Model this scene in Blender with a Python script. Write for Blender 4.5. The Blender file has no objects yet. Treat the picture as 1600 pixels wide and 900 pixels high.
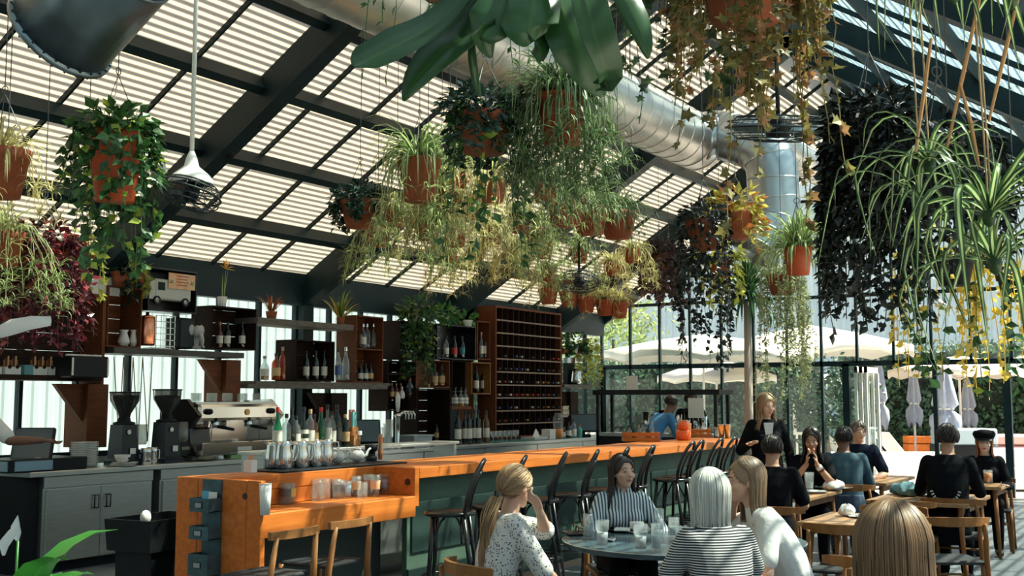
import bpy, bmesh, math, random
import numpy as np
from mathutils import Vector, Matrix

PI = math.pi
SC = bpy.context.scene
COL = SC.collection
random.seed(7)
rng = np.random.default_rng(11)

# ------------------------------------------------------------------ camera
FPX, CAMH = 1780.0, 1.65
PITCH = math.atan(172 / FPX)
YAW = math.atan(1112 / math.hypot(FPX, 172))
Fv = Vector((math.cos(YAW) * math.cos(PITCH), math.sin(YAW) * math.cos(PITCH), math.sin(PITCH)))
Rv = Vector((math.sin(YAW), -math.cos(YAW), 0))
Uv = Rv.cross(Fv)
CAM = Vector((0, 0, CAMH))
cd = bpy.data.cameras.new('camera')
cam = bpy.data.objects.new('camera', cd)
COL.objects.link(cam)
cd.sensor_width = 36
cd.lens = FPX / 1600 * 36
cd.clip_start, cd.clip_end = .05, 300
cam.matrix_world = Matrix(((Rv.x, Uv.x, -Fv.x, 0), (Rv.y, Uv.y, -Fv.y, 0), (Rv.z, Uv.z, -Fv.z, CAMH), (0, 0, 0, 1)))
SC.camera = cam

# ------------------------------------------------------------------ world, sun, exposure
w = bpy.data.worlds.new('world')
SC.world = w
w.use_nodes = True
nt = w.node_tree
bg = nt.nodes['Background']
sky = nt.nodes.new('ShaderNodeTexSky')
sky.sky_type = 'NISHITA'
sky.sun_disc = False
sky.sun_elevation = math.radians(52)
sky.sun_rotation = math.radians(140)
sky.air_density, sky.dust_density, sky.ozone_density = 1.0, 2.0, 1.0
nt.links.new(sky.outputs[0], bg.inputs[0])
bg.inputs[1].default_value = .19
SUNDIR = Vector((.36, -.44, .82)).normalized()
sd = bpy.data.lights.new('sun', 'SUN')
sd.energy = 19
sd.angle = math.radians(.6)
sd.color = (1, .87, .68)
so = bpy.data.objects.new('sun', sd)
COL.objects.link(so)
so.rotation_euler = SUNDIR.to_track_quat('Z', 'Y').to_euler()
so.location = (10, -6, 14)
SC.view_settings.view_transform = 'Standard'
SC.view_settings.look = 'None'
SC.view_settings.gamma = 1
SC.view_settings.use_curve_mapping = False
SC.view_settings.exposure = .12
try:
    SC.cycles.max_bounces = 10
    SC.cycles.diffuse_bounces = 4
    SC.cycles.transparent_max_bounces = 24
    SC.cycles.use_denoising = True
    SC.cycles.sample_clamp_indirect = 6
    SC.cycles.caustics_reflective = False
    SC.cycles.caustics_refractive = False
except Exception:
    pass

# ------------------------------------------------------------------ helpers
def ray(x, y):
    return Fv * FPX + Rv * (x - 800) + Uv * (450 - y)
def atz(x, y, z):
    d = ray(x, y); return CAM + d * ((z - CAMH) / d.z)
def aty(x, y, Y):
    d = ray(x, y); return CAM + d * (Y / d.y)
def atx(x, y, X):
    d = ray(x, y); return CAM + d * (X / d.x)
def atd(x, y, D):
    return CAM + ray(x, y) * (D / FPX)
def mpp(p):
    return (Vector(p) - CAM).dot(Fv) / FPX

MATS = {}
def principled(name, col, rough=.5, metal=0, var=.0, scale=6, bump=0, bscale=40, spec=.5, stretch=None, col2=None, coord='Object', alpha=1, sheen=0, trans=0, ior=1.45, coat=0):
    if name in MATS: return MATS[name]
    m = bpy.data.materials.new(name); m.use_nodes = True
    n = m.node_tree.nodes; L = m.node_tree.links
    b = n['Principled BSDF']
    b.inputs['Base Color'].default_value = (*col, 1)
    b.inputs['Roughness'].default_value = rough
    b.inputs['Metallic'].default_value = metal
    b.inputs['Specular IOR Level'].default_value = spec
    b.inputs['IOR'].default_value = ior
    if coat: b.inputs['Coat Weight'].default_value = coat
    if sheen: b.inputs['Sheen Weight'].default_value = sheen
    if trans: b.inputs['Transmission Weight'].default_value = trans
    if alpha < 1: b.inputs['Alpha'].default_value = alpha
    if var or col2 or bump:
        tc = n.new('ShaderNodeTexCoord'); mp = n.new('ShaderNodeMapping')
        L.new(tc.outputs[coord], mp.inputs[0])
        if stretch: mp.inputs['Scale'].default_value = stretch
        nz = n.new('ShaderNodeTexNoise'); nz.inputs['Scale'].default_value = scale; nz.inputs['Detail'].default_value = 6; nz.inputs['Roughness'].default_value = .65
        L.new(mp.outputs[0], nz.inputs[0])
        if var or col2:
            r = n.new('ShaderNodeValToRGB')
            c2 = col2 or tuple(c * (1 - var) for c in col)
            c1 = col if col2 else tuple(min(1, c * (1 + var)) for c in col)
            r.color_ramp.elements[0].position = .3; r.color_ramp.elements[1].position = .7
            r.color_ramp.elements[0].color = (*c2, 1); r.color_ramp.elements[1].color = (*c1, 1)
            L.new(nz.outputs[0], r.inputs[0]); L.new(r.outputs[0], b.inputs['Base Color'])
        if bump:
            nb = n.new('ShaderNodeTexNoise'); nb.inputs['Scale'].default_value = bscale; nb.inputs['Detail'].default_value = 4
            L.new(mp.outputs[0], nb.inputs[0])
            bp = n.new('ShaderNodeBump'); bp.inputs['Strength'].default_value = bump; bp.inputs['Distance'].default_value = .01
            L.new(nb.outputs[0], bp.inputs['Height']); L.new(bp.outputs[0], b.inputs['Normal'])
    MATS[name] = m
    return m

def sheet(name, tr, trans_col, transp, gloss=0.03, grough=.1, streak=None, dirt=0):
    """thin sheet: translucent + straight-through + a little gloss"""
    if name in MATS: return MATS[name]
    m = bpy.data.materials.new(name); m.use_nodes = True
    n = m.node_tree.nodes; L = m.node_tree.links
    n.remove(n['Principled BSDF']); out = n['Material Output']
    t = n.new('ShaderNodeBsdfTranslucent'); t.inputs[0].default_value = (*trans_col, 1)
    d = n.new('ShaderNodeBsdfDiffuse'); d.inputs[0].default_value = (*[c * .6 for c in trans_col], 1)
    md = n.new('ShaderNodeMixShader'); md.inputs[0].default_value = .25
    L.new(t.outputs[0], md.inputs[1]); L.new(d.outputs[0], md.inputs[2])
    p = n.new('ShaderNodeBsdfTransparent'); p.inputs[0].default_value = (*tr, 1)
    mx = n.new('ShaderNodeMixShader'); mx.inputs[0].default_value = transp
    L.new(md.outputs[0], mx.inputs[1]); L.new(p.outputs[0], mx.inputs[2])
    if dirt:
        tc = n.new('ShaderNodeTexCoord'); mp = n.new('ShaderNodeMapping'); L.new(tc.outputs['Object'], mp.inputs[0])
        mp.inputs['Scale'].default_value = streak or (1, 1, 1)
        nz = n.new('ShaderNodeTexNoise'); nz.inputs['Scale'].default_value = 3; nz.inputs['Detail'].default_value = 5
        L.new(mp.outputs[0], nz.inputs[0])
        mr = n.new('ShaderNodeMapRange'); mr.inputs['From Min'].default_value = .3; mr.inputs['From Max'].default_value = .7
        mr.inputs['To Min'].default_value = max(0, transp - dirt); mr.inputs['To Max'].default_value = min(1, transp + dirt)
        L.new(nz.outputs[0], mr.inputs[0]); L.new(mr.outputs[0], mx.inputs[0])
    g = n.new('ShaderNodeBsdfGlossy'); g.inputs['Roughness'].default_value = grough
    fr = n.new('ShaderNodeLayerWeight'); fr.inputs[0].default_value = .5
    pw = n.new('ShaderNodeMath'); pw.operation = 'POWER'; pw.inputs[1].default_value = 3; L.new(fr.outputs['Facing'], pw.inputs[0])
    mu = n.new('ShaderNodeMath'); mu.operation = 'MULTIPLY_ADD'; mu.inputs[1].default_value = gloss * 6; mu.inputs[2].default_value = gloss * .5
    L.new(pw.outputs[0], mu.inputs[0])
    m2 = n.new('ShaderNodeMixShader'); L.new(mu.outputs[0], m2.inputs[0])
    L.new(mx.outputs[0], m2.inputs[1]); L.new(g.outputs[0], m2.inputs[2])
    L.new(m2.outputs[0], out.inputs[0])
    MATS[name] = m
    return m

def wave_mat(name, c1, c2, scale, axis='X', rough=.7, thr=.5, soft=.02, distort=.4):
    """printed stripes along one object axis"""
    if name in MATS: return MATS[name]
    m = bpy.data.materials.new(name); m.use_nodes = True
    n = m.node_tree.nodes; L = m.node_tree.links; b = n['Principled BSDF']
    tc = n.new('ShaderNodeTexCoord'); wv = n.new('ShaderNodeTexWave')
    wv.bands_direction = axis; wv.inputs['Scale'].default_value = scale
    wv.inputs['Distortion'].default_value = distort; wv.inputs['Detail Scale'].default_value = .6
    L.new(tc.outputs['Object'], wv.inputs[0])
    r = n.new('ShaderNodeValToRGB'); e = r.color_ramp.elements
    e[0].position = thr - soft; e[1].position = thr + soft
    e[0].color = (*c1, 1); e[1].color = (*c2, 1)
    L.new(wv.outputs['Fac'], r.inputs[0]); L.new(r.outputs[0], b.inputs['Base Color'])
    b.inputs['Roughness'].default_value = rough
    MATS[name] = m
    return m

def leaf_mat(name, c_mid, c_edge, rough=.45, trans=.35, stripe=.35, var=.25, tip=None):
    """leaf: colour across the blade from UV.x, light passes through"""
    if name in MATS: return MATS[name]
    m = bpy.data.materials.new(name); m.use_nodes = True
    n = m.node_tree.nodes; L = m.node_tree.links
    b = n['Principled BSDF']; out = n['Material Output']
    uv = n.new('ShaderNodeUVMap'); uv.uv_map = 'UVMap'
    sx = n.new('ShaderNodeSeparateXYZ'); L.new(uv.outputs[0], sx.inputs[0])
    a = n.new('ShaderNodeMath'); a.operation = 'SUBTRACT'; a.inputs[1].default_value = .5; L.new(sx.outputs[0], a.inputs[0])
    ab = n.new('ShaderNodeMath'); ab.operation = 'ABSOLUTE'; L.new(a.outputs[0], ab.inputs[0])
    r = n.new('ShaderNodeValToRGB'); e = r.color_ramp.elements
    e[0].position = stripe * .5 - .04; e[1].position = stripe * .5 + .04
    e[0].color = (*c_mid, 1); e[1].color = (*c_edge, 1)
    L.new(ab.outputs[0], r.inputs[0])
    # per-leaf variation stored in UV.y's integer part
    fl = n.new('ShaderNodeMath'); fl.operation = 'FLOOR'; L.new(sx.outputs[1], fl.inputs[0])
    wn = n.new('ShaderNodeTexWhiteNoise'); wn.noise_dimensions = '1D'; L.new(fl.outputs[0], wn.inputs['W'])
    mr = n.new('ShaderNodeMapRange'); mr.inputs['To Min'].default_value = 1 - var; mr.inputs['To Max'].default_value = 1 + var
    L.new(wn.outputs['Value'], mr.inputs[0])
    mul = n.new('ShaderNodeMix'); mul.data_type = 'RGBA'; mul.blend_type = 'MULTIPLY'; mul.inputs[0].default_value = 1
    cc = n.new('ShaderNodeCombineColor')
    for i in range(3): L.new(mr.outputs[0], cc.inputs[i])
    L.new(r.outputs[0], mul.inputs[6]); L.new(cc.outputs[0], mul.inputs[7])
    src = mul.outputs[2]
    if tip:
        fm = n.new('ShaderNodeMath'); fm.operation = 'GREATER_THAN'; fm.inputs[1].default_value = tip[1]
        L.new(wn.outputs['Value'], fm.inputs[0])
        mt = n.new('ShaderNodeMix'); mt.data_type = 'RGBA'; L.new(fm.outputs[0], mt.inputs[0]); L.new(src, mt.inputs[6]); mt.inputs[7].default_value = (*tip[0], 1)
        src = mt.outputs[2]
    L.new(src, b.inputs['Base Color']); b.inputs['Roughness'].default_value = rough
    t = n.new('ShaderNodeBsdfTranslucent')
    L.new(src, t.inputs[0])
    mx = n.new('ShaderNodeMixShader'); mx.inputs[0].default_value = trans
    L.new(b.outputs[0], mx.inputs[1]); L.new(t.outputs[0], mx.inputs[2]); L.new(mx.outputs[0], out.inputs[0])
    MATS[name] = m
    return m

class MB:
    """collects shapes into one mesh"""
    def __init__(s): s.v = []; s.f = []; s.uv = []
    def add(s, vs, fs, uv=None):
        o = len(s.v); s.v += [tuple(v) for v in vs]; s.f += [tuple(i + o for i in f) for f in fs]
        s.uv += list(uv) if uv is not None else [(.5, .5)] * len(vs)
        return s
    def box(s, x0, y0, z0, x1, y1, z1, M=None, bev=0):
        if bev:
            b = bev; zs = [(z0, b), (z0 + b, 0), (z1 - b, 0), (z1, b)]
            vs = []; fs = []
            for z, i in zs:
                c = [(x0 + i, y0 + b), (x0 + b, y0 + i), (x1 - b, y0 + i), (x1 - i, y0 + b), (x1 - i, y1 - b), (x1 - b, y1 - i), (x0 + b, y1 - i), (x0 + i, y1 - b)]
                vs += [(a, d, z) for a, d in c]
            for k in range(3):
                for j in range(8): fs.append((k * 8 + j, k * 8 + (j + 1) % 8, k * 8 + 8 + (j + 1) % 8, k * 8 + 8 + j))
            fs.append(tuple(range(7, -1, -1))); fs.append(tuple(range(24, 32)))
        else:
            vs = [(x, y, z) for z in (z0, z1) for x, y in ((x0, y0), (x1, y0), (x1, y1), (x0, y1))]
            fs = [(3, 2, 1, 0), (4, 5, 6, 7), (0, 1, 5, 4), (1, 2, 6, 5), (2, 3, 7, 6), (3, 0, 4, 7)]
        if M is not None: vs = [M @ Vector(v) for v in vs]
        return s.add(vs, fs)
    def bar(s, a, b, w, h, up=(0, 0, 1)):
        """box beam from a to b, w across, h along up"""
        a = Vector(a); b = Vector(b); d = (b - a).normalized(); u = Vector(up)
        x = d.cross(u)
        if x.length < 1e-4: x = d.cross(Vector((1, 0, 0)))
        x.normalize(); u = x.cross(d)
        vs = [p + x * (i * w / 2) + u * (j * h / 2) for p in (a, b) for i, j in ((-1, -1), (1, -1), (1, 1), (-1, 1))]
        return s.add(vs, [(0, 1, 2, 3), (7, 6, 5, 4), (0, 4, 5, 1), (1, 5, 6, 2), (2, 6, 7, 3), (3, 7, 4, 0)])
    def tube(s, pts, r, n=8, cap=True, flat=1.0, closed=False):
        pts = [Vector(p) for p in pts]; k = len(pts)
        rs = r if hasattr(r, '__len__') else [r] * k
        vs = []; prev = None
        for i, p in enumerate(pts):
            if closed: d = (pts[(i + 1) % k] - pts[i - 1])
            else: d = (pts[min(i + 1, k - 1)] - pts[max(i - 1, 0)])
            d = d.normalized() if d.length > 1e-9 else Vector((0, 0, 1))
            if prev is None:
                a = d.cross(Vector((0, 0, 1)))
                if a.length < .05: a = d.cross(Vector((1, 0, 0)))
            else: a = prev - d * prev.dot(d)
            a.normalize(); prev = a; b = d.cross(a)
            for j in range(n):
                t = 2 * PI * j / n
                vs.append(p + a * (math.cos(t) * rs[i]) + b * (math.sin(t) * rs[i] * flat))
        fs = []
        for i in range(k if closed else k - 1):
            for j in range(n):
                a0 = i * n + j; a1 = i * n + (j + 1) % n; i2 = (i + 1) % k
                fs.append((a0, a1, i2 * n + (j + 1) % n, i2 * n + j))
        if cap and not closed: fs.append(tuple(range(n - 1, -1, -1))); fs.append(tuple((k - 1) * n + j for j in range(n)))
        return s.add(vs, fs)
    def lathe(s, prof, n=20, c=(0, 0, 0), M=None, cap=True):
        vs = []; fs = []
        for r, z in prof:
            for j in range(n):
                t = 2 * PI * j / n; vs.append(Vector((c[0] + r * math.cos(t), c[1] + r * math.sin(t), c[2] + z)))
        for i in range(len(prof) - 1):
            for j in range(n): fs.append((i * n + j, i * n + (j + 1) % n, (i + 1) * n + (j + 1) % n, (i + 1) * n + j))
        if cap: fs.append(tuple(range(n - 1, -1, -1))); fs.append(tuple((len(prof) - 1) * n + j for j in range(n)))
        if M is not None: vs = [M @ v for v in vs]
        return s.add(vs, fs)
    def loft(s, rings, cap=True):
        n = len(rings[0]); vs = [v for r in rings for v in r]; fs = []
        for i in range(len(rings) - 1):
            for j in range(n): fs.append((i * n + j, i * n + (j + 1) % n, (i + 1) * n + (j + 1) % n, (i + 1) * n + j))
        if cap: fs.append(tuple(range(n - 1, -1, -1))); fs.append(tuple((len(rings) - 1) * n + j for j in range(n)))
        return s.add(vs, fs)
    def prism(s, poly, a, b, M=None):
        """2-D outline (list of Vectors) swept by b-a"""
        n = len(poly); d = Vector(b) - Vector(a)
        vs = [Vector(p) for p in poly] + [Vector(p) + d for p in poly]
        if M is not None: vs = [M @ v for v in vs]
        fs = [tuple(range(n - 1, -1, -1)), tuple(range(n, 2 * n))] + [(i, (i + 1) % n, n + (i + 1) % n, n + i) for i in range(n)]
        return s.add(vs, fs)
    def sphere(s, c, r, n=12, m=8, sc=(1, 1, 1), M=None):
        prof = []
        vs = []; fs = []
        for i in range(m + 1):
            t = PI * i / m
            for j in range(n):
                p = 2 * PI * j / n
                v = Vector((c[0] + r * sc[0] * math.sin(t) * math.cos(p), c[1] + r * sc[1] * math.sin(t) * math.sin(p), c[2] - r * sc[2] * math.cos(t)))
                vs.append(M @ v if M is not None else v)
        for i in range(m):
            for j in range(n): fs.append((i * n + j, i * n + (j + 1) % n, (i + 1) * n + (j + 1) % n, (i + 1) * n + j))
        return s.add(vs, fs)
    def mesh(s, name):
        me = bpy.data.meshes.new(name); me.from_pydata(s.v, [], s.f)
        if any(u != (.5, .5) for u in s.uv[:200]) or any(u != (.5, .5) for u in s.uv[-20:]):
            ul = me.uv_layers.new(name='UVMap')
            li = np.empty(len(me.loops), dtype=np.int32); me.loops.foreach_get('vertex_index', li)
            ul.data.foreach_set('uv', np.array(s.uv, dtype=np.float32)[li].ravel())
        me.update(); return me
    def build(s, name, mat, parent=None, smooth=False, loc=None, kind=None):
        return link(name, s.mesh(name), mat, parent, smooth, loc, kind)

def link(name, me, mat, parent=None, smooth=False, loc=None, kind=None):
    if mat is not None and not me.materials: me.materials.append(mat)
    if smooth: me.polygons.foreach_set('use_smooth', [True] * len(me.polygons))
    o = bpy.data.objects.new(name, me); COL.objects.link(o)
    if parent: o.parent = parent
    if loc is not None: o.location = loc
    if kind: o['kind'] = kind
    return o
def tag(o, label=None, cat=None, group=None, kind=None):
    if label: o['label'] = label
    if cat: o['category'] = cat
    if group: o['group'] = group
    if kind: o['kind'] = kind
    return o
def thing(name, label, cat, loc=(0, 0, 0), rz=0, group=None, sc=1):
    o = bpy.data.objects.new(name, None); COL.objects.link(o)
    o.location = loc; o.rotation_euler = (0, 0, rz); o.empty_display_size = .1
    if sc != 1: o.scale = (sc, sc, sc) if not hasattr(sc, '__len__') else sc
    return tag(o, label, cat, group)
def dup(root, label=None, loc=None, rz=None, sc=None, group=None, mats=None):
    def cp(o, par):
        c = o.copy(); COL.objects.link(c); c.parent = par
        for ch in o.children: cp(ch, c)
        return c
    c = cp(root, None)
    if label: c['label'] = label
    if group: c['group'] = group
    if loc is not None: c.location = loc
    if rz is not None: c.rotation_euler = (0, 0, rz)
    if sc is not None: c.scale = (sc, sc, sc) if not hasattr(sc, '__len__') else sc
    return c
def struct(name): 
    o = bpy.data.objects.new(name, None); COL.objects.link(o); o['kind'] = 'structure'; return o
def rot(a): return Matrix.Rotation(a, 4, 'Z')

# ------------------------------------------------------------------ materials
STEEL = principled('teal_painted_steel', (.007, .022, .027), .5, .0, var=.3, scale=3, spec=.25)
STEELB = principled('dark_steel_bar', (.012, .022, .026), .5, .1)
WOODB = principled('orange_fir_wood', (.66, .19, .032), .4, spec=.3, col2=(.45, .11, .018), scale=2.5, stretch=(.6, 9, 9), bump=.1, bscale=12)
WOODC = principled('chair_oak_wood', (.3, .13, .042), .42, spec=.3, col2=(.18, .07, .02), scale=4, stretch=(3, 3, 1))
WOODT = principled('table_ash_wood', (.42, .24, .12), .35, spec=.35, col2=(.28, .15, .07), scale=3, stretch=(1, 7, 7))
WOODD = principled('dark_crate_wood', (.035, .016, .009), .7, spec=.15, col2=(.012, .007, .005), scale=4, stretch=(1, 8, 8), bump=.25, bscale=20)
WOODM = principled('red_brown_crate_wood', (.2, .062, .022), .6, spec=.2, col2=(.1, .032, .013), scale=4, stretch=(1, 8, 8), bump=.2, bscale=20)
WOODG = principled('grey_weathered_plank', (.2, .17, .14), .8, col2=(.09, .075, .06), scale=5, stretch=(1.5, 8, 8), bump=.4, bscale=25)
BLACKP = principled('black_gloss_paint', (.008, .008, .009), .25, spec=.6)
BLACKM = principled('black_matt_plastic', (.008, .01, .012), .5, spec=.25)
DARKWEAVE = principled('black_woven_cord', (.02, .022, .024), .7, bump=.6, bscale=90)
STAIN = principled('brushed_stainless_steel', (.52, .55, .53), .32, .85, var=.12, scale=4, stretch=(1, 1, 14))
STAINB = principled('polished_steel', (.62, .63, .62), .14, 1.0)
GALV = principled('galvanised_duct_metal', (.52, .5, .47), .36, .85, var=.15, scale=3)
GALVD = principled('dark_galvanised_metal', (.16, .2, .22), .35, .9, var=.2, scale=3)
GREENP = principled('sage_green_paint', (.07, .12, .085), .6, spec=.25, var=.15, scale=3)
GREENS = principled('deep_green_paint', (.02, .042, .036), .6, spec=.25, var=.15, scale=3)
FLOORM = principled('polished_concrete', (.16, .18, .19), .42, col2=(.1, .115, .125), scale=1.6, bump=.05)
PATIO = principled('pale_patio_concrete', (.62, .6, .56), .8, var=.1, scale=1)
TERRA = principled('terracotta', (.34, .085, .03), .75, col2=(.22, .055, .02), scale=7, bump=.1)
TERRAB = principled('bright_orange_pot', (.5, .075, .018), .5, var=.1, scale=5)
WHITEC = principled('white_ceramic', (.72, .7, .66), .3)
WHITEP = principled('white_paint', (.7, .69, .65), .5)
PAPER = principled('white_paper', (.75, .73, .68), .8)
SOIL = principled('potting_soil', (.03, .02, .014), .95, bump=.6)
WIRE = principled('thin_wire', (.08, .08, .075), .5, .5)
ROPE = principled('jute_rope', (.35, .24, .13), .9)
GLASSP = sheet('window_glass', (.93, .98, .98), (.6, .7, .72), .975, .05, .02)
GLASSC = sheet('drinking_glass', (.96, .98, .98), (.9, .95, .96), .88, .09, .03)
ROOFL = sheet('translucent_roof_sheet', (1, .95, .88), (.98, .92, .8), .03, .01, .3, (1, 12, 12), .02)
ROOFR = sheet('clear_roof_sheet', (.85, .95, .97), (.5, .68, .74), .8, .02, .2, (1, 9, 9), .1)
# ================================================================== the building
YW, XF, ZE, YR, ZR = 10.75, 20.7, 3.28, 5.0, 6.85       # left wall, far wall, eave, ridge
YW2 = 2 * YR - YW
X0 = -3.5
TAN = (ZR - ZE) / (YW - YR)
LS = math.hypot(ZR - ZE, YW - YR)
FR = [1.3, 4.8, 8.3, 11.8, 15.3, 18.8]                  # steel frames
flo = MB().box(X0, YW2 - .6, -.12, XF + .1, YW + .1, 0).build('floor', FLOORM); flo['kind'] = 'structure'
gr = MB().box(-30, -40, -.3, 70, 50, -.125).build('ground', PATIO); gr['kind'] = 'structure'

def roofpt(side, X, s, up=0.):
    """s: metres down the slope from the ridge; up: offset outward"""
    c = (YW - YR) / LS; k = (ZR - ZE) / LS
    y = YR + side * (s * c + up * k); z = ZR - s * k + up * c
    return Vector((X, y, z))
PUR = [0.0, .72, 1.74, 2.75, 3.73, 4.75, 5.78, LS]
def roof_side(side, name, sheetmat, lathpitch, lathw, lathmat, purh):
    R = struct(name)
    nrm = (roofpt(side, 0, 1, 1) - roofpt(side, 0, 1, 0)).normalized()
    # frames
    for X in FR:
        MB().bar(roofpt(side, X, -.02, -.2), roofpt(side, X, LS + .1, -.2), .12, .3 if side > 0 else .2, nrm).build('rafter', STEEL, R)
        MB().bar(roofpt(side, X, -.02, -.36 if side > 0 else -.31), roofpt(side, X, LS + .1, -.36 if side > 0 else -.31), .2, .025, nrm).build('rafter_flange', STEEL, R)
    # purlins
    for s in PUR[1:-1]:
        MB().bar(roofpt(side, X0, s, -.1), roofpt(side, XF, s, -.1), .1 if side > 0 else .06, .17 if side > 0 else .1, nrm).build('purlin', STEEL, R)
    # glazing bars and sheets
    me_b = {}
    xs = [1.3 + .875 * k for k in range(-5, 23)]
    xs = [x for x in xs if x < XF]
    for i in range(len(PUR) - 1):
        s0, s1 = PUR[i], PUR[i + 1]
        L = s1 - s0
        bm_ = MB().bar(roofpt(side, 0, 0, .0), roofpt(side, 0, L, .0), .028, .05, nrm).mesh('glazing_bar')
        pm_ = MB().bar(roofpt(side, 0, .005, .033), roofpt(side, 0, L - .005, .033), .868, .006, nrm).mesh('roof_sheet')
        bm_.materials.append(STEEL); pm_.materials.append(sheetmat)
        off = roofpt(side, 0, s0) - roofpt(side, 0, 0)
        for x in xs:
            o = bpy.data.objects.new('glazing_bar', bm_); COL.objects.link(o); o.parent = R; o.location = off + Vector((x, 0, 0))
            o = bpy.data.objects.new('roof_sheet', pm_); COL.objects.link(o); o.parent = R; o.location = off + Vector((x + .4375, 0, 0))
    # shade laths above the sheets
    lm = MB().bar(roofpt(side, X0, 0, .13), roofpt(side, XF + .3, 0, .13), lathw, .012, nrm).mesh('shade_lath'); lm.materials.append(lathmat)
    s = .12
    while s < LS:
        o = bpy.data.objects.new('shade_lath', lm); COL.objects.link(o); o.parent = R; o.location = roofpt(side, 0, s) - roofpt(side, 0, 0); s += lathpitch
    return R
LATH = principled('grey_shade_lath', (.1, .12, .12), .8)
RL = roof_side(1, 'ceiling_roof_slope_bar', ROOFL, .086, .028, LATH, .16)
RR = roof_side(-1, 'ceiling_roof_slope_terrace', ROOFR, .12, .03, LATH, .16)
tr = struct('trim_1')
MB().bar((X0, YR, ZR - .06), (XF, YR, ZR - .06), .16, .2).build('ridge_beam', STEEL, tr)
MB().bar((X0, YR, ZR + .1), (XF, YR, ZR + .1), .5, .02).build('ridge_cap', STEEL, tr)
MB().bar((X0, YW - .02, ZE - .15), (XF, YW - .02, ZE - .15), .14, .44).build('eave_beam', STEEL, tr)
MB().bar((X0, YW2 + .02, ZE - .22), (XF, YW2 + .02, ZE - .22), .14, .3).build('eave_beam', STEEL, tr)
for X in FR:
    if X > 12: MB().tube([(X, YR - 1.8, ZR - 1.35), (X, YR + 1.8, ZR - 1.35)], .014, 6).build('tie_rod', STEEL, tr)

# left wall: dado, posts, mullions, panes
WL = struct('wall_left')
MB().box(X0, YW, 0, XF, YW + .12, 1.0).build('dado', principled('wall_white_board', (.5, .52, .5), .7, var=.1), WL)
for X in FR: MB().box(X - .1, YW - .12, 0, X + .1, YW + .1, ZE - .08).build('post', STEEL, WL)
MB().box(X0, YW + .02, 1.0, XF, YW + .08, 1.06).build('sill', STEEL, WL)
x = X0 + .5; k = 0
while x < XF:
    MB().box(x - .022, YW + .0, 1.06, x + .022, YW + .08, ZE - .08).build('mullion', STEEL, WL)
    MB().box(x + .022, YW + .04, 1.06, min(XF, x + .7) - .022, YW + .046, ZE - .08).build('window_pane', GLASSP, WL)
    x += .7
# right wall (behind the camera's right hand)
WR = struct('wall_right')
MB().box(X0, YW2 - .12, 0, XF, YW2, .9).build('dado', MATS['wall_white_board'], WR)
for X in FR: MB().box(X - .1, YW2 - .1, 0, X + .1, YW2 + .1, ZE - .08).build('post', STEEL, WR)
x = X0 + .5
while x < XF:
    MB().box(x - .022, YW2 - .08, .9, x + .022, YW2, ZE - .08).build('mullion', STEEL, WR)
    MB().box(x + .022, YW2 - .046, .9, min(XF, x + 1.4) - .022, YW2 - .04, ZE - .08).build('window_pane', GLASSP, WR)
    x += 1.4
# wall behind the camera
MB().box(X0 - .12, YW2, 0, X0, YW, ZE).build('wall_back', principled('dim_back_wall', (.1, .11, .11), .8), None)['kind'] = 'structure'

# far wall: glazed gable
WF = struct('wall_far')
def roofz(y): return ZR - abs(y - YR) * TAN - .1
T1, T2 = 2.27, 3.5
def fbox(n, y0, z0, y1, z1, d=.06, m=STEEL, par=None): return MB().box(XF, y0, z0, XF + d, y1, z1).build(n, m, par or WF)
ys = []
y = YW - .02
while y > YW2: ys.append(y); y -= .645
DOOR = (2.5, 5.75)                                         # folded-away doors: open
for i, y in enumerate(ys):
    opening = DOOR[0] < y < DOOR[1]
    fbox('mullion', y - .022, T1 if opening else 0, y + .022, roofz(y), .07)
fbox('transom', YW2, T1 - .045, YW, T1 + .045, .09)
fbox('transom', YW2, T2 - .03, YW, T2 + .03, .08)
for z in (4.4, 5.3): 
    h = (ZR - z) / TAN
    fbox('transom', YR - h, z - .025, YR + h, z + .025, .08)
for k in range(len(ys) - 1):
    a, b = ys[k + 1] + .022, ys[k] - .022
    m = (a + b) / 2
    if not (DOOR[0] < m < DOOR[1]): fbox('window_pane', a, .45, b, T1 - .045, .006, GLASSP)
    fbox('window_pane', a, T1 + .045, b, min(T2 - .03, roofz(b)), .006, GLASSP)
    zt = min(roofz(a), roofz(b))
    if zt > T2 + .1: fbox('window_pane', a, T2 + .03, b, zt, .006, GLASSP)
fbox('kick_panel', DOOR[1], 0, YW, .45, .05, principled('pale_kick_panel', (.5, .5, .48), .6))
fbox('kick_panel', YW2, 0, DOOR[0], .45, .05, MATS['pale_kick_panel'])
for y in (YW - .06, DOOR[1] + .03, DOOR[0] - .03): fbox('post', y - .06, 0, y + .06, T1, .12)
MB().box(XF - .05, 3.02, 0, XF + .07, 3.14, T1).build('post', STEEL, WF)
MB().box(XF - .05, 4.2, 0, XF + .05, 4.27, T1).build('post', STEEL, WF)
for s in (-1, 1): MB().bar((XF + .04, YR, ZR - .1), (XF + .04, YR + s * (YW - YR), ZE - .1), .08, .16).build('gable_rafter', STEEL, WF)
# folded door leaves stacked at the opening's left jamb
d1 = struct('door_1')
for k in range(3):
    yy = 5.62 - .09 * k
    L = MB()
    for (xa, xb, za, zb) in ((0, .05, .02, T1 - .06), (.8, .85, .02, T1 - .06), (0, .85, .02, .14), (0, .85, T1 - .16, T1 - .06)):
        L.box(XF + .15 + xa, yy, za, XF + .15 + xb, yy + .05, zb)
    f = L.build('door_leaf_frame', WHITEP, d1)
    MB().box(XF + .2, yy + .02, .14, XF + .95, yy + .026, T1 - .16).build('door_glass', GLASSP, f)
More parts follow.
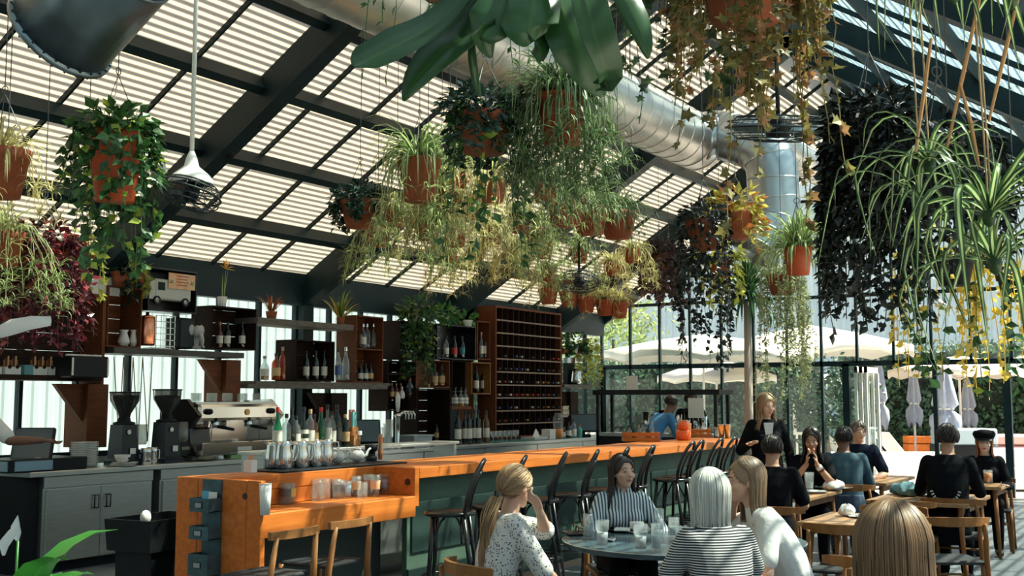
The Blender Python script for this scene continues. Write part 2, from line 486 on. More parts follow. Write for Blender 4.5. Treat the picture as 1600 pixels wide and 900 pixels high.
# ================================================================== outside
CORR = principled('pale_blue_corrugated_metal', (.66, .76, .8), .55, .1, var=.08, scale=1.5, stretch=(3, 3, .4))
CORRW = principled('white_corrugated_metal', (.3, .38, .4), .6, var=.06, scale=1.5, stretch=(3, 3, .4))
def corrugated(name, a, b, h, mat, label, pitch=.3, dep=.05):
    a = Vector(a); b = Vector(b); d = b - a; n = int(d.length / pitch); d.normalize(); nn = Vector((-d.y, d.x, 0))
    lo = []
    for i in range(n):
        for t, o in ((0, 0), (.35, 0), (.5, dep), (.85, dep)):
            lo.append(a + d * ((i + t) * pitch) + nn * o)
    back = [b - nn * .2, a - nn * .2]
    m = MB().prism(lo + back, (0, 0, 0), (0, 0, h))
    th = thing(name, label, 'building')
    m.build('facade', mat, th)
    MB().bar(a + nn * .02 + Vector((0, 0, h)), b + nn * .02 + Vector((0, 0, h)), .3, .12).build('roof_edge', STEEL, th)
    return th
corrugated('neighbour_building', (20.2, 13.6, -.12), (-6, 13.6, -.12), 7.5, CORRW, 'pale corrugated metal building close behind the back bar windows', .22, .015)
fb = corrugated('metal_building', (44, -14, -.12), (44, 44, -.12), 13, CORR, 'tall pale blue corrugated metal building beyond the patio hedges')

def leafcloud(mb, pts, nrm, size, rnd=.6, n0=0, aspect=.6):
    """one small folded leaf at each point (numpy arrays)"""
    k = len(pts)
    a = rng.normal(size=(k, 3)); a /= np.linalg.norm(a, axis=1, keepdims=True)
    nn = nrm + rnd * rng.normal(size=(k, 3)); nn /= np.linalg.norm(nn, axis=1, keepdims=True)
    d = np.cross(nn, a); d /= np.linalg.norm(d, axis=1, keepdims=True) + 1e-9
    s = np.cross(nn, d)
    sz = (size * rng.uniform(.6, 1.25, (k, 1)))
    p0 = pts - d * sz * .5; p3 = pts + d * sz * .5
    p1 = pts + s * sz * .5 * aspect + nn * sz * .12; p2 = pts - s * sz * .5 * aspect + nn * sz * .12
    V = np.stack([p0, p1, p3, p2], 1).reshape(-1, 3)
    o = len(mb.v); mb.v += [tuple(v) for v in V.tolist()]
    mb.f += [(o + 4 * i, o + 4 * i + 1, o + 4 * i + 2) for i in range(k)] + [(o + 4 * i, o + 4 * i + 2, o + 4 * i + 3) for i in range(k)]
    for i in range(k): t = float(n0 + i); mb.uv += [(.5, t + .2), (1, t + .5), (.5, t + .8), (0, t + .5)]
    return mb
HEDGE = leaf_mat('hedge_leaf', (.06, .13, .07), (.06, .14, .07), .5, .25, .2, .5)
TREEL = leaf_mat('dark_tree_leaf', (.03, .07, .035), (.03, .08, .04), .45, .25, .2, .5)
def hedge(label, x, y0, y1, z1, d=1.2, n=5200, z0=-.1):
    t = thing('hedge', label, 'hedge', (x, (y0 + y1) / 2, z0))
    hw = (y1 - y0) / 2
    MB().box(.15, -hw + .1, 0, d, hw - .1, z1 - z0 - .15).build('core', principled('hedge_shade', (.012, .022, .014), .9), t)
    P = np.stack([rng.normal(0, .1, n), rng.uniform(-hw, hw, n), rng.uniform(0, z1 - z0, n)], 1)
    P[:, 0] += .22 * np.sin(P[:, 1] * 2.1) * np.cos(P[:, 2] * 2.3 + P[:, 1])
    N = np.tile(np.array([-1., 0, .35]), (n, 1))
    m = leafcloud(MB(), P, N, .16)
    q = n // 6
    P2 = np.stack([rng.uniform(0, d, q), rng.uniform(-hw, hw, q), z1 - z0 + rng.normal(0, .12, q)], 1)
    leafcloud(m, P2, np.tile(np.array([-.3, 0, 1.]), (q, 1)), .16, n0=n)
    m.build('foliage', HEDGE, t, kind='stuff')
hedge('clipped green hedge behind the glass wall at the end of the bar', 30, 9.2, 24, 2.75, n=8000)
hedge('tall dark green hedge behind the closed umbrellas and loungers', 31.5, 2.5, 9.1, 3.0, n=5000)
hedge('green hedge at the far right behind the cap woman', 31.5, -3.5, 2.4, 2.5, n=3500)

def canopy_tree(label, loc, h, r, n, mat, size=.2):
    t = thing('tree', label, 'tree', loc)
    MB().tube([(0, 0, 0), (.05, .03, h * .35), (-.03, .05, h * .7)], [.11, .09, .05], 8).build('trunk', principled('bark', (.12, .09, .07), .9, bump=.4), t)
    P = rng.normal(size=(n, 3)); P /= np.linalg.norm(P, axis=1, keepdims=True)
    P *= r * rng.uniform(.55, 1.05, (n, 1)) * (1 + .25 * np.sin(5 * P[:, :1] + 3 * P[:, 2:3]))
    N = P / (np.linalg.norm(P, axis=1, keepdims=True) + 1e-9)
    P[:, 2] = P[:, 2] * .9 + h * .75
    leafcloud(MB(), P, N, size).build('crown', mat, t, kind='stuff')
canopy_tree('dark ficus tree right behind the standing hostess', (22.2, 6.6, -.1), 2.3, .85, 2200, TREEL, .12)
canopy_tree('pale leafy tree above the hedge left of the first umbrella', (33, 16.6, -.1), 5.2, 1.7, 1500, leaf_mat('pale_tree_leaf', (.35, .42, .16), (.3, .4, .14), .5, .4, .2, .4), .2)
canopy_tree('yellow green tree over the hedge at the glass corner', (34, 20.5, -.1), 4.6, 1.9, 1500, MATS['pale_tree_leaf'], .22)

CANV = principled('cream_umbrella_canvas', (.82, .76, .68), .8)
CANVU = CANV
def umbrella(label, px, D, yt, ye, r):
    p = atd(px, 622, D); zt = CAMH + (622 - yt) * D / 1788; ze = CAMH + (622 - ye) * D / 1788
    t = thing('patio_umbrella', label, 'umbrella', (p.x, p.y, -.12), 0, 'open patio umbrellas')
    b = .12
    MB().tube([(0, 0, 0), (0, 0, zt + b)], .028, 8).build('pole', WHITEP, t)
    MB().lathe([(.3, 0), (.3, .05), (.05, .09)], 16).build('base', STEELB, t)
    n = 8; rr = [(.02, zt + b), (r * .5, zt + b - (zt - ze) * .42), (r, ze + b)]
    m = MB(); vs = []
    rings = []
    for (rad, z) in rr: rings.append([Vector((rad * math.cos(2 * PI * j / 32) * (1 - .03 * (j % 4 == 2) * (rad > .5)), rad * math.sin(2 * PI * j / 32), z - (.05 * r if j % 4 == 2 else 0.02 * (j % 2)) * (rad > .5))) for j in range(32)])
    rings.append([v - Vector((0, 0, .14)) for v in rings[-1]])
    m.loft(rings, False)
    o = m.build('canopy', CANV, t, True)
    sm = o.modifiers.new('thickness', 'SOLIDIFY'); sm.thickness = .008
    for j in range(8):
        a = 2 * PI * j / 8
        MB().bar((0, 0, zt + b - .03), (r * .98 * math.cos(a), r * .98 * math.sin(a), ze + b - .03), .02, .02).build('rib', WHITEP, t)
        MB().bar((0, 0, ze + b - .25), (r * .5 * math.cos(a), r * .5 * math.sin(a), (zt + ze) / 2 + b - .06), .016, .016).build('strut', WHITEP, t)
umbrella('wide cream umbrella over the patio left of the palm trunk', 1100, 25, 522, 550, 2.35)
umbrella('cream umbrella over the patio above the standing hostess', 1268, 26.5, 508, 542, 2.3)
umbrella('small low cream umbrella in front of the hedge behind the blue shirt', 1120, 29.0, 561, 586, 1.5)
umbrella('low cream umbrella partly behind the ficus tree', 1238, 33, 570, 592, 1.3)
umbrella('low cream umbrella at the right behind the yellow flowers', 1500, 26, 556, 577, 1.55)
umbrella('cream umbrella at the right edge over the loungers', 1660, 27, 545, 572, 1.8)
BLUEC = principled('grey_blue_umbrella_cloth', (.3, .35, .45), .8, var=.1)
def closed_umbrella(label, px, D, yt, yb, wpx):
    p = atd(px, 622, D); k = D / 1788
    zt = CAMH + (622 - yt) * k + .12; zb = CAMH + (622 - yb) * k + .12; r = wpx * k / 2
    t = thing('closed_umbrella', label, 'umbrella', (p.x, p.y, -.12), 0, 'closed grey blue umbrellas')
    MB().tube([(0, 0, 0), (0, 0, zt)], .025, 8).build('pole', WHITEP, t)
    MB().lathe([(.28, 0), (.28, .06), (.04, .1)], 16).build('base', STEELB, t)
    n = 24; rings = []
    H = zt - zb
    for s, f in ((0, .12), (.12, .4), (.35, .62), (.6, .85), (.66, .6), (.7, .55), (.78, .95), (.9, 1.0), (1, .7)):
        rings.append([Vector((r * f * (1 + .28 * math.cos(6 * 2 * PI * j / n)) * math.cos(2 * PI * j / n), r * f * (1 + .28 * math.cos(6 * 2 * PI * j / n)) * math.sin(2 * PI * j / n), zt - H * s - (.1 * H * (j % 4 == 0) if s > .95 else 0))) for j in range(n)])
    MB().loft(rings).build('furled_canopy', BLUEC, t, True)
    MB().lathe([(r * .62, 0), (r * .66, .02), (r * .62, .04)], 16, (0, 0, zt - H * .68)).build('tie_strap', WHITEP, t)
closed_umbrella('closed grey blue umbrella just right of the folded doors', 1374, 25, 560, 664, 24)
closed_umbrella('closed grey blue umbrella second from the folded doors', 1428, 26, 572, 660, 22)
closed_umbrella('loosely closed umbrella with flared hem behind the dark post', 1476, 24, 572, 672, 40)
closed_umbrella('closed grey blue umbrella behind the cap woman', 1512, 27, 590, 664, 24)

LW = principled('white_lounger_frame', (.8, .78, .74), .5)
def lounger(label, px, py, D, rz):
    p = atd(px, py, D)
    t = thing('sun_lounger', label, 'sun lounger', (p.x, p.y, -.12), rz, 'white loungers on the patio')
    MB().box(-.95, -.32, .26, .3, .32, .32, bev=.01).build('bed', LW, t)
    a = Matrix.Translation((.3, 0, .3)) @ Matrix.Rotation(math.radians(-48), 4, 'Y')
    MB().box(0, -.32, -.03, .85, .32, .04, M=a, bev=.01).build('backrest', LW, t)
    for x, y in ((-.9, -.27), (-.9, .27), (.25, -.27), (.25, .27)): MB().bar((x, y, 0), (x, y, .27), .05, .05, (1, 0, 0)).build('leg', LW, t)
lounger('white sun lounger with raised back beside the navy shirt man', 1352, 690, 25.2, 2.4)
lounger('white sun lounger with raised back, middle of the three', 1396, 690, 27, 2.4)
lounger('white sun lounger with raised back next to the orange planter', 1424, 690, 28, 2.4)
p = atd(1446, 688, 29.3); t = thing('planter', 'orange wooden planter box beside the loungers', 'planter', (p.x, p.y, -.12), YAW)
for k in range(4): MB().box(-.25, -.5, .02 + .2 * k, .25, .5, .2 + .2 * k, bev=.008).build('plank', WOODB, t)
MB().box(-.22, -.47, .7, .22, .47, .79).build('soil', SOIL, t)
# white patio furniture
def patio_bench(label, px, py, D, w, h, d=.7, rz=YAW):
    p = atd(px, py, D)
    t = thing('patio_sofa', label, 'sofa', (p.x, p.y, -.12), rz)
    MB().box(-d / 2, -w / 2, .05, d / 2, w / 2, h * .55, bev=.03).build('seat', LW, t)
    MB().box(d / 2 - .15, -w / 2, .05, d / 2, w / 2, h, bev=.03).build('backrest', LW, t)
    for s in (-1, 1): MB().box(-d / 2, s * w / 2 - .08, .05, d / 2, s * w / 2 + .08, h * .75, bev=.03).build('armrest', LW, t)
patio_bench('white upholstered bench out on the sunny patio', 1425, 720, 22.5, 1.5, .7)
patio_bench('white patio sofa at the right beyond the open doors', 1600, 730, 22, 1.2, .8)
p = atd(1506, 690, 23.8); t = thing('serving_cart', 'dark serving cart with pale blue lid behind the cap woman', 'cart', (p.x, p.y, -.12), YAW)
MB().box(-.35, -.6, .15, .35, .6, .8, bev=.02).build('body', BLACKM, t)
MB().box(-.33, -.58, .8, .33, .58, 1.14, bev=.03).build('lid', principled('pale_blue_lid', (.42, .55, .62), .3, .3), t)
for x in (-.28, .28):
    for y in (-.5, .5): MB().lathe([(.07, -.03), (.07, .03)], 12, M=Matrix.Translation((x, y, .07)) @ Matrix.Rotation(PI / 2, 4, 'X')).build('wheel', BLACKM, t)
p = atd(1604, 690, 25); t = thing('patio_bench', 'bench with a pink cushion at the right edge outside', 'bench', (p.x, p.y, -.12), YAW)
MB().box(-.3, -.9, .6, .3, .9, .75, bev=.02).build('seat', principled('dark_red_wood', (.2, .05, .04), .6), t)
MB().box(-.28, -.86, .75, .28, .86, .98, bev=.05).build('cushion', principled('pink_cushion', (.7, .42, .38), .9), t)
for y in (-.8, .8): MB().box(-.25, y - .04, 0, .25, y + .04, .6).build('leg', STEELB, t)
p = atd(1263, 655, 24); t = thing('notice_board', 'dark framed notice board on a stand behind the folded doors', 'sign', (p.x, p.y, -.12), YAW)
MB().box(-.03, -.32, 1.0, .03, .32, 2.0).build('frame', WHITEP, t); MB().box(-.04, -.26, 1.06, -.028, .26, 1.94).build('panel', principled('slate_panel', (.04, .06, .07), .5), t)
MB().bar((0, -.25, 0), (0, -.25, 1.0), .04, .04, (1, 0, 0)).build('leg', WHITEP, t); MB().bar((0, .25, 0), (0, .25, 1.0), .04, .04, (1, 0, 0)).build('leg', WHITEP, t)
# ================================================================== the bar
YB, ZB = 5.44, 1.10
XB0, XB1 = 5.58, 15.0
bar = thing('bar_counter', 'long orange wooden bar counter with green panelled front', 'bar counter', (XB0, YB, 0))
def bl(x0, y0, z0, x1, y1, z1, name, mat, par=bar, bev=.004): return MB().box(x0 - XB0, y0 - YB, z0, x1 - XB0, y1 - YB, z1, bev=bev).build(name, mat, par)
XL = 7.36                                               # end of the recessed ledge
yy = YB
for k, wd in enumerate((.17, .16, .17, .16, .17)):      # top planks
    x0 = XL if yy < YB + .42 else XB0 + .05
    bl(x0, yy, ZB - .085 if k == 0 else ZB - .06, XB1, yy + wd - .003, ZB, 'plank', WOODB)
    yy += wd
YBK = yy
bl(XL, YB + .12, .06, XB1 - .1, YB + .17, ZB - .085, 'front_panel', GREENP)
bl(XL, YB + .1, .06, XB1 - .1, YB + .125, .3, 'kick_board', GREENS)
for k in range(5):                                      # broad dark boards of the front
    xa = XL + .05 + k * 1.5
    bl(xa, YB + .105, .42, xa + 1.46, YB + .122, .82, 'panel_board', GREENS)
bl(XB0 + .12, YB + .55, .06, XL, YB + .6, ZB - .06, 'rear_panel', GREENS)
bl(XB1 - .12, YB + .1, 0, XB1, YBK, ZB - .06, 'end_panel_far', GREENP)
# tall near end panel of four boards
yy = YB - .02
for wd in (.13, .24, .22, .21): bl(XB0, yy, 0, XB0 + .05, yy + wd - .003, ZB + .005, 'end_board', WOODB); yy += wd
# recess fascia boards
bl(XB0 + .05, YB + .40, ZB - .1, XL, YB + .44, ZB + .002, 'fascia', WOODB)
bl(XB0 + .05, YB + .405, .885, XL - .06, YB + .43, ZB - .1, 'recess_back', WOODB)
bl(XL - .06, YB, .8, XL + .0, YB + .42, ZB + .004, 'ledge_side', WOODB)
knot = principled('dark_knot', (.05, .02, .01), .6)
MB().lathe([(.028, 0), (.028, .004)], 12, M=Matrix.Translation((XL - .06 - XB0, .07, .99)) @ Matrix.Rotation(-PI / 2, 4, 'Y')).build('knot', knot, bar)
MB().lathe([(.022, 0), (.022, .004)], 12, M=Matrix.Translation((0, .12, 1.0)) @ Matrix.Rotation(-PI / 2, 4, 'Y')).build('knot', knot, bar)
# lower ledge
ZL = .885
bl(XB0 + .05, YB, ZL - .04, XL - .06, YB + .4, ZL, 'ledge_top', WOODB)
bl(XB0 + .05, YB - .012, ZL - .16, XL - .06, YB + .02, ZL - .003, 'ledge_front', WOODB)
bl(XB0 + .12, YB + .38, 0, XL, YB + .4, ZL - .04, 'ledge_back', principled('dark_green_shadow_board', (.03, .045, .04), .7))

# blue steel drawer unit on the end panel
BLST = principled('blue_grey_file_steel', (.06, .11, .13), .45, .5, var=.35, scale=9)
pc = atx(332, 820, XB0)
du = thing('wall_file_rack', 'blue grey steel file drawer rack hung on the bar end panel', 'file rack', (XB0, pc.y, .4))
k = mpp(pc)
MB().box(-.012, -20 * k, (898 - 820) * -k + pc.z - .4 - .02, 0, 21 * k, pc.z - .4 + 70 * k).build('back_plate', BLST, du)
for i, (ya, yb) in enumerate(((777, 798), (820, 840), (862, 895))):
    za, zb = pc.z - .4 + (820 - yb) * k, pc.z - .4 + (820 - ya) * k
    d = MB(); wl, wr = 20 * k, -22 * k
    d.box(-.13, wr, za, -.122, wl, zb).box(-.122, wr, za, -.012, wl, za + .006).box(-.122, wr, za, -.012, wr + .006, zb).box(-.122, wl - .006, za, -.012, wl, zb)
    dr = d.build('drawer', BLST, du)
    m = MB(); zc = (za + zb) / 2; c = -.132
    m.box(c - .004, -.035, zc - .02, c, .035, zc - .016).box(c - .004, -.035, zc + .016, c, .035, zc + .02).box(c - .004, -.035, zc - .02, c, -.031, zc + .02).box(c - .004, .031, zc - .02, c, .035, zc + .02)
    m.build('label_holder', STEELB, dr)
    MB().box(c - .002, -.031, zc - .016, c, .031, zc + .016).build('card', principled('grey_card', (.3, .33, .33), .7), dr)
zt = pc.z - .4 + 43 * k
tag(MB().box(-.1, -.075, zt - .06, -.096, .0, zt + .03, M=Matrix.Rotation(.1, 4, 'Y')).build('menu_card', PAPER, None, loc=(XB0, pc.y, .4)), 'white menu card standing in the top file drawer', 'menu')
tag(MB().box(-.085, 0.002, zt - .06, -.081, .08, zt + .035, M=Matrix.Rotation(.1, 4, 'Y')).build('menu_card', principled('blue_card', (.1, .42, .6), .6), None, loc=(XB0, pc.y, .4)), 'bright blue menu card standing in the top file drawer', 'menu')

# ------------------------------------------------------------------ glassware makers
def glass_profile(kind, r, h):
    if kind == 'pint': return [(r * .72, 0), (r * .74, h * .1), (r, h)], [(r * .93, h), (r * .68, h * .12), (.001, h * .12)]
    if kind == 'tumbler': return [(r * .92, 0), (r, h * .08), (r, h)], [(r * .93, h), (r * .9, h * .14), (.001, h * .14)]
    if kind == 'goblet': return [(r * .75, 0), (r * .7, h * .03), (.006, h * .08), (.006, h * .38), (r * .6, h * .48), (r * .95, h * .7), (r, h)], [(r * .94, h), (r * .9, h * .7), (r * .5, h * .5), (.001, h * .46)]
    if kind == 'snifter': return [(r * .7, 0), (.006, h * .06), (.006, h * .22), (r * .8, h * .36), (r, h * .55), (r * .75, h)], [(r * .7, h), (r * .94, h * .55), (r * .7, h * .38), (.001, h * .3)]
GLM = {}
def glass(label, loc, kind='pint', r=.042, h=.15, liquid=None, fill=.6, group=None, deco=None, n=16):
    t = thing('drinking_glass', label, 'glass', loc, random.uniform(0, 6), group)
    key = (kind, round(r, 3), round(h, 3))
    if key not in GLM:
        a, b = glass_profile(kind, r, h); GLM[key] = MB().lathe(a + b, n, cap=True).mesh('glass_wall')
    link('glass_wall', GLM[key], GLASSC, t, True)
    if liquid:
        MB().lathe([(r * .66, h * .13), (r * (.68 + .22 * fill), h * (.13 + .8 * fill)), (.001, h * (.13 + .8 * fill))], n).build('drink', liquid, t, True)
    if deco:
        MB().lathe([(r * .86, h * .35), (r * .95, h * .75)], n, cap=False).build('print', deco, t, True)
    return t
AMBER = principled('amber_liquid', (.75, .3, .02), .15, trans=.3)
COLA = principled('dark_brown_print', (.1, .03, .015), .5)
YELP = wave_mat('yellow_grid_print', (.8, .42, .03), (.85, .6, .2), 30, 'Z', .4)
MULT = principled('multicolour_print', (.7, .2, .08), .4, col2=(.1, .4, .55), scale=26)
BLUP = principled('blue_white_print', (.7, .75, .75), .4, col2=(.1, .35, .6), scale=24)
ORAP = principled('orange_print', (.8, .35, .05), .4, col2=(.75, .7, .6), scale=22)
def onledge(px, py): return atz(px, py, ZL + .001)
gl = [(408 + 14, 800, 'tumbler', .026, .2, None), (434, 787, 'tumbler', .045, .15, COLA), (450, 787, 'pint', .05, .15, YELP),
      (476, 781, 'tumbler', .042, .16, None), (492, 780, 'tumbler', .042, .16, None), (511, 778, 'pint', .042, .15, None), (524, 778, 'tumbler', .042, .14, COLA),
      (541, 778, 'tumbler', .04, .13, BLUP), (556, 776, 'pint', .042, .16, ORAP), (566, 778, 'tumbler', .04, .12, None), (574, 775, 'pint', .04, .17, MULT),
      (586, 776, 'pint', .044, .17, ORAP), (600, 772, 'tumbler', .043, .16, MULT), (613, 771, 'tumbler', .043, .17, COLA), (503, 772, 'pint', .04, .15, None),
      (531, 770, 'pint', .04, .15, None), (548, 768, 'pint', .042, .16, BLUP), (567, 766, 'tumbler', .042, .16, None), (594, 764, 'tumbler', .042, .17, BLUP), (620, 764, 'tumbler', .04, .14, COLA)]
DESC = {None: 'clear', 'dark_brown_print': 'brown printed', 'yellow_grid_print': 'yellow gridded', 'multicolour_print': 'multicoloured', 'blue_white_print': 'blue and white printed', 'orange_print': 'orange printed'}
ORD = ['first', 'second', 'third', 'fourth', 'fifth', 'sixth', 'seventh', 'eighth', 'ninth', 'tenth', 'eleventh', 'twelfth', 'thirteenth', 'fourteenth', 'fifteenth', 'sixteenth', 'seventeenth', 'eighteenth', 'nineteenth', 'twentieth']
gl.sort(key=lambda g: g[0])
for i, (px, py, kd, r, h, dc) in enumerate(gl[1:]):
    p = onledge(px, py); p.y = min(p.y, YB + .36)
    glass('%s glass on the low bar ledge, %s from the left' % (DESC[dc.name if dc else None], ORD[i]), p, kd, r, h, None, .6, 'glasses on the low bar ledge', dc)
p = onledge(421, 805); t = thing('paper_cup', 'tall white paper cup at the left end of the low ledge', 'cup', p + Vector((0, .04, 0)))
MB().lathe([(.032, 0), (.04, .2), (.037, .2), (.03, .01)], 18).build('cup_wall', PAPER, t, True)
MB().lathe([(.041, 0), (.041, .008)], 18, (0, 0, .196), cap=False).build('rim', WHITEC, t, True)

# on the near bar top: mat, steel pitchers, teapots, muddler jar, card cup
def onbar(px, py): return atz(px, py, ZB + .001)
a, b = onbar(404, 737), onbar(590, 722)
mt = MB().box(a.x - .02, YB + .46, 0, b.x, YBK + .02, .012, bev=.003).build('bar_mat', BLACKM, None, loc=(0, 0, ZB)); tag(mt, 'black rubber bar mat under the steel pitchers', 'mat')
def pitcher(label, px, py, h=.2, r=.06, rz=0):
    p = onbar(px, py); p.z = ZB + .014; p.y = min(p.y, YBK - .06)
    t = thing('steel_pitcher', label, 'pitcher', p, rz, 'steel pitchers on the bar mat')
    MB().lathe([(r * .95, 0), (r, h * .06), (r * 1.0, h * .5), (r * .82, h * .85), (r * .88, h), (r * .84, h), (r * .78, h * .86), (r * .9, h * .3), (.001, h * .28)], 22).build('body', STAINB, t, True)
    MB().tube([(r * .9, 0, h * .88), (r * 1.6, 0, h * .9), (r * 1.75, 0, h * .6), (r * 1.4, 0, h * .3), (r * .96, 0, h * .25)], .007, 8).build('handle', STAINB, t, True)
    MB().prism([Vector((-r * .8, -.02, h * .9)), Vector((-r * 1.25, 0, h * 1.02)), Vector((-r * .8, .02, h * .9))], (0, 0, 0), (0, 0, .012)).build('spout', STAINB, t)
for i, (px, py, h) in enumerate(((417, 734, .2), (443, 735, .205), (469, 733, .2), (491, 731, .195), (508, 730, .205))):
    pitcher('polished steel pitcher on the bar mat, %s from the left' % ORD[i], px, py, h, .066, -.5)
def teapot(label, px, py, rz):
    p = onbar(px, py); p.z = ZB + .014; p.y = min(p.y, YBK - .06)
    t = thing('teapot', label, 'teapot', p, rz, 'white teapots on the bar')
    MB().sphere((0, 0, .055), .06, 18, 12, (1, 1, .9)).build('body', WHITEC, t, True)
    l = MB().lathe([(.032, 0), (.03, .012), (.004, .018)], 16, (0, 0, .105)).build('lid', WHITEC, t, True)
    MB().sphere((0, 0, .128), .009, 8, 6).build('knob', WHITEC, l, True)
    MB().tube([(.05, 0, .04), (.085, 0, .06), (.1, 0, .1), (.12, 0, .115)], [.016, .012, .009, .008], 10).build('spout', WHITEC, t, True)
    MB().tube([(-.05, 0, .085), (-.085, 0, .085), (-.09, 0, .05), (-.055, 0, .03)], .006, 8).build('handle', WHITEC, t, True)
teapot('white china teapot beside the last steel pitcher', 527, 727, -.6); teapot('white china teapot nearest the muddler jar', 543, 724, -.5)
p = onbar(391, 738); p.z = ZB + .001; t = thing('card_holder', 'small white cup holding coral paper cards on the bar end', 'cup', p)
MB().box(-.03, -.04, 0, .03, .04, .09).build('cup', PAPER, t); MB().box(-.012, -.02, .03, -.008, .025, .13, M=Matrix.Rotation(.15, 4, 'Y')).build('card', principled('coral_card', (.6, .25, .16), .6), t)
p = onbar(580, 722); p.z = ZB + .001; t = thing('muddler_jar', 'dark jar holding a wooden peppermill on the bar top', 'jar', p)
MB().lathe([(.05, 0), (.05, .05), (.035, .055), (.035, .09), (.055, .1), (.058, .15), (.05, .15), (.045, .1)], 18).build('jar', BLACKM, t, True)
MB().lathe([(.018, .02), (.02, .1), (.014, .13), (.022, .2), (.012, .24)], 12, (.06, -.05, 0)).build('peppermill', principled('mill_wood', (.45, .16, .05), .4), t, True)

# ------------------------------------------------------------------ service station behind the bar with speed-rail bottles
stn = thing('service_station', 'low stainless service station behind the near end of the bar', 'counter', (aty(425, 700, 6.75).x, 6.75, 0))
MB().box(0, 0, .08, 2.9, .55, .9, bev=.005).build('cabinet', STAIN, stn); MB().box(-.02, -.02, .9, 2.92, .57, .94, bev=.005).build('worktop', STAIN, stn); MB().box(0, .1, 1.17, 2.9, .4, 1.2, bev=.005).build('bottle_shelf', STAIN, stn)
for x in (.03, 1.4, 2.83): MB().box(x, .12, .94, x + .04, .38, 1.17).build('shelf_support', STAIN, stn)
GREENG = sheet('green_bottle_glass', (.12, .62, .36), (.03, .3, .16), .55, .1, .05)
DKG = principled('dark_wine_glass', (.008, .014, .01), .08, spec=.7)
BRG = sheet('amber_bottle_glass', (.8, .28, .05), (.5, .13, .02), .55, .1, .05)
CLG = sheet('clear_bottle_glass', (.9, .94, .94), (.6, .66, .68), .72, .1, .05)
DGG = sheet('dark_green_glass', (.05, .2, .1), (.02, .08, .04), .35, .1, .05)
LABW = principled('cream_bottle_label', (.72, .68, .58), .7); LABT = principled('tan_bottle_label', (.62, .42, .2), .7); LABD = principled('black_bottle_label', (.02, .02, .02), .6)
REDC = principled('red_cap', (.55, .04, .03), .5); BLKC = principled('black_cap', (.015, .015, .015), .4); CORK = principled('cork_stopper', (.5, .33, .18), .8)
LIQO = principled('orange_spirit', (.8, .28, .03), .2, trans=.25); LIQB = principled('brown_spirit', (.22, .06, .015), .2, trans=.2); LIQG = principled('green_spirit', (.05, .4, .16), .2, trans=.3)
BM = {}
def bottle_mesh(kind):
    if kind in BM: return BM[kind]
    P = {'wine': [(.9, 0), (1, .02), (1, .58), (.85, .68), (.36, .78), (.34, .97), (.38, .975), (.38, 1)],
         'liquor': [(.92, 0), (1, .03), (1, .6), (.8, .7), (.34, .78), (.32, .93), (.32, .96)],
         'square': [(.98, 0), (1, .03), (1, .56), (.6, .66), (.34, .72), (.34, .95)],
         'tall': [(.9, 0), (1, .03), (.95, .5), (.55, .68), (.35, .8), (.33, .97)],
         'round': [(.8, 0), (1, .1), (1.05, .35), (.7, .55), (.3, .66), (.3, .95)]}[kind]
    a = MB().lathe([(r, z) for r, z in P], 14 if kind != 'square' else 8).mesh('bottle_glass')
    b = MB().lathe([(.9, .02), (.93, .04), (.93, .45), (.001, .45)], 12).mesh('spirit')
    l = MB().lathe([(1.03, .16), (1.03, .46)], 14, cap=False).mesh('label')
    c = MB().lathe([(.4, .88), (.4, 1.0), (.001, 1.0)], 10).mesh('cap')
    BM[kind] = (a, b, l, c); return BM[kind]
def bottle(label, loc, h=.3, r=.04, kind='liquor', gm=None, lm=LABW, cm=BLKC, liq=None, group=None):
    t = thing('bottle', label, 'bottle', loc, random.uniform(0, 6), group)
    t.scale = (r, r, h)
    a, b, l, c = bottle_mesh(kind)
    def put(n, me, m):
        o = bpy.data.objects.new(n, me); COL.objects.link(o); o.parent = t
        if not me.materials: me.materials.append(m)
        o.material_slots[0].link = 'OBJECT'; o.material_slots[0].material = m
        return o
    for me in (a, b, l, c): 
        if not me.polygons[0].use_smooth: me.polygons.foreach_set('use_smooth', [True] * len(me.polygons))
    put('bottle_glass', a, gm or CLG)
    if liq: put('spirit', b, liq)
    if lm: put('label', l, lm)
    if cm: put('cap', c, cm)
    return t
spd = [(433, 'tall', GREENG, LABW, REDC, None, 690, 641, 'green bottle with red cap'), (447, 'liquor', CLG, None, BLKC, None, 692, 652, 'clear bottle with black stopper'),
       (455, 'wine', DKG, None, BLKC, None, 695, 644, 'dark round shouldered bottle'), (462, 'liquor', CLG, LABW, BLKC, None, 694, 656, 'clear slim bottle with cream label'), (474, 'round', DKG, LABW, BLKC, LIQB, 697, 643, 'dark brown decanter bottle'),
       (484, 'liquor', CLG, LABW, CORK, None, 690, 647, 'clear bottle with cork stopper'), (490, 'liquor', BRG, LABT, BLKC, LIQO, 697, 655, 'amber bottle with orange spirit'), (501, 'tall', GREENG, None, REDC, LIQG, 690, 645, 'tilted green bottle with red pourer'),
       (511, 'square', CLG, LABW, BLKC, LIQG, 694, 641, 'square clear bottle of green liqueur'), (518, 'liquor', CLG, LABW, BLKC, None, 692, 652, 'clear bottle with white label and black cap'), (526, 'liquor', DGG, LABD, BLKC, LIQG, 699, 642, 'green liqueur bottle with dark label'),
       (539, 'liquor', DGG, LABT, CORK, None, 699, 658, 'short green bottle with tan label')]
for px, kd, gm, lm, cm, lq, yb, yt, ds in spd:
    p = atz(px, yb + 3, .945); k = mpp(p)
    p = aty(px, 700, 6.98); p.z = 1.201; k = mpp(p)
    bottle(ds + ' on the station behind the steel pitchers', p, (708 - yt) * k, .042, kd, gm, lm, cm, lq, 'spirit bottles behind the pitchers')
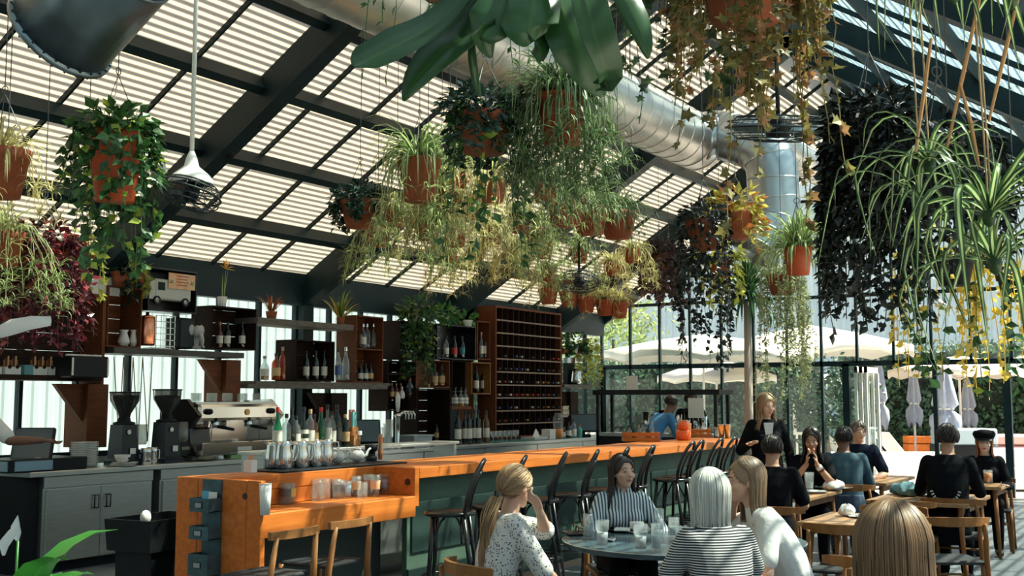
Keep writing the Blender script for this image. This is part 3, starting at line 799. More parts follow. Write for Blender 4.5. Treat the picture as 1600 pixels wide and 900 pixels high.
p = aty(551, 690, 6.98); t = thing('garnish_boxes', 'small stack of brown card boxes with pink and teal packets behind the bar', 'box', (p.x, p.y, 1.201), .2)
MB().box(-.05, -.04, 0, .08, .06, .1).build('box', principled('brown_card', (.36, .17, .07), .8), t); MB().box(-.06, -.03, .1, .05, .05, .18).build('box', principled('orange_card', (.55, .22, .06), .7), t)
MB().box(.02, -.05, .1, .09, .03, .14).build('packet', PAPER, t); MB().box(-.04, -.02, .18, .04, .0, .32).build('packet', principled('teal_packet', (.15, .45, .45), .6), t); MB().box(-.03, .01, .18, .06, .03, .34).build('packet', principled('salmon_packet', (.6, .22, .15), .6), t)

# ------------------------------------------------------------------ far end of the bar: trays, shakers
def crate_tray(label, pxa, pxb, py, hpx, n):
    a, b = onbar(pxa, py), onbar(pxb, py)
    k = mpp(a); h = hpx * k
    t = thing('wooden_caddy', label, 'tray', (a.x, a.y, ZB + .001), math.atan2(b.y - a.y, b.x - a.x), 'wooden caddies on the bar')
    L = (b - a).length; W = .28
    for z0, z1 in ((0, h * .45), (h * .55, h)):
        MB().box(0, 0, z0, L, .015, z1).build('slat', WOODB, t); MB().box(0, W, z0, L, W + .015, z1).build('slat', WOODB, t)
        MB().box(0, .015, z0, .015, W, z1).build('slat', WOODB, t); MB().box(L - .015, .015, z0, L, W, z1).build('slat', WOODB, t)
    MB().box(.015, .015, 0, L - .015, W, .012).build('tray_floor', WOODB, t)
    for i in range(n):
        kind = i % 3
        x = .08 + (L - .16) * i / max(1, n - 1); y = .08 + .12 * (i % 2)
        lb = ['white capped syrup bottle', 'black capped sauce bottle', 'clear dropper bottle'][kind] + ' in the %s, %s along' % ('longer wooden caddy' if pxa < 1000 else 'shorter wooden caddy', ORD[i])
        wp = Vector((a.x, a.y, ZB + .015)) + Matrix.Rotation(t.rotation_euler.z, 3, 'Z') @ Vector((x, y, 0))
        bottle(lb, wp, h * (1.7 + .3 * (i % 2)), .028, 'liquor', [CLG, DKG, CLG][kind], [LABW, None, LABW][kind], [BLKC, BLKC, CORK][kind], None, 'small bottles in the bar caddies')
crate_tray('longer orange slatted wooden caddy on the bar', 975, 1032, 690, 14, 6)
crate_tray('shorter orange slatted wooden caddy on the bar', 1083, 1112, 683, 12, 4)
for i, (px, py, h) in enumerate(((1034, 686, 25), (1046, 685, 28), (1057, 685, 24), (1120, 682, 14), (1127, 685, 22), (1137, 685, 22))):
    p = onbar(px, py); k = mpp(p); p.y = min(p.y, YBK - .06)
    t = thing('cocktail_shaker', 'steel cocktail shaker tin on the bar, %s from the left' % ORD[i], 'shaker', p, 0, 'steel shaker tins on the bar')
    MB().lathe([(.036, 0), (.046, h * k * .97), (.05, h * k), (.044, h * k), (.034, .02), (.001, .02)], 16).build('tin', STAINB, t, True)
    MB().lathe([(.047, 0), (.047, .006)], 16, (0, 0, h * k * .9), cap=False).build('rim_band', STAIN, t, True)
p = onbar(1068, 688); p.y = min(p.y, YBK - .1); k = mpp(p); t = thing('orange_squeezer', 'bright orange juicer jug on the bar between caddies', 'juicer', p)
MB().lathe([(.07, 0), (.09, .02), (.1, .12), (.085, .13)], 16).build('bowl', principled('orange_plastic', (.75, .14, .03), .4), t, True)
MB().sphere((0, 0, .19), .075, 14, 10).build('dome', MATS['orange_plastic'], t, True)
t = thing('expo_shelf', 'black framed pass shelf with papers at the far end of the bar', 'shelf', (XB1 + 1.3, 6.6, 0))
for x in (0, .5):
    for y in (-.1, 1.9): MB().box(x, y, 0, x + .05, y + .05, 1.75).build('post', BLACKP, t)
MB().box(-.02, -.15, 1.7, .57, 2.0, 1.78).build('top_rail', BLACKP, t); MB().box(0, -.1, 1.05, .55, 1.95, 1.1).build('worktop', STAIN, t); MB().box(0, -.1, 0.1, .55, 1.95, 1.05).build('cabinet', BLACKM, t)
MB().box(-.03, .1, 1.35, -.02, .35, 1.65).build('paper', PAPER, t); MB().box(-.03, 1.2, 1.78, -.02, 1.4, 2.0).build('paper', PAPER, t)
for i in range(8):
    tag(MB().lathe([(.035, 0), (.05, .3 + .03 * (i % 3)), (.046, .3), (.03, .02)], 12).build('cup_stack', STAINB, None, True, loc=(XB1 + 1.42, 6.75 + .14 * i, 1.101)), 'tall stack of steel cups on the pass shelf, %s from the right' % ORD[i], 'cups', 'cup stacks on the pass shelf')
# ================================================================== back counter and wall shelves
YC, ZC = 9.45, .96
def onctr(px, Y=9.75): p = aty(px, 600, Y); return Vector((p.x, Y, ZC))
xl = atz(37, 738, ZC).x; 
ctop = tag(MB().box(0, 0, -.05, 19.6 - xl, .78, 0, bev=.006).build('steel_worktop', STAIN, None, loc=(xl, YC, ZC)), 'long stainless steel back counter worktop along the window wall', 'worktop')
xa, xb_, xc = xl + .18, aty(238, 800, YC + .04).x, aty(250, 800, YC + .04).x
def cabinet(label, x0, x1, ndoor, drawer=False, handles=True):
    t = thing('steel_cabinet', label, 'cabinet', (x0, YC + .04, 0), 0, 'stainless cabinets under the back counter')
    W = x1 - x0
    MB().box(0, .02, .1, W, .7, .905).build('carcass', STAIN, t); MB().box(.02, .08, 0, W - .02, .65, .1).build('plinth', BLACKM, t)
    MB().box(0, 0, .8, W, .02, .905, bev=.003).build('top_rail', STAIN, t)
    dw = (W - .06) / ndoor
    for i in range(ndoor):
        a = .03 + i * dw
        d = MB().box(a + .004, -.005, .11, a + dw - .004, .02, .785, bev=.003).build('door', STAIN, t)
        hx = a + dw - .07 if i % 2 == 0 else a + .07
        h = MB(); h.tube([(hx - .025, -.006, .58), (hx - .025, -.03, .58), (hx + .025, -.03, .58), (hx + .025, -.006, .58)], .006, 6).tube([(hx - .025, -.006, .7), (hx - .025, -.03, .7), (hx + .025, -.03, .7), (hx + .025, -.006, .7)], .006, 6).tube([(hx - .025, -.03, .58), (hx - .025, -.03, .7)], .006, 6).tube([(hx + .025, -.03, .58), (hx + .025, -.03, .7)], .006, 6)
        h.build('handle', BLACKP, d, True)
    return t
cabinet('two door stainless cabinet at the left end of the back counter', xa, xb_, 2)
xs = [xc]; 
while xs[-1] < 18.5: xs.append(xs[-1] + 1.55)
for i in range(len(xs) - 1): cabinet('stainless undercounter fridge along the back counter, %s from the espresso grinders' % ORD[i], xs[i], xs[i + 1] - .02, 2)
t = thing('counter_support', 'dark end frame under the left tip of the back counter', 'frame', (xl + .02, YC + .1, 0)); 
MB().box(0, 0, 0, .14, .6, ZC - .055).build('panel', BLACKM, t); MB().box(-.005, -.01, .02, .145, 0, .12).build('foot_rail', STEELB, t)

# bin between bar end and cabinet
p = aty(232, 850, 6.9); t = thing('trash_bin', 'black bin with folded bag edge between bar end and counter', 'bin', (p.x + .1, 6.9, 0), .1)
MB().loft([[Vector((x * a, y * a, z)) for x, y in ((-.3, -.2), (.3, -.2), (.3, .2), (-.3, .2))] for z, a in ((0, .85), (.52, .88), (.53, 1.05), (.76, 1.12), (.76, 1.05), (.6, .98))]).build('bin_body', BLACKM, t)
MB().sphere((-.2, -.05, .77), .045, 8, 6, (1, .8, 1.2)).build('tissue', PAPER, t, True)

# string trellis in the window behind the grinders
zz_ = []
for i in range(9): zz_.append(aty(178 + 7.5 * i, 558 if i % 2 == 0 else 690, YW - .03))
t = thing('string_trellis', 'zigzag string trellis in the window behind the grinders', 'string', (0, 0, 0))
for i in range(8): MB().tube([zz_[i], zz_[i + 1]], .006, 5).build('string', ROPE, t)
# ---- espresso grinders
def grinder(label, px, full):
    p = onctr(px, 9.72); k = mpp(p)
    t = thing('coffee_grinder', label, 'grinder', p, 0, 'coffee grinders on the back counter')
    t.scale = (1.12, 1.12, 1.12)
    H = 112 * k / 1.12
    z1 = H * .56
    BG = principled('grinder_enamel', (.01, .018, .025), .3, spec=.3)
    body = [[Vector((x, y, z)) for x, y in ((-w, -w), (w, -w), (w, w), (-w, w))] for z, w in ((0, .12), (.04, .12), (.06, .1), (z1, .085))]
    MB().loft(body).build('body', BG, t)
    MB().lathe([(.1, 0), (.1, .02), (.06, .03), (.045, .1)], 18, (0, 0, z1)).build('collar', BLACKM, t, True)
    hp = [(.05, z1 + .06), (.06, z1 + .1), (.13, z1 + .22), (.135, H), (.14, H), (.14, H + .01), (.001, H + .01)]
    MB().lathe(hp, 20, cap=False).build('hopper', sheet('smoked_hopper', (.5, .5, .48), (.3, .3, .3), .6, .1, .05), t, True)
    MB().lathe([(.045, z1 + .06), (.055, z1 + .1), (.122, z1 + .22), (.126, z1 + .22 + (H - z1 - .24) * full), (.001, z1 + .23 + (H - z1 - .24) * full)], 18).build('coffee_beans', principled('dark_beans', (.015, .01, .008), .6, bump=.5), t, True)
    MB().lathe([(.141, 0), (.141, .012), (.001, .014)], 20, (0, 0, H)).build('hopper_lid', BLACKM, t, True)
    MB().lathe([(.065, z1 * .5), (.07, z1 * .62), (.07, z1 * 1.0), (.001, z1)], 16, (.13, -.06, 0)).build('doser', sheet('doser_clear', (.85, .85, .82), (.6, .6, .58), .5, .15, .05), t, True)
    MB().box(.1, -.11, z1 * .3, .2, -.02, z1 * .38).build('portafilter_fork', STAINB, t)
    MB().tube([(.18, -.06, z1 * .36), (.24, -.12, z1 * .34)], .012, 8).build('lever', BLACKM, t)
    MB().lathe([(.022, 0), (.022, .004)], 12, M=Matrix.Translation((-.02, -.098, z1 * .82)) @ Matrix.Rotation(PI / 2, 4, 'X')).build('badge', STAIN, t)
    MB().box(-.01, -.112, z1 * .28, .05, -.106, z1 * .42).build('sticker', PAPER, t)
grinder('dark espresso grinder with full bean hopper, left of the two', 196, .92)
grinder('dark espresso grinder with half full bean hopper next to the espresso machine', 262, .5)

# ---- espresso machine
p = onctr(352, 9.82); k = mpp(p)
t = thing('espresso_machine', 'polished steel two group espresso machine topped with glasses', 'espresso machine', p)
W = .62
MB().box(-W, -.3, .06, W, .3, .11, bev=.01).build('drip_tray', STAIN, t)
MB().box(-W, -.32, .06, W, -.3, .2, bev=.006).build('front_base', STAINB, t)
MB().box(-W, .05, .1, W, .3, .5, bev=.01).build('back_panel', STAINB, t)
MB().box(-W, -.26, .44, W, .3, .62, bev=.03).build('head_case', STAINB, t)
MB().box(-W, -.2, .62, W, .28, .645, bev=.005).build('cup_rail', STAIN, t)
for s in (-1, 1):
    MB().prism([Vector((s * W, -.28, .06)), Vector((s * W, .32, .06)), Vector((s * W, .32, .66)), Vector((s * W, -.1, .68)), Vector((s * W, -.3, .5)), Vector((s * W, -.16, .35)), Vector((s * W, -.18, .2))], (0, 0, 0), (s * .05, 0, 0)).build('side_panel', BLACKP if s < 0 else STAINB, t)
for x in (-.3, .22):
    g = MB().lathe([(.045, .36), (.05, .38), (.05, .46), (.001, .46)], 16, (x, -.16, 0)).build('group_head', STAINB, t, True)
    MB().tube([(x, -.18, .37), (x + .03, -.28, .36), (x + .06, -.4, .34)], [.016, .02, .016], 8).build('portafilter', BLACKM, g, True)
for x in (-.5, .48):
    MB().lathe([(.035, 0), (.03, .05), (.001, .06)], 12, M=Matrix.Translation((x, -.26, .54)) @ Matrix.Rotation(PI / 2, 4, 'X')).build('steam_knob', BLACKM, t, True)
    MB().tube([(x, -.27, .46), (x, -.32, .4), (x + .02, -.3, .2)], .006, 6).build('steam_wand', STAINB, t, True)
MB().lathe([(.035, 0), (.035, .01)], 16, M=Matrix.Translation((.1, -.262, .53)) @ Matrix.Rotation(PI / 2, 4, 'X')).build('gauge', principled('brass_gauge', (.5, .3, .1), .3, .5), t)
MB().box(-.1, -.326, .1, .12, -.32, .14).build('name_plate', principled('pale_plate', (.6, .62, .58), .3, .5), t)
for x in (-W + .08, W - .08):
    for y in (-.22, .22): MB().lathe([(.025, 0), (.025, .06)], 10, (x, y, 0)).build('foot', STAINB, t)
for i in range(9):
    q = p + Vector((-.5 + .12 * i, -.05 + .1 * (i % 2), .646))
    glass('small clear glass upside down on the espresso machine, %s along' % ORD[i], q + Vector((0, 0, 0)), 'tumbler', .05, .1, group='glasses on the espresso machine')
# knock box + second boiler (dark round machine)
p = onctr(305, 9.9); t = thing('coffee_brewer', 'dark round topped brewer between grinder and espresso machine', 'brewer', p)
MB().loft([[Vector((x, y, z)) for x, y in ((-w, -w), (w, -w), (w, w), (-w, w))] for z, w in ((0, .14), (.34, .12), (.36, .13))]).build('body', BLACKP, t)
MB().lathe([(.15, .36), (.16, .38), (.16, .52), (.13, .58), (.001, .6)], 22).build('boiler', principled('copper_tinted_steel', (.5, .33, .25), .2, 1), t, True)
MB().lathe([(.162, .4), (.162, .43)], 22, cap=False).build('band', STAIN, t, True)

# ---- tills
SCR = principled('dark_screen', (.05, .09, .11), .2, spec=.7)
def pos(label, px, py0, py1, Y, rz, wpx):
    p = onctr(px, Y); k = mpp(p); h = (py1 - py0) * k
    t = thing('till_screen', label, 'screen', p, rz, 'tills on the back counter')
    MB().box(-.11, -.1, 0, .11, .1, .05, bev=.01).build('base', BLACKM, t)
    MB().bar((0, .04, .03), (0, .08, .25), .06, .03).build('neck', BLACKM, t)
    M = Matrix.Translation((0, 0, .22)) @ Matrix.Rotation(-.42, 4, 'X')
    w = wpx * k / 2
    s = MB().box(-w, -.02, -.14, w, .03, .2, M=M, bev=.012).build('screen_case', BLACKM, t)
    MB().box(-w + .02, -.024, -.12, w - .02, -.019, .18, M=M).build('display', SCR, s)
    MB().box(-.14, -.2, 0, -.02, -.11, .06).build('card_reader', BLACKM, t)
pos('black till screen by the bartender at the left end of the counter', 55, 640, 695, 9.72, -.9, 62)
pos('blue tinted till screen among bottles mid counter', 568, 632, 690, 9.7, -.75, 56)
pos('tilted till screen at the far end of the back counter', 912, 625, 668, 9.7, -.9, 42)
p = onctr(30, 9.55); t = thing('cash_drawer', 'black cash drawer with pale blue front under the left till', 'cash drawer', (p.x - .1, 9.5, ZC), 0)
MB().box(0, 0, 0, .85, .5, .12, bev=.006).build('case', BLACKM, t); MB().box(-.012, .02, .015, 0, .48, .105).build('drawer_front', principled('blue_grey_front', (.22, .34, .42), .4), t); MB().box(.05, -.012, .015, .45, 0, .105).build('drawer_front', MATS['blue_grey_front'], t)
tag(MB().box(-.1, -.08, 0, .1, .08, .004, M=Matrix.Rotation(.3, 4, 'Z')).build('receipt', PAPER, None, loc=(p.x + .35, 9.7, ZC + .121)), 'crumpled white receipts on the cash drawer', 'paper')
for i in range(2):
    q = onctr(128 + 16 * i, 9.75); m = MB(); t = thing('saucer_stack', 'tall stack of white saucers beside the wooden bracket, %s' % ('left' if i == 0 else 'right'), 'plates', q, 0, 'saucer stacks on the counter')
    for j in range(14): MB().lathe([(.05, 0), (.085, .014), (.085, .018), (.03, .006)], 16, (0, 0, j * .018)).build('saucer', WHITEC, t, True)
q = onctr(195, 9.55); t = thing('cappuccino_cup', 'white cup with small logo on a plate below the grinder', 'cup', q + Vector((0, 0, .041)))
MB().lathe([(.045, 0), (.07, .03), (.08, .075), (.075, .075), (.06, .03), (.001, .02)], 20).build('bowl', WHITEC, t, True); MB().box(.01, -.082, .03, .035, -.074, .05).build('logo', BLACKM, t)
for j in range(3): tag(MB().lathe([(.07, 0), (.13, .009), (.13, .013), (.06, .005)], 20).build('plate', WHITEC, None, True, loc=q + Vector((.02 * j, 0, .013 * j))), 'white plate in the small pile under the cup, %s from the bottom' % ORD[j], 'plate', 'plates under the cup')
for i, px in enumerate((232, 241)):
    q = onctr(px, 9.56 + .1 * i); t = thing('milk_jug', 'polished steel milk jug between the grinders, %s' % ('front' if i == 0 else 'rear'), 'jug', q, 0, 'milk jugs')
    MB().lathe([(.06, 0), (.062, .05), (.052, .13), (.058, .17), (.054, .17), (.048, .12), (.05, .02), (.001, .02)], 18).build('jug_body', STAINB, t, True)
    MB().tube([(.055, 0, .15), (.1, 0, .14), (.1, 0, .05), (.06, 0, .04)], .006, 6).build('handle', STAINB, t, True)
q = onctr(366, 9.56); t = thing('food_tub', 'clear tub of green garnish beside the espresso machine', 'tub', q); MB().loft([[Vector((x * a, y * a, z)) for x, y in ((-.1, -.07), (.1, -.07), (.1, .07), (-.1, .07))] for z, a in ((0, .85), (.08, 1), (.08, .95), (.01, .8))]).build('tub', GLASSC, t); MB().box(-.08, -.055, .012, .08, .055, .05).build('garnish', principled('lime_green', (.25, .45, .08), .5), t)
q = onctr(324, 9.56); t = thing('bar_towel', 'crumpled olive bar towel on the counter', 'towel', q); MB().sphere((0, 0, .035), .09, 14, 8, (1.4, .8, .42)).build('cloth', principled('olive_towel', (.2, .19, .12), .9, bump=.8, bscale=25), t, True)
q = onctr(650, 9.6); t = thing('ice_bin', 'grey plastic ice bin on the back counter', 'bin', q); MB().loft([[Vector((x * a, y * a, z)) for x, y in ((-.22, -.14), (.22, -.14), (.22, .14), (-.22, .14))] for z, a in ((0, .85), (.16, .98), (.16, 1.08), (.18, 1.08), (.18, .98), (.05, .84))]).build('bin_wall', principled('grey_plastic', (.35, .37, .37), .5), t)
q = onctr(622, 9.62); t = thing('beer_tap', 'chrome beer tap tower with white handle on the back counter', 'beer tap', q)
MB().lathe([(.06, 0), (.045, .03), (.03, .05), (.03, .42), (.05, .45), (.03, .48)], 16).build('tower', STAINB, t, True)
MB().tube([(-.02, 0, .44), (.12, -.02, .5), (.3, -.04, .5)], .02, 8).build('arm', STAINB, t, True)
for i in range(4): MB().tube([(.05 + .07 * i, -.05, .5), (.05 + .07 * i, -.1, .47), (.05 + .07 * i, -.1, .4)], .009, 6).build('faucet', STAINB, t, True)
MB().lathe([(.016, .5), (.03, .58), (.034, .7), (.012, .76), (.001, .77)], 12).build('tap_handle', WHITEC, t, True)
for i in range(3):
    q = onctr(603 + 3 * i, 9.6 + .05 * i); glass('tall stacked pint glass by the beer tap, %s' % ORD[i], q, 'pint', .055, .3 + .05 * i, group='pint stacks by the tap')

# ---- wall shelving ------------------------------------------------------------
YS = 10.28
def wz(px, py, Y=YS): p = aty(px, py, Y); return p
def crate(label, x0, y0, x1, y1, mat=WOODD, Y=YS, dep=.36, shelf=None, back=True):
    a, b = aty(x0, (y0 + y1) / 2, Y), aty(x1, (y0 + y1) / 2, Y)
    c = aty((x0 + x1) / 2, y0, Y).z; d = aty((x0 + x1) / 2, y1, Y).z
    t = thing('wooden_crate', label, 'crate', (a.x, Y, d), 0, 'wooden crates on the back bar wall')
    W, H, q = b.x - a.x, c - d, .018
    for n_, s in (('side_board', (0, 0, 0, q, dep, H)), ('side_board', (W - q, 0, 0, W, dep, H)), ('bottom_board', (q, 0, 0, W - q, dep, q)), ('top_board', (q, 0, H - q, W - q, dep, H))):
        MB().box(*s, bev=.003).build(n_, mat, t)
    n = max(2, int(H / .14))
    if back:
        for i in range(n): MB().box(q, dep - .012, q + (H - 2 * q) * i / n + .002, W - q, dep, q + (H - 2 * q) * (i + 1) / n - .002).build('back_slat', mat, t)
    if shelf:
        zz = aty((x0 + x1) / 2, shelf, Y).z - d; MB().box(q, 0, zz - q / 2, W - q, dep, zz + q / 2).build('shelf_board', mat, t)
    t['inner'] = 0
    del t['inner']
    return t
def plank(label, x0, y0, x1, y1, thpx, mat=WOODG, Y=YS - .05, dep=.45):
    a, b = aty(x0, y0, Y), aty(x1, y1, Y); z = (a.z + b.z) / 2; k = mpp((a + b) / 2)
    t = tag(MB().box(0, 0, 0, b.x - a.x, dep, thpx * k, bev=.006).build('shelf_plank', mat, None, loc=(a.x, Y, z)), label, 'shelf', 'plank shelves on the back bar wall'); return t
def wb(label, px, py, hpx, wpx=8, Y=YS + .12, **kw):
    p = aty(px, py, Y); k = mpp(p); return bottle(label, p, hpx * k, wpx * k / 2, **kw)
G1 = 'bottles on the back bar shelves'
plank('long dark beam shelf over the espresso machine', 178, 556, 382, 556, 9, principled('dark_metal_beam', (.06, .055, .05), .5, .3), YS - .1, .5)
plank('dark shelf of paper cups over the till window', -60, 598, 160, 590, 8, WOODD, YS - .1, .5)
plank('grey weathered plank with bromeliads above the bottle crate', 403, 511, 553, 511, 9)
plank('upper of the two grey planks under the bottle crate', 399, 601, 610, 603, 5)
plank('lower thicker grey plank under the bottle crate', 387, 608, 606, 607, 6, WOODG, YS - .12)
def bracket(label, x0, x1, y0, y1, Y=YS - .06, mat=WOODM):
    a, b = aty(x0, 600, Y), aty(x1, 600, Y); z1 = aty(x0, y0, Y).z; z0 = max(ZC, aty(x0, y1, Y).z)
    t = thing('wooden_bracket', label, 'bracket', (a.x, Y, z0), 0, 'wooden brackets')
    W = b.x - a.x
    MB().box(0, .02, 0, W, .4, z1 - z0, bev=.004).build('post_board', mat, t)
    MB().prism([Vector((0, .1, z1 - z0)), Vector((0, .1, z1 - z0 - .4)), Vector((-.35, .1, z1 - z0))], (0, 0, 0), (0, .06, 0)).build('brace', mat, t)
bracket('brown wooden bracket post between till and grinders', 140, 172, 600, 700)
bracket('orange brown bracket post right of the espresso machine', 355, 378, 562, 690)
bracket('brown bracket post behind the mid counter till', 520, 545, 614, 690, mat=WOODD)
bracket('dark wood bracket under the shelf at the far till', 893, 905, 612, 668, mat=WOODD)

# left: brown panel wall behind the red plant, cups, boxes
t = thing('wall_cabinet', 'large dark brown wooden wall cabinet behind the red leaved plant', 'cabinet', (aty(-60, 500, YS).x, YS, 0))
a = t.location.x; b_ = aty(163, 500, YS).x; zt = aty(100, 462, YS).z; zb = aty(100, 575, YS).z
for i in range(4): MB().box(0, .3, zb + (zt - zb) * i / 4 + .003, b_ - a, .36, zb + (zt - zb) * (i + 1) / 4 - .003).build('back_board', WOODD, t)
MB().box(0, 0, zt, b_ - a + .02, .36, zt + .05).build('top_board', WOODM, t); MB().box(b_ - a - .02, 0, zb - .2, b_ - a + .02, .36, zt).build('side_board', WOODM, t); MB().box(0, 0, zb - .02, b_ - a, .36, zb + .01).build('bottom_board', WOODM, t)
CUPW = principled('white_cup_enamel', (.6, .6, .57), .5)
cups = [-8, 10, 22, 40, 52, 64, 77, 90]
for i, px in enumerate(cups):
    p = aty(px, 589, YS - .02); k = mpp(p)
    if i == 3: t = thing('wire_basket', 'small teal wire basket among the white cups on the left shelf', 'basket', p); MB().box(-.05, -.05, 0, .05, .05, .12).build('basket', principled('teal_wire', (.08, .25, .27), .5), t); continue
    t = thing('paper_box', 'white cut out box of utensils on the left shelf, %s from the left' % ORD[i], 'box', p, 0, 'white boxes on the left shelf')
    MB().box(-.045, -.045, 0, .045, .045, .1, bev=.004).build('box', CUPW, t); MB().lathe([(.02, 0), (.02, .004)], 12, M=Matrix.Translation((0, -.046, .1)) @ Matrix.Rotation(PI / 2, 4, 'X')).build('cut_out', WOODD, t)
    for j in range(4): MB().bar((-.03 + .02 * j, 0, .05), (-.035 + .024 * j, .01 * (j % 2), .17 + .02 * (j % 3)), .01, .012).build('spoon', [WOODC, WOODM, CORK][j % 3], t)
p = aty(132, 590, YS - .22); t = thing('black_bin', 'black storage bin of white lids at the end of the left shelf', 'bin', p); MB().box(-.24, -.1, 0, .22, .2, .22, bev=.008).build('bin', BLACKM, t)
for s in (-.235, .2): MB().box(s, -.105, .02, s + .02, -.1, .2).build('edge_strip', PAPER, t)
for j in range(6): MB().lathe([(.04, 0), (.05, .02), (.045, .04)], 10, (-.18 + .07 * j, .03 * (j % 2), .2)).build('lid', CUPW, t, True)
p = aty(163, 452, YS + .05)
tag(MB().box(-.2, -.01, 0, .2, .01, .2).build('white_box', PAPER, None, loc=(p.x, p.y, zt + .051)), 'blank white panel on top of the brown wall cabinet', 'box')

crate('brown open crate with dark rubber leaves and white cups', 168, 448, 222, 543, WOODM)
for i, (px, w_) in enumerate(((193, .07), (208, .05))):
    p = aty(px, 541, YS + .1); t = thing('bowl_stack', 'white vase in the brown crate with dark leaves, %s' % ('left' if i == 0 else 'right'), 'vase', p + Vector((0, 0, .0))); MB().lathe([(w_ * .6, 0), (w_, .05), (w_ * .5, .15), (w_ * .7, .18), (w_ * .6, .18), (w_ * .4, .14)], 16).build('vase_body', WHITEC, t, True); MB().lathe([(w_ * .72, 0), (w_ * .72, .008)], 16, (0, 0, .175), cap=False).build('rim', WHITEC, t, True)
p = aty(229, 540, YS + .05); t = thing('copper_jar', 'tall copper jar with lid beside the wire rack', 'jar', p); MB().lathe([(.085, 0), (.09, .02), (.09, .3), (.085, .31), (.001, .31)], 20).build('jar_body', principled('polished_copper', (.75, .28, .15), .22, 1), t, True); MB().lathe([(.088, .31), (.09, .33), (.02, .35), (.02, .38), (.001, .38)], 20).build('lid', MATS['polished_copper'], t, True)
p = aty(258, 545, YS + .05); t = thing('wire_rack', 'bright wire glass rack standing under the food truck box', 'rack', p)
for i in range(5): MB().bar((-.14 + .07 * i, 0, 0), (-.14 + .07 * i, 0, .38), .008, .008, (1, 0, 0)).build('wire', STAINB, t)
for i in range(6): MB().bar((-.15, 0, .03 + .07 * i), (.15, 0, .03 + .07 * i), .008, .008).build('wire', STAINB, t)
MB().box(-.15, .05, 0, .15, .2, .015).build('tray', STAIN, t)
p = aty(287, 545, YS + .05); t = thing('speaker_box', 'dark square speaker with a bright edge under the food truck box', 'speaker', p); MB().box(-.12, -.05, 0, .12, .2, .36, bev=.01).build('case', BLACKM, t); MB().box(-.1, -.055, .03, .09, -.05, .33).build('grille', principled('speaker_cloth', (.03, .04, .045), .9), t)
p = aty(308, 545, YS - .02); t = thing('elephant_figurine', 'grey white elephant bust figurine beside the bottle crate', 'figurine', p)
MB().sphere((0, 0, .2), .07, 14, 10, (.9, .8, 1.1)).build('head', principled('grey_plaster', (.42, .42, .4), .8), t, True)
for s in (-1, 1): MB().sphere((s * .075, .02, .22), .06, 12, 8, (.8, .3, 1.1)).build('ear', MATS['grey_plaster'], t, True)
MB().tube([(0, -.05, .17), (0, -.08, .1), (.01, -.07, .03), (.03, -.09, 0.01)], [.032, .026, .02, .014], 10).build('trunk', MATS['grey_plaster'], t, True)
MB().lathe([(.06, 0), (.06, .02), (.035, .04), (.04, .14)], 14, (0, .02, 0)).build('pedestal', MATS['grey_plaster'], t, True)
# food-truck model in a black shadow box
c = crate('black shadow box holding a toy food truck', 232, 421, 308, 488, BLACKP, YS - .02, .3)
p = aty(262, 478, YS + .06); t = thing('toy_truck', 'toy food truck with orange tropical menu board inside the shadow box', 'toy truck', p + Vector((0, 0, .0)))
CRM = principled('cream_truck_body', (.5, .5, .44), .45)
MB().box(-.24, -.06, .06, .3, .1, .3, bev=.015).build('van_box', CRM, t); MB().prism([Vector((-.24, -.06, .06)), Vector((-.36, -.06, .06)), Vector((-.36, -.06, .15)), Vector((-.3, -.06, .26)), Vector((-.24, -.06, .28))], (0, 0, 0), (0, .16, 0)).build('cab', CRM, t)
MB().box(-.2, -.064, .17, -.1, -.058, .26).build('side_window', BLACKM, t)
for x in (-.22, .2):
    wv = MB().lathe([(.05, 0), (.05, .03)], 16, M=Matrix.Translation((x, -.05, .05)) @ Matrix.Rotation(PI / 2, 4, 'X')).build('wheel', BLACKM, t); MB().lathe([(.028, 0), (.02, .006)], 12, M=Matrix.Translation((x, -.08, .05)) @ Matrix.Rotation(PI / 2, 4, 'X')).build('hub', STAINB, wv)
bd = MB().box(-.06, -.075, .2, .34, -.066, .38).build('menu_board', principled('orange_menu_print', (.75, .25, .05), .5, col2=(.75, .6, .4), scale=9), t)
for i in range(4): MB().box(.05 + .01 * (i % 2), -.078, .345 - .035 * i, .24 - .02 * (i % 2), -.075, .355 - .035 * i).build('menu_line', principled('menu_text_red', (.35, .06, .02), .5), bd)
for s in (-.02, .29):
    for q in range(4): MB().bar((s, -.077, .26), (s + .045 * math.cos(q * .9 + .2), -.077, .26 + .045 * math.sin(q * .9 + .2)), .004, .01, (0, 1, 0)).build('palm_frond_print', principled('menu_green', (.03, .16, .06), .5), bd)
crate('dark crate with three capped bottles left of the grey plank', 331, 480, 401, 546, WOODD)
for i, (px, kd, cm) in enumerate(((343, 'tall', principled('copper_cap', (.5, .2, .1), .4)), (355, 'liquor', BLKC), (378, 'tall', BLKC))): wb('dark bottle with cream label in the left crate, %s' % ORD[i], px, 543, 40, 10, kind=kd, gm=DGG if i else BRG, lm=LABW, cm=cm, group=G1)
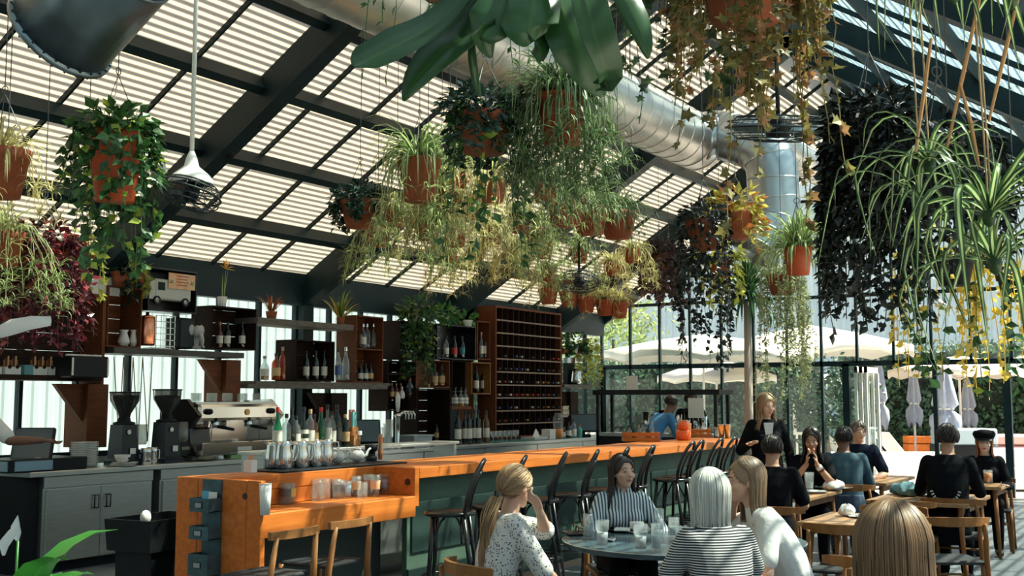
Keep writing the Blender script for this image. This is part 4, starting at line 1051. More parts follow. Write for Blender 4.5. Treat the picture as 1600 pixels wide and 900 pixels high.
# open bottles on the double plank
wb('square clear bottle of pale spirit at the left end of the grey planks', 413, 594, 38, 14, YS + .02, kind='square', gm=CLG, lm=LABW, cm=CORK, liq=LIQO, group=G1)
wb('bright orange spirit bottle on the grey planks', 431, 594, 42, 14, YS + .02, kind='liquor', gm=BRG, lm=LABT, cm=BLKC, liq=LIQO, group=G1)
wb('second orange spirit bottle beside the black crate', 441, 594, 52, 11, YS + .1, kind='liquor', gm=BRG, lm=None, cm=CORK, liq=LIQO, group=G1)
crate('black crate with three wine bottles on the grey planks', 462, 532, 523, 596, WOODD, YS - .02)
for i, px in enumerate((478, 493, 506)): wb('dark wine bottle in the black crate, %s from the left' % ORD[i], px, 594, 46, 10, kind='wine', gm=DKG, lm=LABW, cm=BLKC, group=G1)
wb('clear bottle with blue label right of the black crate', 528, 594, 50, 10, YS + .03, kind='liquor', gm=CLG, lm=principled('blue_label', (.1, .16, .35), .6), cm=BLKC, group=G1)
wb('tall clear carafe bottle right of the black crate', 540, 594, 52, 12, YS + .03, kind='tall', gm=CLG, lm=None, cm=STAINB, group=G1)
crate('tall red brown two tier crate at the end of the planks', 556, 494, 599, 598, WOODM, YS - .02, shelf=546)
for i, (px, kd) in enumerate(((567, 'square'), (573, 'liquor'), (583, 'round'))): wb('clear glass decanter on the upper tier of the red brown crate, %s' % ORD[i], px, 544, 38, 11, kind=kd, gm=CLG, lm=LABW if i == 0 else None, cm=STAINB, group=G1)
for i, px in enumerate((563, 571, 579)): wb('dark labelled bottle on the lower tier of the red brown crate, %s' % ORD[i], px, 596, 28, 9, kind='liquor', gm=DKG, lm=LABW if i < 2 else LABT, cm=BLKC, group=G1)
crate('dark crate half hidden by the trailing vine', 624, 503, 676, 562, WOODD)
wb('small bottle with white label beside the trailing vine', 632, 560, 26, 7, kind='liquor', gm=DKG, lm=LABW, cm=BLKC, group=G1); 
p = aty(637, 560, YS + .02); t = thing('orange_mug', 'orange mug beside the trailing vine', 'mug', p); MB().lathe([(.04, 0), (.045, .1), (.04, .1), (.035, .01)], 14).build('mug_body', TERRAB, t, True); MB().tube([(.044, 0, .08), (.075, 0, .07), (.07, 0, .03), (.043, 0, .02)], .006, 6).build('handle', TERRAB, t, True)
crate('black crate with red labelled bottles under white flowerpots', 683, 508, 744, 562, BLACKP, YS - .02)
for i, (px, lm) in enumerate(((697, LABW), (710, REDC), (722, principled('teal_label', (.05, .2, .25), .5)))): wb('bottle in the black crate under the white pots, %s from the left' % ORD[i], px, 559, 34, 9, kind='liquor', gm=CLG if i == 0 else DKG, lm=lm, cm=BLKC, group=G1)
crate('dark lower crate with small bottles behind the beer tap', 606, 564, 650, 642, WOODD, shelf=585)
for i, px in enumerate((612, 619, 626)): wb('small amber bottle behind the beer tap, %s' % ORD[i], px, 623, 24, 7, kind='liquor', gm=BRG, lm=LABT, cm=CORK, group=G1)
wb('white milk jug shaped bottle behind the beer tap', 628, 623, 20, 9, YS + .03, kind='round', gm=WHITEC, lm=None, cm=None, group=G1); wb('large clear demijohn with coral stopper behind the beer tap', 640, 623, 32, 11, YS + .03, kind='liquor', gm=CLG, lm=None, cm=TERRAB, group=G1)
crate('brown crate with two whisky bottles below the red flowerpot', 672, 563, 703, 606, WOODM, YS - .01)
for i, px in enumerate((679, 690)): wb('whisky bottle with tan label below the black crate, %s' % ('left' if i == 0 else 'right'), px, 603, 34, 11, kind='square', gm=CLG, lm=LABT, cm=BLKC, liq=LIQO, group=G1)
t = crate('tall dark brown cabinet on the counter beside the wine bottles', 651, 607, 704, 694, WOODD, YS - .12, .44)
wb('gold labelled bottle in the tall dark cabinet', 682, 688, 26, 7, YS - .02, kind='wine', gm=DKG, lm=LABT, cm=BLKC, group=G1)
crate('dark crate with a small vine right of the whisky bottles', 706, 563, 728, 634, WOODD, YS + .02, shelf=612)
crate('framed light brown crate with two tall bottles', 737, 566, 767, 616, WOODC, YS - .04)
for i, px in enumerate((744, 755)): wb('tall bottle with oval white label in the framed crate, %s' % ('left' if i == 0 else 'right'), px, 613, 40, 9, kind='liquor', gm=DGG, lm=LABW, cm=BLKC, group=G1)
crate('red brown crate above the framed crate', 746, 502, 766, 562, WOODM, YS + .02)
for i, px in enumerate((752, 758)): wb('slender clear bottle in the narrow red brown crate, %s' % ('left' if i == 0 else 'right'), px, 559, 40, 7, kind='tall', gm=CLG, lm=LABW, cm=CORK, group=G1)
for i, (px, lq) in enumerate(((711, None), (720, LIQO), (727, None))): wb('round decanter on the small shelf beneath the vine crate, %s' % ORD[i], px, 635, 30, 10, YS - .02, kind='round', gm=CLG, lm=LABW, cm=BLKC, liq=lq, group=G1)
plank('small plank under three round decanters', 706, 640, 737, 640, 5, WOODM, YS - .08, .4)
for i, px in enumerate((716, 727, 733, 741, 747, 760)):
    p = onctr(px, 9.75 + .05 * (i % 2)); k = mpp(p); bottle('wine bottle standing on the back counter, %s from the dark cabinet' % ORD[i], p, 52 * k * (1 if i < 5 else .95), 5.2 * k, 'wine', DKG if i < 5 else principled('brown_wine_glass', (.12, .06, .02), .1), LABW, BLKC, None, 'wine bottles on the back counter')
for r_ in range(2):
    for i in range(6):
        p = onctr(771 + 7 * i, 9.72 + .14 * r_); glass('upturned stemware on the green counter mat, %s row %s glass' % ('front' if r_ == 0 else 'rear', ORD[i]), p, 'goblet', .05, .17, group='stemware on the back counter', n=12)
mt = MB().box(-.1, 0, 0, 2.3, .4, .008).build('counter_mat', principled('teal_rubber_mat', (.03, .16, .14), .6), None, loc=(onctr(772).x, 9.6, ZC + .0)); tag(mt, 'teal rubber mat under the stemware', 'mat')
# jug of orange juice, bottles near far till
p = onctr(872, 9.65); t = thing('juice_jug', 'clear jug half full of orange juice on the back counter', 'jug', p); MB().lathe([(.085, 0), (.09, .05), (.09, .36), (.06, .42), (.06, .44)], 18, cap=False).build('jug_glass', GLASSC, t, True); MB().lathe([(.08, .01), (.084, .17), (.001, .17)], 18).build('juice', principled('orange_juice', (.8, .26, .02), .4), t, True)
tag(MB().box(-.1, -.08, 0, .1, .08, .17, bev=.004).build('napkin_box', PAPER, None, loc=onctr(857, 9.65)), 'white napkin box beside the orange juice jug', 'box')
for i, (px, h) in enumerate(((888, 26), (896, 30), (905, 20))):
    p = onctr(px, 9.68); k = mpp(p); bottle('bottle in front of the far till, %s from the juice jug' % ORD[i], p, h * k, 4.5 * k, 'liquor', [DKG, CLG, principled('teal_soap', (.1, .4, .38), .4)][i], [LABW, LABW, None][i], [BLKC, BLKC, TERRAB][i], None, 'bottles by the far till')
p = onctr(838, 9.72); t = thing('papers_tray', 'small tray with folded white papers beside the wine rack', 'tray', p); MB().box(-.25, -.12, 0, .15, .15, .05).build('tray', CUPW, t); MB().prism([Vector((-.1, 0, .05)), Vector((.12, 0, .05)), Vector((0, 0, .18))], (0, 0, 0), (0, .02, 0)).build('folded_paper', PAPER, t); MB().box(.18, -.1, 0, .42, .1, .07).build('bowl', WHITEC, t)

# ---- wine pigeonhole rack
RX0, RX1 = aty(776, 560, YS - .05).x, aty(876, 560, YS - .05).x
rz0, rz1 = ZC + .03, aty(826, 487, YS).z
rk = thing('wine_rack', 'tall dark wooden pigeonhole wine rack with pale shelf edges', 'wine rack', (RX0, YS - .05, rz0))
W, H = RX1 - RX0, rz1 - rz0
PALE = principled('pale_shelf_edge', (.24, .16, .11), .6); DKBR = principled('rack_dark_brown', (.03, .013, .008), .7, spec=.15)
MB().box(-.02, .32, 0, W + .02, .36, H).build('back_panel', DKBR, rk); 
for s in (-.03, W): MB().box(s, 0, 0, s + .03, .36, H).build('side_panel', WOODM, rk)
MB().box(-.03, 0, H, W + .03, .36, H + .03).build('top_panel', WOODM, rk)
NR, NC = 10, 12
for i in range(NR): MB().box(0, -.006, H * i / NR, W, .32, H * i / NR + .022).build('shelf_board', PALE if i else WOODM, rk)
for j in range(1, NC): MB().box(W * j / NC - .006, .004, 0, W * j / NC + .006, .32, H).build('divider', DKBR, rk)
bmesh_ = {}
fo = [principled('foil_%d' % i, c, .35, .3) for i, c in enumerate(((.02, .02, .02), (.4, .03, .02), (.5, .45, .35), (.03, .08, .2), (.5, .2, .04), (.06, .06, .05)))]
nm = MB().lathe([(.042, 0), (.042, .17), (.017, .22), (.016, .29), (.018, .3)], 10).mesh('bottle_body'); nm.materials.append(DKG); fm_ = MB().lathe([(.0185, .255), (.0185, .302), (.001, .303)], 10).mesh('foil'); fm_.materials.append(fo[0])
Mx = Matrix.Rotation(PI / 2, 4, 'X')
for i in range(0, NR - 3):
    for j in range(NC):
        if (i == 0 and j in (0, 5, 6, 9)) or random.random() < .16 + .06 * max(0, i - 4): continue
        t = thing('wine_bottle', 'dark wine bottle lying neck out in the pigeonhole rack', 'bottle', (RX0 + W * (j + .5) / NC, YS - .05 + .29, rz0 + H * i / NR + .066), 0, 'wine bottles lying in the rack')
        t.rotation_euler = (PI / 2, 0, 0)
        for n_, me in (('bottle_body', nm), ('foil', fm_)):
            o = bpy.data.objects.new(n_, me); COL.objects.link(o); o.parent = t
            if n_ == 'foil': o.material_slots[0].link = 'OBJECT'; o.material_slots[0].material = random.choice(fo)
sp = thing('rack_side_cabinet', 'red brown tall side cabinet attached left of the wine rack', 'cabinet', (aty(747, 560, YS).x, YS + .38, rz0))
MB().box(0, 0, 0, RX0 - .04 - sp.location.x, .06, H + .01).build('panel', WOODM, sp); MB().box(-.004, -.01, 1.2, .2, 0, 1.22).build('batten', PALE, sp)
# right end shelf with coffee maker
plank('plank shelf with coffee maker at the far end of the wall', 882, 606, 930, 606, 5, WOODG, YS - .1)
plank('upper plank with potted plant at the far end of the wall', 882, 552, 918, 552, 5, WOODM, YS - .1)
p = aty(900, 605, YS); t = thing('coffee_maker', 'chrome coffee maker on the shelf at the far end', 'coffee maker', p); MB().box(-.14, -.06, 0, .14, .2, .05).build('base', BLACKM, t); MB().lathe([(.1, .05), (.12, .1), (.1, .3), (.06, .34)], 16).build('carafe', STAINB, t, True); MB().box(-.14, .1, .05, .14, .2, .45).build('tower', BLACKM, t); MB().box(-.14, -.06, .45, .14, .2, .55).build('head', STAINB, t)
for i in range(7): tag(MB().box(0, 0, 0, .36, .3, .028, M=Matrix.Rotation(random.uniform(-.1, .1), 4, 'Z')).build('magazine', principled('mag_%d' % (i % 3), [(.5, .4, .28), (.4, .3, .2), (.6, .52, .4)][i % 3], .7), None, loc=(aty(880, 640, YS).x, YS, aty(880, 652, YS).z + .03 * i)), 'magazine in the leaning pile left of the far till, %s from the bottom' % ORD[i], 'magazine', 'magazines by the far till')
# ================================================================== tables, chairs, stools
def dining_chair(label, loc, az, group='wooden dining chairs', scl=1.0):
    global CH0
    if CH0 is None:
        t = thing('dining_chair', label, 'chair', (0, 0, 0), 0, group)
        MB().box(-.22, -.2, .425, .22, .22, .455, bev=.01).build('seat', DARKWEAVE, t)
        for s in (-1, 1):
            MB().tube([(s * .22, .2, 0), (s * .215, .2, .25), (s * .21, .2, .44)], [.015, .02, .018], 8).build('leg', WOODC, t, True)
            MB().tube([(s * .24, -.25, 0), (s * .22, -.22, .42), (s * .215, -.235, .6), (s * .2, -.26, .73)], [.015, .021, .018, .014], 8).build('leg', WOODC, t, True)
            MB().tube([(s * .215, .2, .2), (s * .225, -.22, .2)], .01, 6).build('stretcher', WOODC, t, True)
            MB().tube([(s * .215, .2, .425), (s * .22, -.21, .425)], .015, 6).build('seat_rail', WOODC, t, True)
        for y, z in ((.2, .3), (-.225, .27)): MB().tube([(-.22, y, z), (.22, y, z)], .01, 6).build('stretcher', WOODC, t, True)
        rings = []
        for i in range(13):
            a = -1 + 2 * i / 12
            x = .27 * a; y = -.28 + .13 * a * a; hh = .034 - .012 * abs(a) ** 3; th = .013
            rings.append([Vector((x, y - th, .745 - hh)), Vector((x, y + th, .745 - hh)), Vector((x, y + th, .745 + hh)), Vector((x, y - th, .745 + hh))])
        MB().loft(rings).build('backrest', WOODC, t)
        CH0 = t
        o = t
    else: o = dup(CH0, label, group=group)
    o.location = loc; o.rotation_euler = (0, 0, az - PI / 2); o['label'] = label
    if scl != 1: o.scale = (scl,) * 3
    return o
CH0 = None
ZT = .74
def square_table(label, x0, y0, x1, y1):
    t = thing('cafe_table', label, 'table', ((x0 + x1) / 2, (y0 + y1) / 2, 0), 0, 'square wooden tables')
    a, b = (x1 - x0) / 2, (y1 - y0) / 2
    MB().box(-a, -b, ZT - .035, a, b, ZT, bev=.004).build('table_top', WOODT, t)
    for i in (-1, 1):
        MB().box(-a + .06, i * (b - .07) - .012, ZT - .1, a - .06, i * (b - .07) + .012, ZT - .035).build('apron', WOODC, t)
        for j in (-1, 1): MB().tube([(i * (a - .04), j * (b - .04), 0), (i * (a - .09), j * (b - .08), ZT - .035)], [.016, .026], 8).build('leg', WOODC, t, True)
    return t
A1, A2 = atz(1255, 780, ZT), atz(1330, 766, ZT)
square_table('wooden table with napkins and a water glass between the black shirts', A1.x, A1.y, A2.x, A1.y + .8)
B1, B2 = atz(1245, 815, ZT), atz(1290, 799, ZT)
square_table('empty wooden table with folded cutlery behind the foreground hair', B1.x, B1.y - .75, B2.x, B1.y)
C1, C2, C3 = atz(1352, 781, ZT), atz(1508, 790, ZT), atz(1533, 773, ZT)
square_table('wooden table with teal napkins in front of the black jacket', C1.x, C2.y, C3.x, C1.y)
D1, D2 = atz(1385, 755, ZT), atz(1412, 744, ZT)
square_table('wooden table where the navy shirt man rests his arm', D1.x, D1.y, D2.x + .1, D1.y + .8)
E1, E2 = atz(1435, 757, ZT), atz(1567, 760, ZT)
square_table('wooden table with drinks in front of the cap woman', (E1.x + E2.x) / 2, E2.y, (E1.x + E2.x) / 2 + .8, E1.y)
# round table
TC = atz(1067, 843, ZT)
t = thing('round_table', 'round dark blue topped table with glasses in the foreground', 'table', (TC.x, TC.y, 0))
MB().lathe([(.76, ZT - .035), (.775, ZT - .03), (.78, ZT - .008), (.775, ZT), (.001, ZT)], 64).build('table_top', principled('dark_blue_enamel', (.05, .085, .1), .22, var=.35, scale=5, spec=.4), t)
MB().lathe([(.776, ZT - .004), (.782, ZT - .002), (.776, ZT + .001)], 64, cap=False).build('rim', STAIN, t)
MB().lathe([(.3, 0), (.3, .02), (.05, .05), (.04, .6), (.12, ZT - .035)], 20).build('pedestal', BLACKM, t, True)

# bar stools: black bentwood with hoop backs
def bent_stool(label, px, py, az, zt=1.12):
    global ST0
    p = aty(px, py, 4.8)
    if ST0 is None:
        t = thing('bentwood_bar_stool', label, 'bar stool', (0, 0, 0), 0, 'black bentwood stools along the bar')
        MB().lathe([(.001, .735), (.17, .735), (.195, .74), (.2, .755), (.19, .77), (.15, .765), (.001, .76)], 28, cap=False).build('seat', BLACKP, t, True)
        for a in (.75, 2.4): MB().tube([(.17 * math.cos(a), .17 * math.sin(a), .74), (.2 * math.cos(a), .2 * math.sin(a), .4), (.24 * math.cos(a), .24 * math.sin(a), 0)], [.018, .017, .014], 8).build('leg', BLACKP, t, True)
        for s in (-1, 1): MB().tube([(s * .17, -.12, .74), (s * .18, -.17, .4), (s * .19, -.24, 0)], [.018, .017, .014], 8).build('leg', BLACKP, t, True)
        pts = [(s_ * .175 * math.cos(u) if True else 0, -.14 - .09 * math.sin(u), .74 + .40 * math.sin(u)) for s_, u in [(1, k * PI / 20) for k in range(21)]]
        pts = [(.18 * math.cos(u) * (1.0 if math.sin(u) > .1 else .97), -.13 - .13 * math.sin(u) ** 1.5, .74 + .4 * math.sin(u) ** .8) for u in [k * PI / 20 for k in range(21)]]
        MB().tube(pts, .016, 8).build('back_hoop', BLACKP, t, True)
        pts = [(.1 * math.cos(u), -.14 - .1 * math.sin(u) ** 1.5, .745 + .31 * math.sin(u) ** .8) for u in [k * PI / 16 for k in range(17)]]
        MB().tube(pts, .011, 8).build('inner_hoop', BLACKP, t, True)
        MB().tube([(.215 * math.cos(2 * PI * k / 28), .215 * math.sin(2 * PI * k / 28) - .0, .3) for k in range(28)], .012, 8, closed=True).build('foot_ring', BLACKP, t, True)
        for q in range(4):
            a0 = [.75, 2.4, 3.75, 5.67][q]
            MB().tube([(.185 * math.cos(a0), .185 * math.sin(a0), .55), (.12 * math.cos(a0 + .25), .12 * math.sin(a0 + .25), .7), (.06 * math.cos(a0 + .5), .1 * math.sin(a0 + .5), .735)], .009, 6).build('brace', BLACKP, t, True)
        ST0 = t; o = t
    else: o = dup(ST0, label)
    d = Vector((math.cos(az), math.sin(az), 0))
    o.location = Vector((p.x, p.y, 0)) + d * .26; o.rotation_euler = (0, 0, az - PI / 2); o['label'] = label; o.scale = (1, 1, p.z / 1.15)
ST0 = None
stl = [(757, 716, 118), (822, 711, 116), (885, 706, 114), (935, 702, 112), (982, 698, 108), (1022, 695, 104), (1084, 689, 95), (1098, 687, 95), (1128, 684, 93), (1150, 682, 90)]
for i, (px, py, a) in enumerate(stl): bent_stool('black bentwood bar stool, %s from the low ledge' % ORD[i], px, py, math.radians(a))
# wooden stools at the ledge
def wood_stool(label, px, py, az):
    p = atz(px, py, .80)
    t = thing('wooden_bar_stool', label, 'bar stool', (p.x, p.y + .3, 0), az - PI / 2, 'wooden stools at the low ledge')
    MB().box(-.2, -.2, .52, .2, .2, .55, bev=.01).build('seat', DARKWEAVE, t)
    for s in (-1, 1):
        MB().tube([(s * .23, -.26, 0), (s * .21, -.22, .5), (s * .185, -.26, .8)], [.017, .024, .016], 8).build('leg', WOODC, t, True)
        MB().tube([(s * .22, .22, 0), (s * .2, .19, .53)], [.017, .022], 8).build('leg', WOODC, t, True)
        MB().tube([(s * .215, .2, .25), (s * .22, -.23, .25)], .011, 6).build('stretcher', WOODC, t, True)
    MB().tube([(-.22, .2, .2), (.22, .2, .2)], .011, 6).build('stretcher', WOODC, t, True)
    rings = []
    for i in range(9):
        a = -1 + i / 4; x = .23 * a; y = -.28 + .04 * a * a
        rings.append([Vector((x, y - .014, .785)), Vector((x, y + .014, .785)), Vector((x, y + .014, .835)), Vector((x, y - .014, .835))])
    MB().loft(rings).build('backrest', WOODC, t)
wood_stool('wooden stool with black woven seat at the ledge, nearer one', 470, 836, math.radians(92))
wood_stool('wooden stool with black woven seat at the ledge, farther one', 558, 820, math.radians(92))

# ================================================================== people
def capsule(mb, a, b, ra, rb, n=10):
    a = Vector(a); b = Vector(b); d = b - a; L = d.length
    d = d.normalized() if L > 1e-6 else Vector((0, 0, 1))
    pts = []; rs = []
    for t in (1.0, .85, .5, 0): pts.append(a - d * (ra * t)); rs.append(max(ra * math.sqrt(max(0, 1 - t * t)), ra * .05))
    for t in (0, .5, .85, 1.0): pts.append(b + d * (rb * t)); rs.append(max(rb * math.sqrt(max(0, 1 - t * t)), rb * .05))
    mb.tube(pts, rs, n)
def remesh(mb, voxel, smooth=3):
    me = mb.mesh('tmp'); o = bpy.data.objects.new('tmp', me); COL.objects.link(o)
    r = o.modifiers.new('r', 'REMESH'); r.mode = 'VOXEL'; r.voxel_size = voxel
    s = o.modifiers.new('s', 'SMOOTH'); s.factor = .5; s.iterations = smooth
    dg = bpy.context.evaluated_depsgraph_get()
    out = bpy.data.meshes.new_from_object(o.evaluated_get(dg), depsgraph=dg)
    bpy.data.objects.remove(o); bpy.data.meshes.remove(me)
    out.polygons.foreach_set('use_smooth', [True] * len(out.polygons)); out.materials.clear()
    return out
def ell(c, rx, ry, z, n=16): return [Vector((c[0] + rx * math.cos(2 * PI * j / n), c[1] + ry * math.sin(2 * PI * j / n), z)) for j in range(n)]
SKIN = {k: principled('skin_' + k, c, .5, var=.08, scale=8, spec=.4) for k, c in dict(fair=(.62, .36, .25), tan=(.46, .25, .16), brown=(.17, .08, .05), pale=(.66, .42, .32)).items()}
LIP = principled('lip', (.42, .12, .1), .45); EYEW = principled('eye_white', (.45, .42, .4), .4); IRIS = principled('iris', (.02, .012, .01), .2); BROW = principled('brow_hair', (.05, .03, .02), .8)
HMAT = {}
def hairmat(name, a, b): 
    if name not in HMAT: HMAT[name] = leaf_mat('hair_' + name, a, b, .4, .08, .9, .45)
    return HMAT[name]
def hand(mb, w, d, nrm, curl=.4, sgn=1, sc=1.0):
    d = Vector(d).normalized(); nrm = Vector(nrm); nrm = (nrm - d * nrm.dot(d)).normalized(); side = nrm.cross(d) * sgn
    w = Vector(w)
    for i, (o, ln) in enumerate(((-.031, .9), (-.011, 1.0), (.010, .95), (.030, .75))):
        k = w + d * (.09 * sc) + side * (o * sc)
        capsule(mb, w + side * (o * .6 * sc), k, .0145 * sc, .0115 * sc, 8)
        ax = d.copy(); p = k
        for L, a in ((.042, 40), (.027, 55), (.022, 35)):
            ax = ax * math.cos(math.radians(a * curl)) - nrm * math.sin(math.radians(a * curl)) if L == .042 else (Matrix.Rotation(-math.radians(a * curl) * (1 if True else 1), 3, (nrm.cross(d)).normalized()) @ ax)
            q = p + ax.normalized() * L * ln * sc
            capsule(mb, p, q, .0092 * sc, .0082 * sc, 7); p = q
    tb = w + d * (.025 * sc) - side * (.028 * sc)
    t1 = tb + (d * .7 - side * .7 - nrm * .25 * curl).normalized() * .045 * sc; t2 = t1 + (d * .95 - side * .15 - nrm * .4 * curl).normalized() * .032 * sc
    capsule(mb, tb, t1, .0135 * sc, .0115 * sc, 8); capsule(mb, t1, t2, .0108 * sc, .0095 * sc, 8)

def person(label, head_px, D, az, hz=None, stand=False, sex='f', lean=8, side=0, hyaw=0, hpitch=0, hroll=0, skin='fair', arms=None, shirt=None, sleeve=1.0, pants=None, hair=None, voxel=.009, feet=True, spread=1.0, hands=(.5, .5), collar=False, hb=1.0, palm=None, shirt_name='shirt', hint=None, legs=None):
    hw = atd(head_px[0], head_px[1], D)
    if hz is None: hz = hw.z
    zp = .93 if stand else .52
    f = sex == 'f'
    sw = (.165 if f else .195) * spread
    la = math.radians(lean); sa = math.radians(side)
    L = (hz - zp - .135) / math.cos(la * .8)
    up = Vector((math.sin(sa), math.sin(la), math.cos(la)))
    def sp(t): return Vector((math.sin(sa) * L * t ** 1.3, math.sin(la) * L * t ** 1.25, zp + (hz - .135 - zp) * t))
    neck = sp(1.0)
    headc = neck + Vector((math.sin(sa) * .1, .02 + math.sin(la) * .12 + .03 * math.sin(math.radians(-hpitch)), .135))
    Rz = Matrix.Rotation(az - PI / 2, 3, 'Z')
    off = Rz @ Vector((headc.x, headc.y, 0))
    loc = Vector((hw.x - off.x, hw.y - off.y, 0))
    inv = Rz.transposed()
    def loc_of(p):
        p = Vector(p); return inv @ (p - loc)
    Hm = Matrix.Translation(headc) @ Matrix.Rotation(math.radians(-hyaw), 4, 'Z') @ Matrix.Rotation(math.radians(hpitch), 4, 'X') @ Matrix.Rotation(math.radians(hroll), 4, 'Y') @ Matrix.Scale(hb, 4)
    # ---- skeleton
    sh = {s: sp(.9) + Vector((s * sw, 0, 0)) for s in (-1, 1)}
    A = {}
    for s in (-1, 1):
        spec = (arms or {}).get(s)
        if spec is None:
            el = sh[s] + Vector((s * .06, .06, -.27)); wr = el + Vector((-s * .05, .22, .02)) if not stand else el + Vector((-s * .02, .08, -.24))
        else:
            el, wr = spec[0], spec[1]
            el = loc_of(el) if len(spec) > 2 and spec[2] == 'w' else sh[s] + Vector(el)
            wr = loc_of(wr) if len(spec) > 2 and spec[2] == 'w' else sh[s] + Vector(wr)
            # keep bone lengths human
            d = el - sh[s]; el = sh[s] + d.normalized() * min(max(d.length, .24), .31)
            d = wr - el; wr = el + d.normalized() * min(max(d.length, .2), .27)
        A[s] = (el, wr)
    g = 1.0 if f else 1.1
    def torso(mb, e):
        # pelvis to neck rings
        prof = ((-.14, .15, .11), (0, .17, .12), (.12, .158, .112), (.32, .128 if f else .15, .098), (.55, .15, .112 if f else .112), (.75, .165, .105), (.88, sw * .97, .088), (.95, sw * .72, .07), (1.0, .062, .06))
        mb.loft([ell((sp(max(t, 0)).x, sp(max(t, 0)).y), rx * g + e, ry * g + e, (sp(t).z if t >= 0 else zp + t)) for t, rx, ry in prof])
        if f:
            for s in (-1, 1): mb.sphere((sp(.6).x + s * .068, sp(.62).y + .085, sp(.62).z), .06 + e, 10, 8)
    def leg(mb, s, e, upto=1.0):
        hp = Vector((s * .085, 0, zp))
        if stand: kn, an = Vector((s * .09, .02, .5)), Vector((s * .09, -.02, .08))
        elif legs: kn, an = Vector((s * legs[0], legs[1], .5)), Vector((s * legs[2], legs[3], .09))
        else: kn, an = Vector((s * .1, .4, .53)), Vector((s * .1, .38, .09))
        capsule(mb, hp, kn, .082 * g + e, .056 * g + e, 12); capsule(mb, kn, kn + (an - kn) * .45, .055 * g + e, .052 * g + e, 12); capsule(mb, kn + (an - kn) * .45, an, .05 * g + e, .036 * g + e, 12)
        return an
    # ---- body (one continuous mesh)
    mb = MB(); torso(mb, 0)
    capsule(mb, neck - Vector((0, .0, .04)), headc + Vector((0, -.015, -.05)), .052 * g, .05 * g, 12)
    def HS(c, r, scl): mb.sphere(c, r, 16, 12, scl, Hm)
    HS((0, -.014, .028), 1, (.074, .092, .086)); HS((0, .028, -.022), 1, (.06, .062, .084))
    capsule(mb, Hm @ Vector((0, .03, -.045)), Hm @ Vector((0, .06, -.084)), .05, .026 if f else .032, 10)
    capsule(mb, Hm @ Vector((0, .083, .016)), Hm @ Vector((0, .105, -.02)), .009, .0135, 8)
    for s in (-1, 1):
        HS((s * .011, .097, -.024), .0095, (1, 1, .9)); HS((s * .074, -.006, -.008), 1, (.011, .02, .031)); HS((s * .036, .062, -.022), .026, (1, .9, .9)); HS((s * .03, .076, .024), .016, (1.5, .7, .5))
    HS((0, .086, -.052), 1, (.022, .012, .012))
    for s in (-1, 1):
        el, wr = A[s]
        capsule(mb, sh[s] - Vector((s * .02, 0, .01)), el, .05 * g, .038 * g, 12); capsule(mb, el, el + (wr - el) * .4, .038 * g, .037 * g, 12); capsule(mb, el + (wr - el) * .4, wr, .036 * g, .026 * g, 12)
        pn = (palm or {}).get(s, Vector((0, 0, 1)))
        hand(mb, wr, ((wr - el).normalized() if not hint or s not in hint else Vector(hint[s])), pn, hands[0 if s < 0 else 1], s, 1.0 if f else 1.08)
        an = leg(mb, s, 0); capsule(mb, an - Vector((0, .03, .05)), an + Vector((s * .01, .14, -.06)), .035, .026, 10)
    body = link('person', remesh(mb, voxel, 3), SKIN[skin], None, True, loc)
    body.rotation_euler = (0, 0, az - PI / 2); tag(body, label, 'person')
    # ---- clothes
    if shirt:
        mb = MB(); torso(mb, .013)
        for s in (-1, 1):
            el, wr = A[s]
            if sleeve <= 0: continue
            e1 = sh[s] + (el - sh[s]) * min(1, sleeve * 2)
            capsule(mb, sh[s] - Vector((s * .03, 0, .015)), e1, .066 * g, (.058 if sleeve < .6 else .05) * g, 14)
            if sleeve > .5: capsule(mb, el, el + (wr - el) * min(.95, sleeve * 2 - 1), .05 * g, .038 * g, 12)
        o = link(shirt_name, remesh(mb, max(.009, voxel), 3), shirt, body, True)
        if collar:
            c = MB(); rings = []
            for i in range(19):
                a = PI * (-1.36 + 1.72 * i / 18) - PI / 2 + PI * .5 + PI
                a = PI / 2 + .32 + (2 * PI - .64) * i / 18
                dz = .03 if 3 < i < 15 else 0.0
                rings.append([neck + Vector((.066 * math.cos(a), .062 * math.sin(a), -.03)), neck + Vector((.058 * math.cos(a), .055 * math.sin(a), .03 + dz * .3)), neck + Vector((.085 * math.cos(a), .09 * math.sin(a), -.025 - (.04 if i in (0, 1, 17, 18) else 0))), neck + Vector((.08 * math.cos(a), .08 * math.sin(a), -.035))])
            c.loft(rings); c.build('collar', shirt, body)
    if pants:
        mb = MB(); mb.loft([ell((0, 0), rx * g + .016, ry * g + .016, zp + z) for z, rx, ry in ((-.15, .13, .1), (-.05, .165, .118), (.05, .165, .118), (.14, .15, .108))])
        for s in (-1, 1): leg(mb, s, .014)
        link('trousers', remesh(mb, .012, 2), pants, body, True)
    if feet:
        for s in (-1, 1):
            mb = MB(); an = Vector((s * .09, -.02, .08)) if stand else (Vector((s * legs[2], legs[3], .09)) if legs else Vector((s * .1, .38, .09)))
            capsule(mb, an + Vector((0, -.04, -.045)), an + Vector((s * .01, .15, -.052)), .043, .034, 10); mb.build('shoe', BLACKM, body, True)
    # ---- face
    for s in (-1, 1):
        e = MB().sphere((s * .03, .0825, .006), .0105, 10, 8, (1.2, .8, .5), Hm).build('eye', EYEW, body, True)
        MB().sphere((s * .03, .0885, .006), .0062, 8, 6, (1, .55, .85), Hm).build('iris', IRIS, e, True)
        MB().tube([Hm @ Vector((s * .014, .093, .027)), Hm @ Vector((s * .03, .0935, .033)), Hm @ Vector((s * .047, .081, .027))], [.003, .004, .002], 6).build('eyebrow', BROW, body, True)
    MB().sphere((0, .0935, -.0525), 1, 12, 8, (.022, .008, .0075), Hm).build('lips', LIP, body, True)
